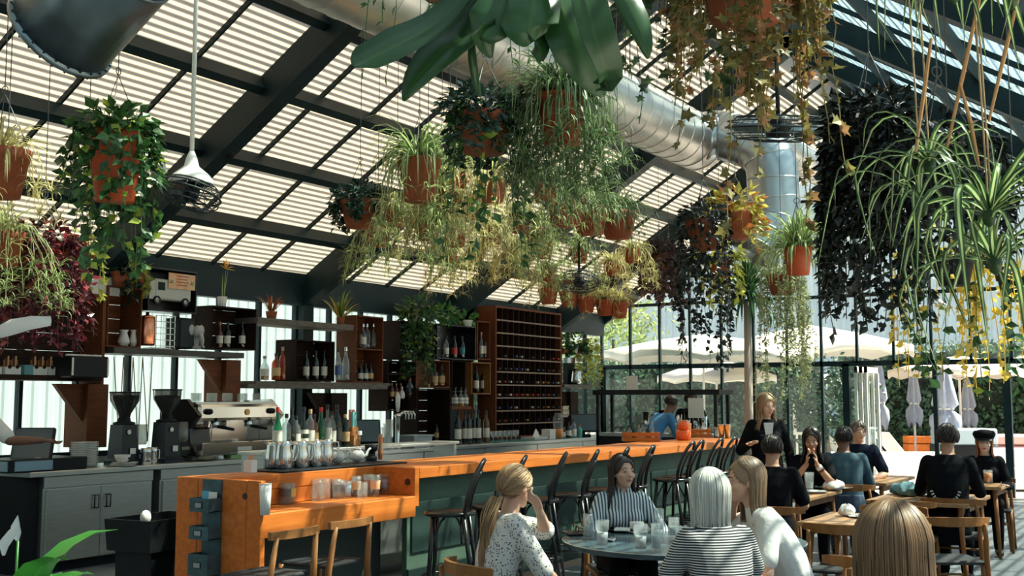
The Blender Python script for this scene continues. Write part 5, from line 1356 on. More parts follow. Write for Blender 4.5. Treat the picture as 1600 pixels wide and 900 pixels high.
    if hair: do_hair(body, Hm, headc, neck, **hair)
    return body, loc, Rz, A, Hm, headc

def do_hair(body, Hm, headc, neck, mat, style='long', length=.25, n=420, face=68, thick=.0042, part=0.0, wave=.0, vol=1.0, fringe=False, zback=.05):
    C = Vector((0, -.014, .03)); R = Vector((.083, .101, .095)) * vol
    # scalp cap
    cap = MB(); NU, NV = 52, 26; vs = []; keep = []
    for i in range(NV + 1):
        e = math.radians(90 - i * (125 / NV))
        for j in range(NU):
            p = 2 * PI * j / NU; v = Vector((C.x + R.x * math.sin(p) * math.cos(e), C.y + R.y * math.cos(p) * math.cos(e), C.z + R.z * math.sin(e))); vs.append(v)
    fs = []
    hl = .062 if not fringe else .03
    for i in range(NV):
        for j in range(NU):
            ids = (i * NU + j, i * NU + (j + 1) % NU, (i + 1) * NU + (j + 1) % NU, (i + 1) * NU + j)
            c = sum((vs[k] for k in ids), Vector()) / 4
            if c.y > .0 and (c.x / .068) ** 2 + ((c.z + .035) / (.112 if not fringe else .08)) ** 2 < 1: continue
            if c.z < -.02 and c.y > -.012: continue
            fs.append(ids)
    cap.add([Hm @ v for v in vs], fs, [(.2, 3.5)] * len(vs))
    o = cap.build('scalp_hair', mat, body, True)
    so_ = o.modifiers.new('thickness', 'SOLIDIFY'); so_.thickness = .012; so_.offset = -1
    mb = MB()
    zs = neck.z - .05
    for k in range(n):
        ph = math.radians(random.uniform(0, 180)); sg = random.choice((-1, 1))
        rad = random.uniform(.99, 1.09)
        pts = []
        if style == 'short':
            e0 = math.radians(random.uniform(-15, 88)); p0 = random.uniform(0, PI)
            if p0 < math.radians(60) and e0 < math.radians(35): continue
            for q in range(4):
                e = e0 - q * .13; pp = (p0 + .08 * q) * sg
                pts.append(Hm @ Vector((C.x + R.x * rad * math.sin(pp) * math.cos(e), C.y + R.y * rad * math.cos(pp) * math.cos(e), C.z + R.z * rad * math.sin(e))))
        elif style == 'pony':
            tie = Vector((0, -.125, -.045))
            e0 = math.radians(random.uniform(5, 85)); p0 = math.radians(random.uniform(8, 150))
            s0 = Vector((R.x * math.sin(p0) * math.cos(e0) * sg, R.y * math.cos(p0) * math.cos(e0), R.z * math.sin(e0)))
            if s0.y > .05 and s0.z < .03: continue
            e1 = (tie - C)
            for q in range(9):
                t = q / 8; v = s0.lerp(e1, t); u = Vector((v.x / R.x, v.y / R.y, v.z / R.z)); m_ = u.length
                v = v / m_ * (1 * (1 - t) + t * min(1.25, m_ if t > .9 else 1)) if m_ < 1.3 else v
                u = Vector((v.x / R.x, v.y / R.y, v.z / R.z)); 
                if t < .95: v = v / u.length * rad
                pts.append(Hm @ (C + v))
        else:
            L = length * random.uniform(.82, 1.05)
            fm = math.radians(face)
            for q in range(7):
                e = math.radians(86 - q * 15.5)
                t = min(1, q / 4.5)
                pe = ph if ph > fm else ph * (1 - t) + (fm + (ph * .25)) * t
                u = Vector((math.sin(pe) * math.cos(e) * sg, math.cos(pe) * math.cos(e), math.sin(e)))
                pts.append(Hm @ Vector((C.x + part * (1 - t) + R.x * rad * u.x, C.y + R.y * rad * u.y, C.z + R.z * rad * u.z)))
            p = pts[-1]; dirv = Vector((p.x - headc.x, p.y - headc.y, 0)); dirv = dirv.normalized() if dirv.length > 0 else Vector((0, -1, 0))
            m_ = 8; fl = random.uniform(-1, 1)
            for q in range(1, m_ + 1):
                z = p.z - L * q / m_
                if pts[-1].z < z: continue
                bulge = 0.0
                if z < zs + .07: bulge = zback * min(1, (zs + .07 - z) / .1)
                wv = wave * math.sin(q * 1.5 + fl * 3)
                r_ = bulge + wv - .012 * (q / m_) 
                pts.append(Vector((p.x + dirv.x * r_ + .008 * fl * q / m_, p.y + dirv.y * r_ - abs(bulge) * .3, z)))
        if len(pts) < 3: continue
        kk = len(pts); rs = [thick * (1 - .75 * (i / (kk - 1)) ** 3) for i in range(kk)]
        o0 = len(mb.v); mb.tube(pts, rs, 4, cap=False); nv = len(mb.v) - o0
        c_ = random.uniform(0, 1)
        mb.uv[o0:] = [(c_, k + .5)] * nv
    if style == 'pony':
        tie = Hm @ Vector((0, -.135, -.045))
        for k in range(170):
            a, r0 = random.uniform(0, 2 * PI), .026 * math.sqrt(random.random())
            pts = []; L = length * random.uniform(.7, 1.0)
            for q in range(13):
                t = q / 12; sw = 1 + .9 * math.sin(min(1, t * 1.4) * PI) * .8
                pts.append(tie + Vector((r0 * sw * math.cos(a) + .008 * math.sin(t * 9 + a), r0 * sw * math.sin(a) - .05 * math.sin(min(1, t * 2.2) * PI / 2) - .03 * t + .008 * math.cos(t * 8 + a * 2), -.01 - L * t)))
            o0 = len(mb.v); mb.tube(pts, [thick * (1 - .7 * (i / 12) ** 3) for i in range(13)], 4, cap=False); mb.uv[o0:] = [(random.random(), 900 + k + .5)] * (len(mb.v) - o0)
        MB().tube([tie + Vector((.022 * math.cos(u), .0 - .006, .022 * math.sin(u))) for u in [2 * PI * j / 14 for j in range(14)]], .006, 6, closed=True).build('hair_tie', BROW, body, True)
    mb.build('hair', mat, body, True, kind='stuff')

BLACKT = principled('black_cloth', (.0045, .005, .007), .9, spec=.1, bump=.5, bscale=14); NAVY = principled('navy_cloth', (.006, .01, .022), .9, spec=.1, bump=.5, bscale=14)
DENIM = principled('teal_denim', (.03, .07, .095), .85, var=.2, scale=12); JEANS = principled('blue_jeans', (.05, .08, .13), .85, var=.2, scale=14)
WHITET = principled('white_tshirt', (.6, .6, .58), .85, bump=1.0, bscale=9); BLUESH = principled('bright_blue_shirt', (.04, .17, .36), .8, bump=.3, bscale=18)
VSTR = wave_mat('navy_white_stripes', (.03, .06, .08), (.6, .63, .62), 14, 'X', .8, .45, .05, 1.2)
HSTR = wave_mat('black_white_stripes', (.62, .62, .6), (.012, .013, .018), 26, 'Z', .8, .35, .05, .5)
def dots():
    m = principled('white_dotted_blouse', (.62, .6, .56), .8)
    n = m.node_tree.nodes; L = m.node_tree.links
    tc = n.new('ShaderNodeTexCoord'); v = n.new('ShaderNodeTexVoronoi'); v.inputs['Scale'].default_value = 75; L.new(tc.outputs['Object'], v.inputs[0])
    r = n.new('ShaderNodeValToRGB'); e = r.color_ramp.elements; e[0].position = .28; e[1].position = .34; e[0].color = (.05, .05, .06, 1); e[1].color = (.62, .6, .56, 1)
    L.new(v.outputs['Distance'], r.inputs[0]); L.new(r.outputs[0], n['Principled BSDF'].inputs['Base Color']); return m
DOTS = dots()
R_ = math.radians
def azto(p, q): return math.atan2(q.y - p.y, q.x - p.x)
Hbl = hairmat('honey_blonde', (.33, .2, .1), (.2, .11, .05)); Hdk = hairmat('near_black', (.022, .014, .011), (.01, .007, .006)); Hsv = hairmat('silver', (.62, .62, .56), (.45, .46, .43)); Hab = hairmat('ash_brown', (.2, .13, .075), (.1, .06, .035)); Hfg = hairmat('light_brown', (.2, .115, .055), (.06, .034, .018)); Hgy = hairmat('grey_brown', (.16, .13, .1), (.09, .07, .055)); Hrd = hairmat('auburn', (.28, .12, .07), (.16, .06, .04))

# ponytail woman, left of the round table
D = 6.4
person('woman with a long honey blonde ponytail in a dotted white blouse at the round table', (806, 762), D, R_(-35), None, lean=12, hyaw=-20, hpitch=-6, skin='fair', voxel=.0075,
       arms={-1: (atd(876, 834, 6.35), atd(846, 808, 6.25), 'w'), 1: ((.03, .14, -.25), (-.04, .3, -.38))}, shirt=DOTS, sleeve=.5, pants=JEANS, shirt_name='blouse', hands=(1.0, .25), hint={-1: (-.25, -.05, .35)}, palm={-1: Vector((0, 1, 0))},
       hair=dict(mat=Hbl, style='pony', length=.48, n=520, thick=.005))
# striped woman behind the table
person('smiling dark haired woman in a navy and white striped shirt behind the round table', (973, 738), 8.0, R_(218), None, lean=5, hyaw=-18, hpitch=2, skin='fair', voxel=.0085,
       shirt=VSTR, sleeve=.95, pants=BLACKT, collar=True, shirt_name='striped_shirt', arms={1: ((.1, .14, -.24), (-.1, .3, -.26)), -1: ((-.1, .14, -.24), (.08, .3, -.26))},
       hair=dict(mat=Hdk, style='long', length=.42, n=520, face=72, thick=.005))
# silver bob woman from behind
person('woman with a silver white bob in a black and white striped top seen from behind', (1107, 776), 5.75, R_(48), None, lean=16, hyaw=0, hpitch=-4, skin='fair', voxel=.0085, shirt=HSTR, sleeve=.33, pants=JEANS, shirt_name='striped_top', spread=1.05,
       arms={-1: ((-.09, .06, -.28), (-.02, .28, -.3)), 1: ((.1, .1, -.26), (0, .3, -.28))}, hair=dict(mat=Hsv, style='long', length=.17, n=700, face=75, thick=.0052, vol=1.12, zback=.01))
# white t-shirt woman on the right of the table
person('ash blonde woman in a white t-shirt leaning on her hand at the round table', (1163, 752), 6.15, R_(118), None, lean=24, hyaw=-12, hpitch=-4, skin='fair', voxel=.0085, shirt=WHITET, sleeve=.36, pants=BLACKT, shirt_name='white_tshirt',
       arms={1: (atd(1136, 826, 6.5), atd(1146, 786, 6.3), 'w'), -1: ((-.09, .03, -.27), (-.05, .22, -.36))}, hands=(.4, .9), hair=dict(mat=Hab, style='long', length=.24, n=560, face=84, thick=.005, zback=.02))
# black t-shirt man from behind
person('short haired man in a black t-shirt seen from behind at the wooden table', (1207, 703), 9.7, R_(8), None, sex='m', lean=10, skin='tan', shirt=BLACKT, sleeve=.4, pants=BLACKT, hair=dict(mat=Hdk, style='short', n=500, thick=.006), voxel=.011)
# woman with clasped hands
d = 11.5
AW = person('woman in a black t-shirt clasping her hands at the wooden table', (1268, 688), d, R_(196), None, lean=6, hpitch=-14, skin='tan', shirt=BLACKT, sleeve=.38, pants=BLACKT, voxel=.009,
       arms={1: ((.02, .2, -.22), (-.115, .25, -.04)), -1: ((-.02, .2, -.22), (.115, .25, -.04))}, hint={1: (-.1, .1, 1), -1: (.1, .1, 1)}, hands=(.9, .9), hair=dict(mat=Hdk, style='long', length=.26, n=420, face=62, thick=.006), palm={1: Vector((1, 0, 0)), -1: Vector((-1, 0, 0))})
# denim-shirt man from behind
person('man in a teal denim shirt seen from behind facing the navy shirt man', (1318, 686), 12.0, R_(18), None, sex='m', lean=12, hyaw=-25, skin='brown', shirt=DENIM, sleeve=.95, pants=JEANS, hair=dict(mat=Hdk, style='short', n=420, thick=.006), voxel=.011, shirt_name='denim_shirt')
# navy shirt man
person('grey haired man in a navy t-shirt resting his arm on the table', (1341, 675), 13.1, R_(206), None, sex='m', lean=8, hyaw=-12, hpitch=-4, skin='fair', shirt=NAVY, sleeve=.42, pants=JEANS, voxel=.0095, shirt_name='navy_tshirt',
       arms={-1: ((-.08, .12, -.3), (.12, .3, -.33)), 1: ((.05, .2, -.28), (-.05, .36, -.3))}, hair=dict(mat=Hgy, style='short', n=520, thick=.006))
# hostess
HO = person('long haired hostess in a black blazer standing by the far end of the bar', (1197, 634), 11.6, R_(214), None, stand=True, lean=3, hyaw=-18, hpitch=-10, skin='fair', shirt=BLACKT, sleeve=.97, pants=BLACKT, shirt_name='blazer', voxel=.0095,
       arms={1: ((.1, .0, -.27), (.06, .22, -.2)), -1: ((-.08, -.02, -.28), (-.06, .1, -.5))}, hands=(.4, .7), hair=dict(mat=Hbl, style='long', length=.26, n=420, face=64, thick=.006, wave=.006))
# black jacket from behind, cap woman
BJ = person('person in a black jacket with white print on the back at the right table', (1481, 686), 10.3, R_(4), None, sex='m', lean=12, hyaw=-8, skin='tan', shirt=BLACKT, sleeve=.97, pants=BLACKT, shirt_name='jacket', voxel=.011, hair=dict(mat=Hdk, style='short', n=560, thick=.008, vol=1.08))
CW = person('woman in a black cap and black jacket facing the camera at the right table', (1538, 692), 12.4, R_(190), None, lean=4, hpitch=-3, skin='pale', shirt=BLACKT, sleeve=.97, pants=BLACKT, shirt_name='jacket', voxel=.009, hair=dict(mat=Hrd, style='long', length=.2, n=420, face=66, thick=.006))
# foreground head
person('person with long light brown hair in the right foreground seen from behind', (1396, 866), 3.0, R_(12), None, lean=8, skin='fair', shirt=NAVY, sleeve=.9, pants=JEANS, voxel=.009, hair=dict(mat=Hfg, style='long', length=.5, n=1900, face=70, thick=.0026, vol=1.12, zback=.07, wave=.004))
# staff: blue shirt bending behind the bar, colleague, bartender on the left
person('man in a bright blue shirt bending behind the far end of the bar', (1049, 632), 17.2, R_(330), 1.56, stand=True, sex='m', lean=38, hpitch=-25, skin='brown', shirt=BLUESH, sleeve=.95, pants=BLACKT, voxel=.012, hair=dict(mat=Hdk, style='short', n=300, thick=.008), shirt_name='blue_shirt')
person('cook with dark hair behind the black framed pass shelf', (1079, 622), 18.6, R_(200), 1.62, stand=True, sex='m', lean=5, skin='brown', shirt=BLACKT, sleeve=.4, pants=BLACKT, voxel=.013, hair=dict(mat=Hdk, style='short', n=240, thick=.008, vol=1.12))
person('bartender in a white t-shirt reaching for the till at the left edge', (-50, 548), 9.6, R_(75), 1.7, stand=True, sex='m', lean=6, skin='brown', shirt=WHITET, sleeve=.42, pants=JEANS, voxel=.01, shirt_name='white_tshirt',
       arms={1: (atd(24, 700, 9.5), atd(82, 688, 9.8), 'w'), -1: ((-.1, .05, -.26), (-.1, .2, -.4))}, hands=(.4, .95), hair=dict(mat=Hdk, style='short', n=240, thick=.007))
# cap for the cap woman
b, loc, Rz, A, Hm, hc = CW
cp = MB().lathe([(.098, .05), (.112, .075), (.118, .1), (.1, .128), (.05, .142), (.001, .145)], 24, (0, -.012, 0), Hm, cap=False).build('cap', BLACKT, b, True)
MB().lathe([(.1, .045), (.103, .07)], 24, (0, -.012, 0), Hm, cap=False).build('cap_band', principled('cap_band', (.03, .03, .035), .4), cp, True)
vz = [[Hm @ Vector((.095 * math.sin(u), .075 + w_ * .06 * math.cos(u) - .01, .052 - .02 * w_)) for u in [(-1.1 + 2.2 * i / 10) for i in range(11)]] for w_ in (0, 1)]
pk = MB(); pk.add(vz[0] + vz[1], [(i, i + 1, 12 + i, 11 + i) for i in range(10)]); o = pk.build('peak', BLACKP, cp, True); sm_ = o.modifiers.new('thickness', 'SOLIDIFY'); sm_.thickness = .004

b, loc, Rz, A, Hm, hc = HO
MB().prism([Vector((-.05, .128, hc.z - .17)), Vector((.05, .128, hc.z - .17)), Vector((.012, .138, hc.z - .46)), Vector((-.012, .138, hc.z - .46))], (0, 0, 0), (0, .018, 0)).build('white_blouse_front', WHITET, b)
b, loc, Rz, A, Hm, hc = BJ
PRW = principled('white_jacket_print', (.55, .55, .53), .8)
for j in range(13):
    u = PI + .25 + (PI - .5) * j / 12; MB().box(-.006, -.004, -.012, .006, .004, .012, M=Matrix.Translation((.12 * math.cos(u), -.128 + .02 * abs(math.cos(u)), hc.z - .42 + .12 * math.sin(u))) @ Matrix.Rotation(-(u - PI / 2), 4, 'Y')).build('print_mark', PRW, b)
b, loc, Rz, A, Hm, hc = AW
for s_ in (-1,):
    el, wr = A[s_]; dv = (wr - el).normalized()
    MB().tube([wr - dv * .02, wr - dv * .055], .033, 14).build('watch', WHITEC, b, True); MB().tube([wr - dv * .06, wr - dv * .08], .034, 14).build('bracelet', WOODM, b, True)

# chairs round the tables
def fl(px, py, D): p = atd(px, py, D); return Vector((p.x, p.y, 0))
q = fl(790, 870, 6.3); dining_chair('wooden chair under the ponytail woman', fl(778, 870, 6.22), R_(-35))
dining_chair('wooden chair under the silver bob woman', fl(1090, 890, 5.5), R_(48))
dining_chair('wooden chair with rounded rail right of the white t-shirt woman', fl(1262, 850, 6.2), R_(120))
dining_chair('wooden chair under the striped shirt woman', fl(972, 800, 8.15), R_(218))
dining_chair('wooden chair under the black t-shirt man', fl(1212, 780, 9.45), R_(6))
dining_chair('wooden chair behind the woman clasping her hands', fl(1283, 745, 11.9), R_(196))
dining_chair('empty wooden chair at the near side of the cutlery table', Vector((B1.x - .12, B1.y - .4, 0)), R_(2))
dining_chair('empty wooden chair at the far side of the cutlery table', Vector((B2.x + .22, B1.y - .4, 0)), R_(181))
dining_chair('empty wooden chair at the near side of the teal napkin table', Vector((C1.x - .12, (C1.y + C2.y) / 2 + .05, 0)), R_(3))
dining_chair('empty wooden chair at the far side of the teal napkin table', Vector((C3.x + .2, (C1.y + C2.y) / 2 + .25, 0)), R_(184))
dining_chair('wooden chair under the black jacket person', fl(1492, 770, 10.15), R_(4))
dining_chair('wooden chair under the cap woman', fl(1545, 750, 12.5), R_(188))
dining_chair('wooden chair under the teal denim shirt man', fl(1325, 745, 11.8), R_(16))
dining_chair('empty wooden chair in front of the right foreground table legs', fl(1478, 845, 8.6), R_(30))
dining_chair('wooden chair whose rail peeks in at the bottom left', fl(428, 935, 5.0), R_(200))

# ---- on the tables
def tt(px, py): return atz(px, py, ZT + .002)
ICE = principled('ice_water', (.7, .75, .76), .2, trans=.5)
for i, (px, py, kd, r, h, ds) in enumerate(((919, 842, 'tumbler', .034, .16, 'tall ribbed water glass in front of the striped woman'), (941, 857, 'goblet', .045, .17, 'cut glass goblet near the left of the round table'), (1001, 863, 'goblet', .045, .165, 'cut glass goblet at the front of the round table'),
        (1026, 862, 'tumbler', .034, .165, 'tall ribbed water glass at the front of the round table'), (1030, 832, 'tumbler', .034, .16, 'tall ribbed water glass beside the folded hands'), (1053, 840, 'tumbler', .036, .13, 'clear glass beside the silver bob woman'))):
    glass(ds, tt(px, py), kd, r, h, ICE, .55, 'glasses on the round table', n=20)
p = tt(995, 832); t = thing('coffee_cup', 'grey white coffee cup on a saucer on the round table', 'cup', p, .3); MB().lathe([(.05, 0), (.078, .008), (.078, .012), (.04, .006)], 20).build('saucer', WHITEC, t, True); MB().lathe([(.028, .01), (.044, .03), (.05, .07), (.047, .07), (.04, .03), (.001, .02)], 20).build('bowl', WHITEC, t, True); MB().tube([(.048, 0, .06), (.078, 0, .055), (.07, 0, .03), (.044, 0, .028)], .005, 6).build('handle', WHITEC, t, True)
for i, (px, py) in enumerate(((955, 846), (1024, 846))):
    p = tt(px, py); t = thing('small_dish', 'small round steel sauce dish on the round table, %s' % ('left' if i == 0 else 'right'), 'dish', p); MB().lathe([(.02, 0), (.032, .02), (.03, .02), (.018, .006), (.001, .006)], 16).build('dish', STAINB, t, True); MB().tube([(.02, 0, .02), (.08, .03, .012)], .003, 6).build('spoon', STAINB, t, True)
p = tt(975, 829); t = thing('plate', 'dark oval plate with a napkin in front of the striped woman', 'plate', p, .4); MB().lathe([(.1, 0), (.15, .014), (.15, .02), (.09, .008), (.001, .008)], 24).build('plate', BLACKM, t, True); MB().box(-.16, -.05, .012, -.03, .06, .026, bev=.005).build('napkin', PAPER, t)
p = tt(900, 834); t = thing('sunglasses', 'tortoiseshell sunglasses on a black folder on the round table', 'sunglasses', p, .8); MB().box(-.11, -.08, 0, .11, .08, .012, bev=.003).build('folder', BLACKM, t)
for s in (-1, 1): MB().tube([(s * .035 + .026 * math.cos(u), 0, .04 + .022 * math.sin(u)) for u in [2 * PI * j / 16 for j in range(16)]], .004, 6, closed=True).build('rim', principled('tortoise_frame', (.12, .05, .02), .3), t, True); MB().tube([(s * .062, 0, .045), (s * .066, -.06, .03), (s * .06, -.11, .016)], .003, 6).build('temple', MATS['tortoise_frame'], t, True)
# table A
p = tt(1268, 770); t = thing('slate_plate', 'white plate with dark rim near the water glass', 'plate', p); MB().lathe([(.1, 0), (.15, .012), (.15, .018), (.09, .008), (.001, .008)], 24).build('plate', WHITEC, t, True); MB().lathe([(.15, .012), (.153, .016), (.15, .02)], 24, cap=False).build('rim', BLACKM, t, True)
glass('clear pint glass of water on the napkin table', tt(1268, 769) + Vector((0, .02, .02)), 'pint', .05, .17, ICE, .4)
CLOTH = principled('white_linen', (.68, .64, .58), .9, bump=.8, bscale=22); TEALC = principled('teal_linen', (.1, .2, .22), .9, bump=.8, bscale=22)
def crumple(label, px, py, rx, ry, rz_, mat=CLOTH, seed=0, nm='napkin'):
    p = tt(px, py); m = MB(); t = None
    m.sphere((0, 0, rz_ * .5), 1, 20, 12, (rx, ry, rz_ * .55))
    rr = random.Random(seed); m.v = [(x * (1 + .16 * math.sin(9 * y / ry + seed)), y * (1 + .16 * math.cos(8 * x / rx + seed)), max(0.001, z * (1 + .35 * math.sin(7 * x / rx + 5 * y / ry + seed)))) for x, y, z in m.v]
    return tag(m.build(nm, mat, None, True, loc=p), label, nm.replace('_', ' '))
crumple('white linen napkin at the right side of the napkin table', 1302, 766, .14, .1, .08, seed=1); crumple('pale napkin behind the water glass', 1280, 763, .12, .12, .04, principled('pale_blue_linen', (.3, .45, .48), .9), 2)
p = tt(1312, 763); t = thing('bread_plate', 'white oval plate with toast on the napkin table', 'plate', p); MB().lathe([(.08, 0), (.13, .012), (.12, .008)], 20).build('plate', WHITEC, t, True); MB().box(-.08, -.05, .012, .08, .05, .03, bev=.01).build('toast', principled('toast', (.45, .22, .08), .8), t)
crumple('white napkin bundle with cutlery on the cutlery table', 1323, 806, .07, .06, .07, seed=3); p = tt(1348, 808); t = thing('side_plate', 'white side plate with cutlery on the cutlery table', 'plate', p); MB().lathe([(.08, 0), (.12, .012), (.11, .008)], 20).build('plate', WHITEC, t, True)
for j in range(2): MB().tube([(-.12, .02 * j, .02), (.1, .02 * j + .01, .02)], [.005, .003], 6).build('cutlery', STAINB, t, True)
crumple('teal linen napkin bundle on the teal napkin table', 1420, 775, .14, .1, .1, TEALC, 4); crumple('second teal napkin beside the plate on the teal napkin table', 1406, 772, .12, .09, .08, TEALC, 5)
p = tt(1450, 774); t = thing('dinner_plate', 'white plate with cutlery on the teal napkin table', 'plate', p); MB().lathe([(.1, 0), (.16, .014), (.15, .01)], 24).build('plate', WHITEC, t, True); MB().tube([(-.14, -.03, .022), (.15, .0, .022)], .004, 6).build('cutlery', STAINB, t, True)
glass('glass of orange juice in front of the cap woman', tt(1544, 755), 'tumbler', .05, .14, principled('orange_juice', (.8, .26, .02), .4), .8)
p = tt(1557, 752); t = thing('flower_vase', 'small dark vase with white flowers in front of the cap woman', 'vase', p); MB().lathe([(.05, 0), (.06, .05), (.045, .14), (.05, .16)], 14).build('vase_body', BLACKM, t, True)
for j in range(7): a = j * .9; MB().tube([(0, 0, .14), (.05 * math.cos(a), .05 * math.sin(a), .24)], .003, 5).build('stem', HEDGE, t); MB().sphere((.05 * math.cos(a), .05 * math.sin(a), .25), .022, 8, 6, (1, 1, .7)).build('blossom', PAPER, t, True)
# ================================================================== plants
def blade(mb, pts, ws, nh, uid, fold=.25):
    """leaf blade along pts, widths ws, nh: hint for the upper side"""
    k = len(pts); vs = []; uv = []; prev = None
    for i in range(k):
        d = (pts[min(i + 1, k - 1)] - pts[max(i - 1, 0)]); d.normalize()
        s = d.cross(nh)
        if s.length < 1e-3: s = d.cross(Vector((.3, .7, .2)))
        s.normalize()
        if prev is not None and s.dot(prev) < 0: s = -s
        prev = s; n = s.cross(d)
        w = ws[i] / 2
        vs += [pts[i] - s * w + n * w * fold, pts[i], pts[i] + s * w + n * w * fold]
        t = uid + .05 + .9 * i / (k - 1); uv += [(0, t), (.5, t), (1, t)]
    fs = []
    for i in range(k - 1):
        a = 3 * i; fs += [(a, a + 1, a + 4, a + 3), (a + 1, a + 2, a + 5, a + 4)]
    mb.add(vs, fs, uv)
def arc_pts(az, el, L, droop, k=7, bend=0.0):
    pts = []; p = Vector((0, 0, 0)); e = el; a = az
    for i in range(k):
        pts.append(p.copy()); st = L / (k - 1)
        p = p + Vector((math.cos(a) * math.cos(e), math.sin(a) * math.cos(e), math.sin(e))) * st
        e = max(-1.5, e - droop * (1.3 * (i + 1) / k)); a += bend
    return pts
def spider_mesh(name, n, L, w, seed, droop=.75, runners=8, rlen=.35, pl=.09, k=7, el=(25, 85), pln=9, r0=.03):
    rd = random.Random(seed); mb = MB(); uid = 0
    for i in range(n):
        az = rd.uniform(0, 2 * PI); e = math.radians(rd.uniform(*el)); l = L * rd.uniform(.55, 1.1)
        pts = arc_pts(az, e, l, droop * rd.uniform(.6, 1.3), k, rd.uniform(-.08, .08))
        o = Vector((r0 * math.cos(az), r0 * math.sin(az), 0)); pts = [p + o for p in pts]
        ww = w * rd.uniform(.7, 1.2)
        blade(mb, pts, [ww * .7] + [ww * (1 - (j / (k - 1)) ** 2.5) + .001 for j in range(1, k)], Vector((0, 0, 1)), uid); uid += 1
    for i in range(runners):
        az = rd.uniform(0, 2 * PI); l = rlen * rd.uniform(.4, 1.1)
        p0 = Vector((.1 * math.cos(az), .1 * math.sin(az), .02)); pts = [Vector((0, 0, 0)), p0 + Vector((.05 * math.cos(az), .05 * math.sin(az), .03))]
        x = Vector((.17 * math.cos(az) * rd.uniform(.7, 1.4), .17 * math.sin(az) * rd.uniform(.7, 1.4), 0))
        nseg = 5
        for j in range(1, nseg + 1): pts.append(x * (1 + .1 * j) + Vector((rd.uniform(-.012, .012), rd.uniform(-.012, .012), -l * j / nseg)))
        o0 = len(mb.v); mb.tube(pts, .0025, 4, cap=False); mb.uv[o0:] = [(.5, uid + .5)] * (len(mb.v) - o0); uid += 1
        ends = [pts[-1]] + ([pts[4]] if l > .25 else []) + ([pts[5]] if l > .4 else [])
        for en in ends:
            for j in range(pln):
                q = arc_pts(rd.uniform(0, 2 * PI), math.radians(rd.uniform(-10, 75)), pl * rd.uniform(.6, 1.3), 1.0, 5)
                blade(mb, [v + en for v in q], [w * .5, w * .62, w * .55, w * .35, .001], Vector((0, 0, 1)), uid); uid += 1
    return mb.mesh(name)
def simple_leaf(mb, p, d, nrm, l, w, uid, kind='oval'):
    d = d.normalized(); s = d.cross(nrm); 
    s = s.normalized() if s.length > 1e-4 else Vector((1, 0, 0)); n = s.cross(d)
    if kind == 'oval':
        vs = [p, p + d * l * .45 - s * w * .5 + n * w * .12, p + d * l * .5 - n * w * .06, p + d * l * .45 + s * w * .5 + n * w * .12, p + d * l - n * l * .12]
        mb.add(vs, [(0, 2, 1), (0, 3, 2), (1, 2, 4), (2, 3, 4)], [(.5, uid + .1), (0, uid + .5), (.5, uid + .5), (1, uid + .5), (.5, uid + .9)])
    else:   # five-pointed ivy leaf
        out = [(0, 0), (-.42, .02), (-.3, .3), (-.62, .52), (-.22, .6), (0, 1.05), (.22, .6), (.62, .52), (.3, .3), (.42, .02)]
        vs = [p + s * (x * w) + d * (y * l) + n * (abs(x) * w * .2) for x, y in out] + [p + d * l * .42]
        mb.add(vs, [(i, (i + 1) % 10, 10) for i in range(10)], [(.5 + x * .8, uid + .1 + .8 * max(0, y) / 1.1) for x, y in out] + [(.5, uid + .5)])
def trail_mesh(name, nv, lmin, lmax, rad, leaf, seed, kind='oval', dens=26, top=60, spread=1.0, topr=None, aspect=.7, bulge=.06):
    """vines that spill over a pot rim and hang, plus a leafy crown"""
    rd = random.Random(seed); mb = MB(); uid = 0
    for i in range(nv):
        az = rd.uniform(0, 2 * PI); L = rd.uniform(lmin, lmax); c, s_ = math.cos(az), math.sin(az)
        pts = []; r = rad * rd.uniform(.3, .9)
        pts.append(Vector((r * c, r * s_, .0))); pts.append(Vector((rad * c, rad * s_, .05 + bulge * rd.random())))
        rr = rad * (1 + .35 * spread * rd.random())
        m = max(4, int(L / .07)); x0, y0 = rr * c, rr * s_
        for j in range(m):
            x0 += rd.uniform(-.012, .012); y0 += rd.uniform(-.012, .012)
            pts.append(Vector((x0 + .02 * spread * c * j / m, y0 + .02 * spread * s_ * j / m, -L * (j + .5) / m)))
        o0 = len(mb.v); mb.tube(pts, .0022, 3, cap=False); mb.uv[o0:] = [(.5, 7.5)] * (len(mb.v) - o0)
        tot = int(dens * (L + rad))
        for j in range(tot):
            t = rd.uniform(0, len(pts) - 1.001); a = int(t); p = pts[a].lerp(pts[a + 1], t - a)
            out = Vector((p.x, p.y, 0)); out = out.normalized() if out.length > .001 else Vector((1, 0, 0))
            d = Vector((rd.uniform(-1, 1), rd.uniform(-1, 1), rd.uniform(-1.1, .25))) + out * .6
            n = out + Vector((rd.uniform(-.6, .6), rd.uniform(-.6, .6), rd.uniform(.0, 1.2)))
            l = leaf * rd.uniform(.6, 1.25); simple_leaf(mb, p, d, n, l, l * aspect, uid, kind); uid += 1
    tr_ = topr or rad * 1.05
    for i in range(top):
        v = Vector((rd.gauss(0, 1), rd.gauss(0, 1), abs(rd.gauss(0, .8)))).normalized() * tr_ * rd.uniform(.6, 1.05)
        v.z = v.z * .7 + .02; l = leaf * rd.uniform(.7, 1.3)
        simple_leaf(mb, v, v.normalized() + Vector((rd.uniform(-.5, .5), rd.uniform(-.5, .5), rd.uniform(-.8, .3))), v.normalized() + Vector((0, 0, .5)), l, l * aspect, uid, kind); uid += 1
    return mb.mesh(name)
PM = {}
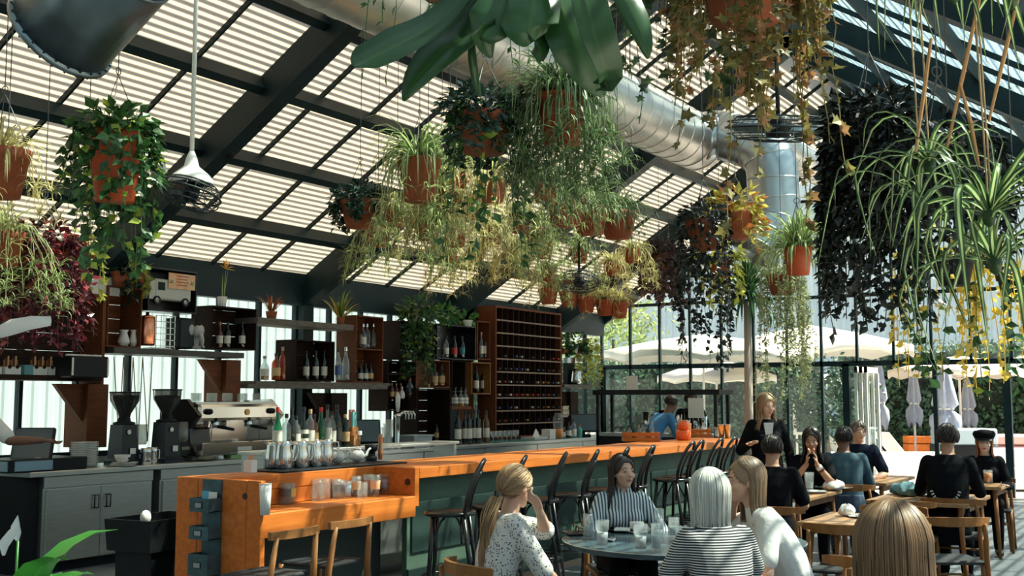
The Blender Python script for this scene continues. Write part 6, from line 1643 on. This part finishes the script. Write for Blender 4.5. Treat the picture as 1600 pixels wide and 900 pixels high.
def pot_mesh(key='classic'):
    if key in PM: return PM[key]
    if key == 'classic': pr = [(.68, 0), (.92, .78), (1.0, .8), (1.04, 1.0), (.93, 1.0), (.88, .82), (.001, .8)]
    else: pr = [(.72, 0), (1.0, 1.0), (.95, 1.0), (.9, .85), (.001, .84)]
    PM[key] = MB().lathe(pr, 24).mesh('pot'); PM[key].polygons.foreach_set('use_smooth', [True] * len(PM[key].polygons)); return PM[key]
def roof_under(x, y): return ZR - abs(y - YR) * TAN - .03
def put(n, me, m, par, kind=None, loc=None):
    o = bpy.data.objects.new(n, me); COL.objects.link(o); o.parent = par
    if not me.materials: me.materials.append(m)
    o.material_slots[0].link = 'OBJECT'; o.material_slots[0].material = m
    if kind: o['kind'] = kind
    if loc: o.location = loc
    return o
def plant(name, label, px, py, D, pr, ph, potm, fol, folm, hang=True, scale=1.0, rz=None, key='classic', group=None, fz=None, cat='plant', wires=3, extra=None):
    """px,py: middle of the pot"""
    p = atd(px, py, D) if not isinstance(px, Vector) else px
    t = thing(name, label, cat, (p.x, p.y, p.z - ph / 2), random.uniform(0, 6) if rz is None else rz, group)
    po = put('pot', pot_mesh(key), potm, t); po.scale = (pr, pr, ph)
    so_ = MB().lathe([(.001, 0), (pr * .88, 0), (pr * .6, .015), (.001, .02)], 14, (0, 0, ph * .9), cap=False).build('soil', SOIL, t, True)
    f = put('foliage', fol, folm, t, 'stuff', (0, 0, ph * .95 if fz is None else fz)); f.scale = (scale,) * 3
    if extra: 
        g = put('trailing_stems', extra[0], extra[1], t, 'stuff', (0, 0, ph * .9))
    if hang:
        top = roof_under(p.x, p.y) - (p.z - ph / 2)
        hk = ph + .32
        for i in range(wires):
            a = 2 * PI * i / wires + .4; MB().tube([(pr * math.cos(a), pr * math.sin(a), ph * .95), (0, 0, hk)], .0028, 4).build('hanger_wire', WIRE, t)
        MB().tube([(0, 0, hk), (0, 0, top)], .003, 5).build('hanger_cord', WIRE, t)
        MB().tube([(.02 * math.sin(u) , 0, hk + .02 - .02 * math.cos(u)) for u in [j * .5 for j in range(13)]], .003, 5).build('hook', WIRE, t)
    return t
SPG = leaf_mat('spider_leaf_green', (.55, .58, .3), (.16, .26, .07), .45, .45, .4, .3)
SPY = leaf_mat('spider_leaf_straw', (.75, .66, .36), (.42, .4, .14), .5, .5, .45, .3)
SPD = leaf_mat('spider_leaf_dark', (.3, .38, .18), (.05, .11, .035), .4, .35, .4, .3)
SPF = leaf_mat('spider_leaf_near', (.42, .5, .22), (.035, .085, .025), .35, .35, .34, .3)
IVG = leaf_mat('ivy_green', (.05, .14, .035), (.035, .1, .025), .35, .3, .15, .5, ((.32, .4, .05), .9))
PEP = leaf_mat('peperomia_dark', (.02, .06, .035), (.015, .04, .025), .25, .15, .2, .5)
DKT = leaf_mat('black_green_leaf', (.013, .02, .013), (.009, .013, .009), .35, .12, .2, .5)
MAP = leaf_mat('autumn_ivy', (.24, .2, .06), (.2, .17, .05), .5, .4, .15, .5, ((.32, .16, .07), .7))
RED = leaf_mat('burgundy_leaf', (.13, .012, .02), (.06, .01, .012), .35, .3, .2, .6, ((.4, .05, .06), .9))
YEL = leaf_mat('yellow_flower', (.85, .66, .12), (.8, .58, .1), .5, .45, .2, .3)
YGR = leaf_mat('yellow_green_leaf', (.5, .5, .1), (.4, .42, .07), .45, .45, .2, .4)
PAL = leaf_mat('pale_moss', (.42, .45, .24), (.34, .36, .18), .6, .45, .2, .4)
BIG = leaf_mat('broad_strap_leaf', (.05, .13, .03), (.03, .095, .03), .3, .3, .06, .15)
RPU = leaf_mat('bronze_leaf', (.14, .07, .06), (.08, .05, .045), .45, .3, .2, .5)
S = [spider_mesh('spider_foliage', 210, .44, .017, 1, .9, runners=18, rlen=.6, el=(0, 75), pl=.12), spider_mesh('spider_foliage', 140, .36, .016, 2, .9, runners=14, rlen=.4, el=(-5, 75), pl=.12), spider_mesh('spider_foliage', 210, .42, .016, 3, .85, runners=10, rlen=.35, el=(0, 80)), spider_mesh('spider_foliage', 120, .32, .015, 4, .95, runners=16, rlen=.42, pl=.12, el=(-10, 75))]
SH = spider_mesh('spider_foliage', 150, .32, .014, 8, .8, runners=3, rlen=.25)
GS = 'hanging spider plants'
# left
plant('spider_plant', 'straw coloured spider plant in a terracotta pot at the left edge', 2, 272, 6.2, .15, .26, TERRA, S[3], SPY, group=GS)
plant('spider_plant', 'pale spider plant of hanging plantlets below the left edge pot', 5, 390, 6.6, .12, .2, TERRA, spider_mesh('spider_foliage', 60, .28, .013, 21, runners=34, rlen=.45, pl=.11), SPG, group=GS)
iv1 = trail_mesh('ivy_foliage', 46, .25, .75, .17, .07, 5, 'oval', 30, 130, 1.1, .2, .72)
plant('hanging_ivy', 'dark green ivy spilling over a bright orange pot at the left', 180, 262, 6.0, .15, .36, TERRAB, iv1, IVG)
rd1 = trail_mesh('red_foliage', 60, .25, .68, .2, .055, 6, 'oval', 42, 220, 1.0, .26, .6)
plant('hanging_red_plant', 'dark burgundy leaved hanging plant in front of the wall cabinet', 66, 420, 7.0, .15, .24, TERRA, rd1, RED)
vl = trail_mesh('vine_foliage', 7, .25, .5, .1, .06, 61, 'oval', 26, 20, .8, .1, .75)
plant('trailing_pothos', 'yellow green vine hanging beside the burgundy plant', 132, 400, 7.4, .09, .14, TERRA, vl, YGR)
# centre cluster
plant('spider_plant', 'spider plant in a brown pot left of the centre cluster', 655, 282, 8.0, .15, .3, TERRA, S[0], SPG, group=GS, scale=1.15)
plant('spider_plant', 'straw spider plant in a red pot beside the centre left one', 703, 300, 8.5, .14, .26, TERRA, S[3], SPY, group=GS)
pep = trail_mesh('peperomia_foliage', 40, .06, .32, .16, .055, 7, 'oval', 44, 260, .7, .24, .62)
pv = trail_mesh('vine_foliage', 14, .5, .95, .16, .06, 71, 'oval', 26, 8, 1.1, .12, .7)
plant('hanging_peperomia', 'dense dark green round leaved plant left of the big orange pot', 757, 210, 6.1, .17, .2, TERRA, pep, PEP, extra=(pv, IVG))
plant('spider_plant', 'large bushy spider plant in the big orange pot at centre', 878, 188, 6.0, .135, .26, TERRAB, spider_mesh('spider_foliage', 380, .46, .015, 31, 1.0, runners=46, rlen=.6, pl=.15, pln=13, el=(-15, 80)), SPD, group=GS)
dk1 = trail_mesh('dark_foliage', 46, .05, .26, .17, .06, 9, 'oval', 40, 160, .9, .22, .62)
plant('hanging_dark_plant', 'dark leafy hanging plant left of the centre cluster', 562, 335, 9.2, .16, .22, TERRA, dk1, PEP)
mid = [(620, 340, 9.0, 3, SPY), (668, 360, 8.6, 1, SPG), (712, 372, 9.6, 3, SPG), (742, 330, 8.4, 1, SPY), (770, 300, 7.6, 3, SPY), (768, 372, 10.0, 1, SPY), (812, 350, 9.6, 3, SPG), (850, 392, 11, 3, SPG), (745, 395, 11.5, 3, SPY), (850, 300, 8.6, 1, SPG), (905, 400, 12, 3, SPG), (958, 420, 13, 1, SPY), (988, 400, 12.5, 3, SPY), (690, 330, 9.9, 2, SPG), (590, 372, 9.6, 3, SPG), (855, 430, 13, 3, SPG), (800, 395, 11.2, 3, SPY), (835, 365, 10.4, 1, SPG), (700, 400, 10.8, 3, SPY)]
CLP = ['left of the middle', 'under the brown pot', 'below the red pot', 'beside the dark peperomia', 'under the peperomia', 'low in the middle', 'right of the middle', 'above the pot row', 'lowest at left', 'under the big orange pot', 'below the brown pots', 'right end, lower', 'right end, upper', 'behind the red pot', 'beside the dark leafy plant', 'lowest before the pot row', 'over the black crate', 'in front of the beam', 'over the trailing pothos']
for i, (px, py, D, k, m) in enumerate(mid):
    plant('spider_plant', '%s spider plant with hanging plantlets in the centre cluster, %s' % ('straw coloured' if m is SPY else 'green', CLP[i]), px, py, D, .1, .15, TERRA, S[k], m, group='spider plants in the centre cluster', scale=.9)
for i, (px, py, D) in enumerate(((884, 331, 9.6), (922, 345, 10), (966, 352, 10.2))):
    plant('spider_plant', 'spider plant in a brown pot right of the centre cluster, %s from the left' % ORD[i], px, py, D, .17, .24, TERRA, S[2], SPG if i != 2 else SPD, group=GS)
for i, (px, py) in enumerate(((857, 463), (889, 467), (916, 476), (945, 481), (967, 485))):
    plant('spider_plant', 'small spider plant in the pot row over the wine rack, %s from the left' % ORD[i], px, py, 14.6, .13, .2, TERRA, SH, SPY, group='row of small spider plants')
# right of centre
br = trail_mesh('bronze_foliage', 40, .2, .6, .17, .08, 12, 'oval', 36, 120, .8, .2, .7)
plant('hanging_bronze_plant', 'bronze and dark leaved hanging plant over the glass wall', 1030, 408, 14, .15, .2, TERRA, br, RPU)
plant('hanging_bronze_plant', 'smaller bronze hanging plant right beside the other one', 1045, 420, 14.6, .12, .18, TERRA, br, RPU)
dk2 = trail_mesh('dark_vine_foliage', 34, .35, 1.2, .15, .055, 13, 'oval', 34, 130, .7, .19, .7)
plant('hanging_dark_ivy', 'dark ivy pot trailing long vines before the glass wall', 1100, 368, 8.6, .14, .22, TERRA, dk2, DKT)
plant('hanging_croton', 'yellow and red leaved plant hanging behind the dark ivy', 1150, 352, 10, .16, .24, TERRA, trail_mesh('croton_foliage', 30, .1, .4, .15, .13, 14, 'oval', 20, 80, 1, .24, .5), leaf_mat('croton_leaf', (.6, .5, .12), (.45, .4, .08), .4, .45, .2, .4, ((.5, .16, .04), .75)))
plant('hanging_yellow_plant', 'yellow green bushy plant hanging left of the palm crown', 1125, 420, 11.5, .12, .16, TERRA, trail_mesh('bush_foliage', 30, .1, .5, .16, .09, 15, 'oval', 24, 90, 1, .25, .55), YGR)
plant('spider_plant', 'spider plant in the bright orange pot in front of the glass gable', 1247, 408, 8.2, .105, .2, TERRAB, spider_mesh('spider_foliage', 200, .38, .016, 33, .8, runners=2, rlen=.2, el=(0, 80)), SPG, group=GS, key='plain', scale=1.3)
ms = trail_mesh('moss_foliage', 60, .4, 1.05, .15, .035, 16, 'oval', 70, 120, .8, .18, .45)
plant('hanging_moss', 'pale feathery trailing plant below the bright orange pot', 1222, 445, 9.2, .13, .16, TERRA, ms, PAL)
# big dark trailing mass at right
bd = trail_mesh('dark_mass_foliage', 110, .3, .85, .15, .05, 17, 'oval', 46, 260, .7, .2, .6, .04)
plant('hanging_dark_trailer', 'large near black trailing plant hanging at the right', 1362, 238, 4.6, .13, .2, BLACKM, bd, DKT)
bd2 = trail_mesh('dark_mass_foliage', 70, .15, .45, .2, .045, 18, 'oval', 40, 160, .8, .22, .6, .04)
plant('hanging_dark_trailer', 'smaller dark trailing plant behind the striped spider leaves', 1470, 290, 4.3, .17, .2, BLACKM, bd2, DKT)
# yellow flowers
yf = trail_mesh('flower_foliage', 20, .25, .62, .2, .036, 19, 'oval', 26, 40, 1.2, .2, .9)
yf2 = trail_mesh('flower_foliage', 10, .3, .6, .2, .06, 20, 'oval', 26, 20, 1.2, .2, .7)
plant('hanging_flowers', 'yellow flowering plant trailing down at the right edge', 1490, 425, 4.9, .09, .12, BLACKM, yf, YEL, extra=(yf2, IVG))
plant('hanging_flowers', 'second yellow flowering plant at the far right edge', 1590, 450, 5.2, .09, .12, BLACKM, yf, YEL)
# ivy at the top
mp = trail_mesh('maple_ivy_foliage', 80, .18, .62, .19, .042, 22, 'ivy', 34, 170, 1.2, .26, 1.0)
mpl = trail_mesh('maple_vine', 10, .6, 1.0, .2, .042, 23, 'ivy', 24, 6, 1.6, .2, 1.0)
plant('hanging_maple_ivy', 'autumn coloured ivy spilling from a pot at the top right of centre', 1165, -25, 3.9, .17, .26, TERRA, mp, MAP, extra=(mpl, MAP))
plant('hanging_maple_ivy', 'dark green ivy vines hanging from the top edge above the duct', 1075, -60, 4.3, .15, .2, TERRA, trail_mesh('ivy_vine', 20, .3, .75, .2, .045, 24, 'ivy', 22, 60, 1.3, .2, 1.0), leaf_mat('ivy_dark', (.05, .1, .03), (.04, .08, .03), .4, .3, .15, .5))
plant('hanging_vine', 'thin dark vine tangle at the top left of the broad leaves', 700, -40, 4.6, .14, .2, TERRA, trail_mesh('vine_tangle', 14, .2, .55, .22, .05, 25, 'oval', 16, 30, 1.6, .2, .6), IVG)

# broad strap-leaf plant at the top (individual leaves are parts)
BD = 2.9
bp = atd(800, -130, BD)
t = thing('birds_nest_plant', 'big strap leaved plant hanging into the top of the picture', 'plant', (bp.x, bp.y, bp.z))
put('pot', pot_mesh('plain'), TERRA, t).scale = (.13, .13, .2)
MB().tube([(0, 0, .2), (0, 0, roof_under(bp.x, bp.y) - bp.z)], .004, 5).build('hanger_cord', ROPE, t)
def big_leaf(pix, wpx, dd, curl=0.25, name='leaf', mat=BIG):
    raw = [atd(x, y, BD + d_) - bp for (x, y), d_ in zip(pix, dd)]
    # refine
    pts = []; ws = []
    n = len(raw)
    for i in range(n - 1):
        for s_ in range(4):
            u = s_ / 4; p0, p1, p2, p3 = raw[max(i - 1, 0)], raw[i], raw[i + 1], raw[min(i + 2, n - 1)]
            pts.append(.5 * ((2 * p1) + (p2 - p0) * u + (2 * p0 - 5 * p1 + 4 * p2 - p3) * u * u + (3 * p1 - p0 - 3 * p2 + p3) * u ** 3)); ws.append((wpx[i] * (1 - u) + wpx[i + 1] * u) * BD / 1788)
    pts.append(raw[-1]); ws.append(wpx[-1] * BD / 1788)
    m = MB(); blade(m, pts, ws, -Fv + Vector((0, 0, .5)), random.randint(0, 50), curl); o = m.build(name, mat, t, True)
    sm = o.modifiers.new('thickness', 'SOLIDIFY'); sm.thickness = .0015
    return o
big_leaf([(800, -110), (700, 20), (625, 68), (572, 95), (553, 104)], [20, 46, 62, 52, 8], [.1, .0, -.1, -.15, -.18])
big_leaf([(805, -110), (735, 40), (690, 80), (650, 125), (630, 158)], [20, 50, 66, 40, 3], [.1, .05, 0, -.05, -.06])
big_leaf([(810, -110), (790, -10), (770, 35), (752, 62)], [30, 70, 80, 30], [.1, -.1, -.15, -.16], .1)
big_leaf([(750, 40), (760, 70), (768, 90)], [50, 34, 4], [-.17, -.13, -.1], .3)
big_leaf([(735, 30), (738, 90), (744, 130), (750, 152)], [6, 14, 12, 2], [.05, .05, .06, .06])
big_leaf([(815, -110), (835, -10), (828, 40), (838, 62)], [30, 75, 85, 40], [.05, -.15, -.2, -.2], .1)
big_leaf([(820, 44), (840, 66), (846, 96)], [60, 44, 6], [-.2, -.15, -.12], .3)
big_leaf([(830, -110), (880, 20), (905, 80), (930, 128), (945, 148)], [40, 90, 95, 55, 6], [.05, -.1, -.12, -.1, -.08], .45)
big_leaf([(835, -110), (905, -20), (930, 60), (948, 120), (940, 140)], [30, 50, 50, 36, 14], [.0, -.2, -.25, -.22, -.18], .9)
big_leaf([(840, -110), (960, -20), (992, 30), (1008, 70), (1012, 92)], [20, 40, 42, 24, 3], [.0, .0, -.02, -.03, -.03])
big_leaf([(830, -110), (870, -20), (900, 20)], [30, 60, 40], [.1, .1, .1])

# near striped spider plants at the right (leaves are parts)
LFM = []
for i in range(8):
    m = MB(); rd = random.Random(100 + i); L = rd.uniform(.36, .58); kk = 12
    pts = arc_pts(0, math.radians(rd.uniform(25, 70)), L, rd.uniform(.6, 1.0), kk, rd.uniform(-.06, .06)); ww = rd.uniform(.015, .022)
    blade(m, pts, [ww * .6] + [ww * (1 - (j / (kk - 1)) ** 2.2) + .001 for j in range(1, kk)], Vector((0, 0, 1)), i * 3, .45)
    me = m.mesh('leaf'); me.materials.append(SPF); me.polygons.foreach_set('use_smooth', [True] * len(me.polygons)); LFM.append(me)
def near_spider(label, px, py, D, n, sc=1.0, cord=None, pot=False):
    p = atd(px, py, D)
    t = thing('striped_spider_plant', label, 'plant', p, 0, 'near striped spider plants')
    for i in range(n):
        o = bpy.data.objects.new('leaf', LFM[i % 8]); COL.objects.link(o); o.parent = t
        o.rotation_euler = (random.uniform(-.35, .35), random.uniform(-.3, .5), 2 * PI * i / n + random.uniform(-.25, .25)); s_ = sc * random.uniform(.75, 1.15); o.scale = (s_, s_, s_)
    MB().lathe([(.001, -.03), (.012, -.02), (.016, .0), (.008, .02), (.001, .025)], 8).build('crown', SPF, t, True)
    if pot: put('pot', pot_mesh('classic'), TERRA, t).scale = (.1, .1, .16); t.children[-1].location = (0, 0, -.17)
    top = roof_under(p.x, p.y) - p.z
    MB().tube([(0, 0, 0), (.02, .01, .3), (-.01, .02, .8), (0, 0, top)], .0022, 5).build('runner_stem', cord or ROPE, t)
near_spider('striped spider plantlet hanging in front of the dark trailer', 1452, 255, 2.7, 16, .72)
near_spider('striped spider plantlet at the middle of the right edge group', 1440, 322, 2.75, 18, .72)
near_spider('large drooping striped spider plant low at the right', 1545, 335, 2.5, 20, .9)
near_spider('striped spider plantlet lowest at the right edge', 1555, 410, 2.55, 18, .85)
near_spider('striped spider plant at the upper right corner', 1490, -15, 2.4, 18, .62)
near_spider('striped spider plant hanging at the far upper right corner', 1580, -5, 2.5, 18, .7)
for i, (xa, ya, xb, yb) in enumerate(((1530, 0, 1480, 230), (1590, 0, 1545, 190), (1455, 60, 1430, 240), (1500, 130, 1530, 260))):
    a, b = atd(xa, ya, 2.6), atd(xb, yb, 2.6)
    tag(MB().tube([a, a.lerp(b, .5) + Vector((.01, 0, .01)), b], [.0035, .005, .003], 6).build('dry_stem', principled('dry_runner', (.42, .22, .09), .8), None), 'orange brown dry runner stem among the striped leaves, %s' % ORD[i], 'stem', 'dry runner stems')

# palm by the glass wall
p = atd(1171, 640, 15.2); ct = atd(1165, 440, 15.2)
t = thing('dracaena_palm', 'slim dracaena palm standing inside the glass wall', 'palm', (p.x, p.y, 0))
MB().tube([(0, 0, .0), (.03, .02, 1.2), (.0, .0, ct.z - .25)], [.07, .06, .05], 10).build('trunk', principled('grey_bark', (.38, .31, .25), .85, bump=.4, bscale=20), t, True)
MB().lathe([(.2, 0), (.28, .42), (.25, .42), (.22, .36)], 20).build('pot', TERRA, t, True)
put('crown', spider_mesh('palm_foliage', 190, .72, .045, 41, .42, runners=0, el=(-40, 88), k=7), leaf_mat('palm_leaf', (.07, .17, .05), (.04, .11, .035), .35, .3, .2, .35), t, 'stuff', (0, 0, ct.z - .15))
# back-bar pots
def shelfplant(name, label, px, pyb, Y, pr, ph, potm, fol, folm, scale=1.0, key='plain'):
    q = aty(px, pyb, Y); q.z += ph / 2; return plant(name, label, q, 0, 0, pr, ph, potm, fol, folm, False, scale, None, key)
brom = spider_mesh('bromeliad_foliage', 30, .26, .022, 51, .28, runners=0, el=(40, 88), k=6)
shelfplant('bromeliad', 'red and orange bromeliad in a terracotta pot on the grey plank', 424, 500, YS + .1, .075, .11, TERRA, brom, leaf_mat('red_bromeliad', (.5, .08, .03), (.3, .1, .03), .4, .35, .5, .5, ((.6, .35, .05), .8)))
shelfplant('bromeliad', 'yellow tipped bromeliad in a small pot on the grey plank', 532, 508, YS + .1, .06, .1, TERRA, spider_mesh('bromeliad_foliage', 46, .42, .03, 52, .28, runners=0, el=(35, 88), k=6), leaf_mat('yellow_bromeliad', (.35, .4, .08), (.16, .24, .05), .4, .4, .3, .4, ((.8, .5, .06), .78)))
t = shelfplant('bird_of_paradise', 'white pot with an orange bird of paradise flower on the bottle crate', 347, 480, YS + .12, .06, .13, WHITEC, spider_mesh('stalk_foliage', 3, .36, .012, 53, .05, runners=0, el=(78, 89), k=5), SPG)
for j, (dx, dz, c) in enumerate(((.14, .03, 0), (.1, .09, 0), (-.04, .1, 0), (.17, -.01, 1), (.02, .12, 1), (-.09, .03, 1))):
    MB().tube([(.02, -.02, .48), (.02 + dx * .6, -.02, .48 + dz * .8), (.02 + dx, -.02, .48 + dz)], [.01, .013, .002], 5, flat=.4).build('petal', principled('flower_orange', (.8, .3, .03), .5) if c == 0 else principled('flower_yellow', (.8, .55, .1), .5), t, True)
t.rotation_euler = (0, 0, 0)
vine = trail_mesh('vine_foliage', 40, .25, 1.15, .2, .085, 54, 'oval', 24, 130, 1.0, .3, .72)
shelfplant('trailing_pothos', 'green pothos trailing down between the crates mid wall', 650, 503, YS - .02, .12, .14, WHITEP, vine, IVG)
shelfplant('potted_anthurium', 'upright leafy plant in a white pot on the black crate', 693, 508, YS + .0, .085, .14, WHITEC, trail_mesh('upright_foliage', 8, .02, .06, .08, .15, 55, 'oval', 30, 30, 1, .18, .5), leaf_mat('fresh_leaf', (.1, .26, .05), (.06, .2, .04), .35, .35, .15, .4))
shelfplant('potted_anthurium', 'small leafy plant in a white pot beside the wine rack', 731, 510, YS - .02, .08, .1, WHITEC, trail_mesh('upright_foliage', 8, .02, .06, .08, .1, 56, 'oval', 26, 24, 1, .13, .6), MATS['fresh_leaf'])
shelfplant('potted_shrub', 'bushy green plant on the shelf right of the wine rack', 896, 552, YS - .05, .1, .14, WHITEP, trail_mesh('shrub_foliage', 30, .05, .2, .2, .09, 57, 'oval', 30, 150, 1, .3, .6), IVG)
shelfplant('potted_shrub', 'yellow green plant at the end of the shelf by the glass wall', 917, 556, YS - .1, .09, .12, WHITEP, trail_mesh('shrub_foliage', 30, .2, .8, .2, .07, 58, 'oval', 30, 80, 1, .26, .6), YGR)
shelfplant('potted_philodendron', 'large dark glossy leaves spilling from the brown crate', 190, 448, YS - .05, .12, .16, TERRA, trail_mesh('philodendron_foliage', 9, .2, .45, .12, .2, 59, 'oval', 14, 10, .8, .1, .5), PEP, .7)
shelfplant('small_flowering_plant', 'small yellow leaved plant atop the brown crate', 212, 446, YS - .03, .1, .14, TERRA, trail_mesh('bush_foliage', 16, .05, .3, .12, .08, 60, 'oval', 24, 30, 1, .13, .6), YGR)
# peace lily bottom-left
p = atd(20, 905, 3.2); t = thing('peace_lily', 'peace lily with glossy leaves and a white spathe at bottom left', 'plant', (p.x, p.y, 0))
put('pot', pot_mesh('classic'), TERRA, t).scale = (.2, .2, .8)
zb = .8
MB().lathe([(.001, 0), (.15, 0), (.12, .02), (.001, .02)], 14, (0, 0, .74), cap=False).build('soil', SOIL, t)
for i in range(16):
    m = MB(); a = 2 * PI * i / 16 + random.uniform(-.3, .3); L = random.uniform(.42, .64); pts = arc_pts(a, math.radians(random.uniform(58, 86)), L, .35, 9)
    blade(m, [q + Vector((0, 0, zb)) for q in pts], [.008, .01, .012, .05, .1, .115, .095, .05, .003], Vector((0, 0, 1)), i, .3); m.build('leaf', leaf_mat('peace_lily_leaf', (.05, .22, .03), (.03, .17, .025), .25, .35, .06, .3), t, True)
sp_ = atd(28, 845, 3.2) - Vector((p.x, p.y, 0))
m = MB(); MB().tube([(0, 0, zb), sp_ * .6 + Vector((0, 0, zb * .3)), sp_], .004, 5).build('flower_stem', MATS['peace_lily_leaf'], t, True)
blade(m, [sp_ + Vector((0, 0, .0)), sp_ + Vector((0, .005, .02)), sp_ + Vector((0, .01, .04)), sp_ + Vector((0, .005, .07))], [.008, .03, .026, .002], -Fv, 1, .4); m.build('spathe', WHITEC, t, True)
sp2 = atd(6, 868, 3.1) - Vector((p.x, p.y, 0)); m = MB(); blade(m, [sp2, sp2 + Vector((0, 0, .03)), sp2 + Vector((.01, -.02, .06)), sp2 + Vector((.02, -.03, .09))], [.008, .03, .025, .003], -Fv, 1, .4); m.build('spathe', WHITEC, t, True)

# ================================================================== ducts, fans, spots
def duct(name, label, pts, r, seam=.35, mat=GALV):
    t = thing(name, label, 'duct', (0, 0, 0))
    P = [Vector(p) for p in pts]
    MB().tube(P, r, 32, cap=True).build('duct_shell', mat, t, True)
    L = 0; nxt = seam
    for i in range(len(P) - 1):
        d = P[i + 1] - P[i]; l = d.length; d.normalize()
        while nxt <= L + l + 1e-6:
            c = P[i] + d * (nxt - L); MB().tube([c - d * .008, c + d * .008], r + .006, 32, cap=True).build('seam_ring', mat, t, True); nxt += seam
        L += l
    return t
YD, ZD, RD = 5.6, 4.93, .36
EX = aty(1088, 205, YD).x
duct('spiral_duct', 'large galvanised spiral duct running under the ridge', [(3.6, YD, ZD), (7, YD, ZD), (10.5, YD, ZD), (EX - .6, YD, ZD), (EX + .1, YD, ZD)], RD, .3)
b1 = atx(1130, 212, EX); b2 = atx(1196, 240, EX - .2); b3 = atx(1208, 300, EX - .2); b4 = atx(1207, 345, EX - .2); b5 = atx(1180, 395, EX - .4); b6 = atx(1166, 412, EX - .5)
def spl(P, m=6):
    out = []; n = len(P)
    for i in range(n - 1):
        for s_ in range(m):
            u = s_ / m; p0, p1, p2, p3 = P[max(i - 1, 0)], P[i], P[i + 1], P[min(i + 2, n - 1)]
            out.append(.5 * ((2 * p1) + (p2 - p0) * u + (2 * p0 - 5 * p1 + 4 * p2 - p3) * u * u + (3 * p1 - p0 - 3 * p2 + p3) * u ** 3))
    return out + [P[-1]]
duct('duct_elbow', 'shiny duct elbow turning down in front of the glass gable', spl([Vector((EX - .2, YD - .1, ZD)), b1, b2, b3, b4, b5]), .31, .24, principled('cool_galvanised', (.42, .47, .5), .28, .9, var=.12, scale=3))
duct('duct_run', 'narrower duct running on from the elbow toward the gable', [(EX + .1, 4.9, 5.0), (EX + 2.5, 4.9, 5.0), (XF - .1, 4.9, 5.0)], .22, .35)
q0 = atd(96, 52, 5.3); dd = Vector((0, -.85, .53)).normalized()
t = duct('dark_duct', 'dark blue grey round duct with flanged open end at the top left', [q0, q0 + dd * .5, q0 + dd * 1.5], .245, .5, GALVD)
MB().tube([q0 - dd * .012, q0 + dd * .012], .262, 32).build('end_flange', GALVD, t, True)
MB().tube([q0 - dd * .02, q0 - dd * .01], .235, 32).build('end_mouth', BLACKM, t, True)
for j in range(26):
    u = 2 * PI * j / 26; ax = dd.cross(Vector((1, 0, 0))).normalized(); ay = Vector((1, 0, 0)); c = q0 + ax * (.254 * math.cos(u)) + ay * (.254 * math.sin(u))
    MB().tube([c - dd * .02, c + dd * .02], .006, 6).build('bolt', STEELB, t)
def cage_fan(label, px, py, D, R, tilt, shade=True, rod=WHITEP):
    p = atd(px, py, D); t = thing('cage_fan', label, 'fan', p, 0, 'hanging cage fans')
    Mt = Matrix.Rotation(tilt[0], 4, 'X') @ Matrix.Rotation(tilt[1], 4, 'Y')
    for z, r in ((.06, R * .8), (.035, R * .97), (0, R), (-.035, R * .97), (-.06, R * .8), (-.075, R * .45)):
        MB().tube([Mt @ Vector((r * math.cos(2 * PI * j / 36), r * math.sin(2 * PI * j / 36), z)) for j in range(36)], .007 if z == 0 else .004, 6, closed=True).build('cage_ring', STEELB, t, True)
    for j in range(20):
        u = 2 * PI * j / 20; c, s_ = math.cos(u), math.sin(u)
        MB().tube([Mt @ Vector((R * f * c, R * f * s_, z)) for f, z in ((.2, .07), (.8, .06), (1, 0), (.8, -.06), (.2, -.075))], .0025, 4).build('cage_wire', STEELB, t)
    for j in range(4):
        u = j * PI / 2 + .3; M2 = Mt @ Matrix.Rotation(u, 4, 'Z') @ Matrix.Rotation(.4, 4, 'X'); MB().box(R * .15, -R * .16, -.003, R * .85, R * .16, .003, M=M2, bev=.001).build('blade', GALVD, t)
    MB().lathe([(.001, -.06), (R * .22, -.05), (R * .28, 0), (R * .24, .06), (.001, .08)], 18, M=Mt).build('motor', BLACKM, t, True)
    if shade: MB().lathe([(R * .72, .06), (R * .74, .08), (R * .6, .11), (R * .25, .16), (R * .18, .21), (.015, .25)], 24, cap=False).build('bell_canopy', WHITEP, t, True)
    MB().tube([(0, 0, .06), (0, 0, roof_under(p.x, p.y) - p.z)], .013, 8).build('drop_rod', rod, t, True)
cage_fan('white rod cage fan with bell canopy at the upper left', 298, 303, 6.6, .175, (.1, .25))
cage_fan('dark cage fan hanging edge on below the duct elbow', 1216, 200, 6.4, .29, (.12, -.16), False, STEELB)
cage_fan('dark tilted cage fan above the wine rack', 905, 440, 11.5, .2, (-.1, .3), False, STEELB)
def spot(label, px, py, X):
    p = atx(px, py, X); t = thing('spot_lamp', label, 'lamp', p, .6, 'spot lamps on the rafters')
    MB().lathe([(.03, -.08), (.05, -.07), (.055, .05), (.03, .08)], 14, M=Matrix.Rotation(.9, 4, 'Y')).build('lamp_head', BLACKM, t, True)
    MB().tube([(0, 0, 0), (0, 0, .1), (0, 0, max(.12, roof_under(p.x, p.y) - p.z + .05))], .012, 6).build('bracket', BLACKM, t)
spot('black spot lamp under the big rafter, upper one', 403, 190, 8.36); spot('black spot lamp under the big rafter, lower one', 360, 238, 8.36)
# pale leaf at the left, blazer front, jacket print, bracelets
a_ = [atd(-30, 530, 6.2), atd(20, 512, 6.15), atd(50, 505, 6.1), atd(80, 502, 6.1)]
m = MB(); blade(m, a_, [.04, .09, .075, .05], -Fv + Vector((0, 0, .3)), 2, .3); o = tag(m.build('banner_cloth', PAPER, None, True), 'creased white cloth banner across the burgundy plant', 'cloth'); sm = o.modifiers.new('thickness', 'SOLIDIFY'); sm.thickness = .003
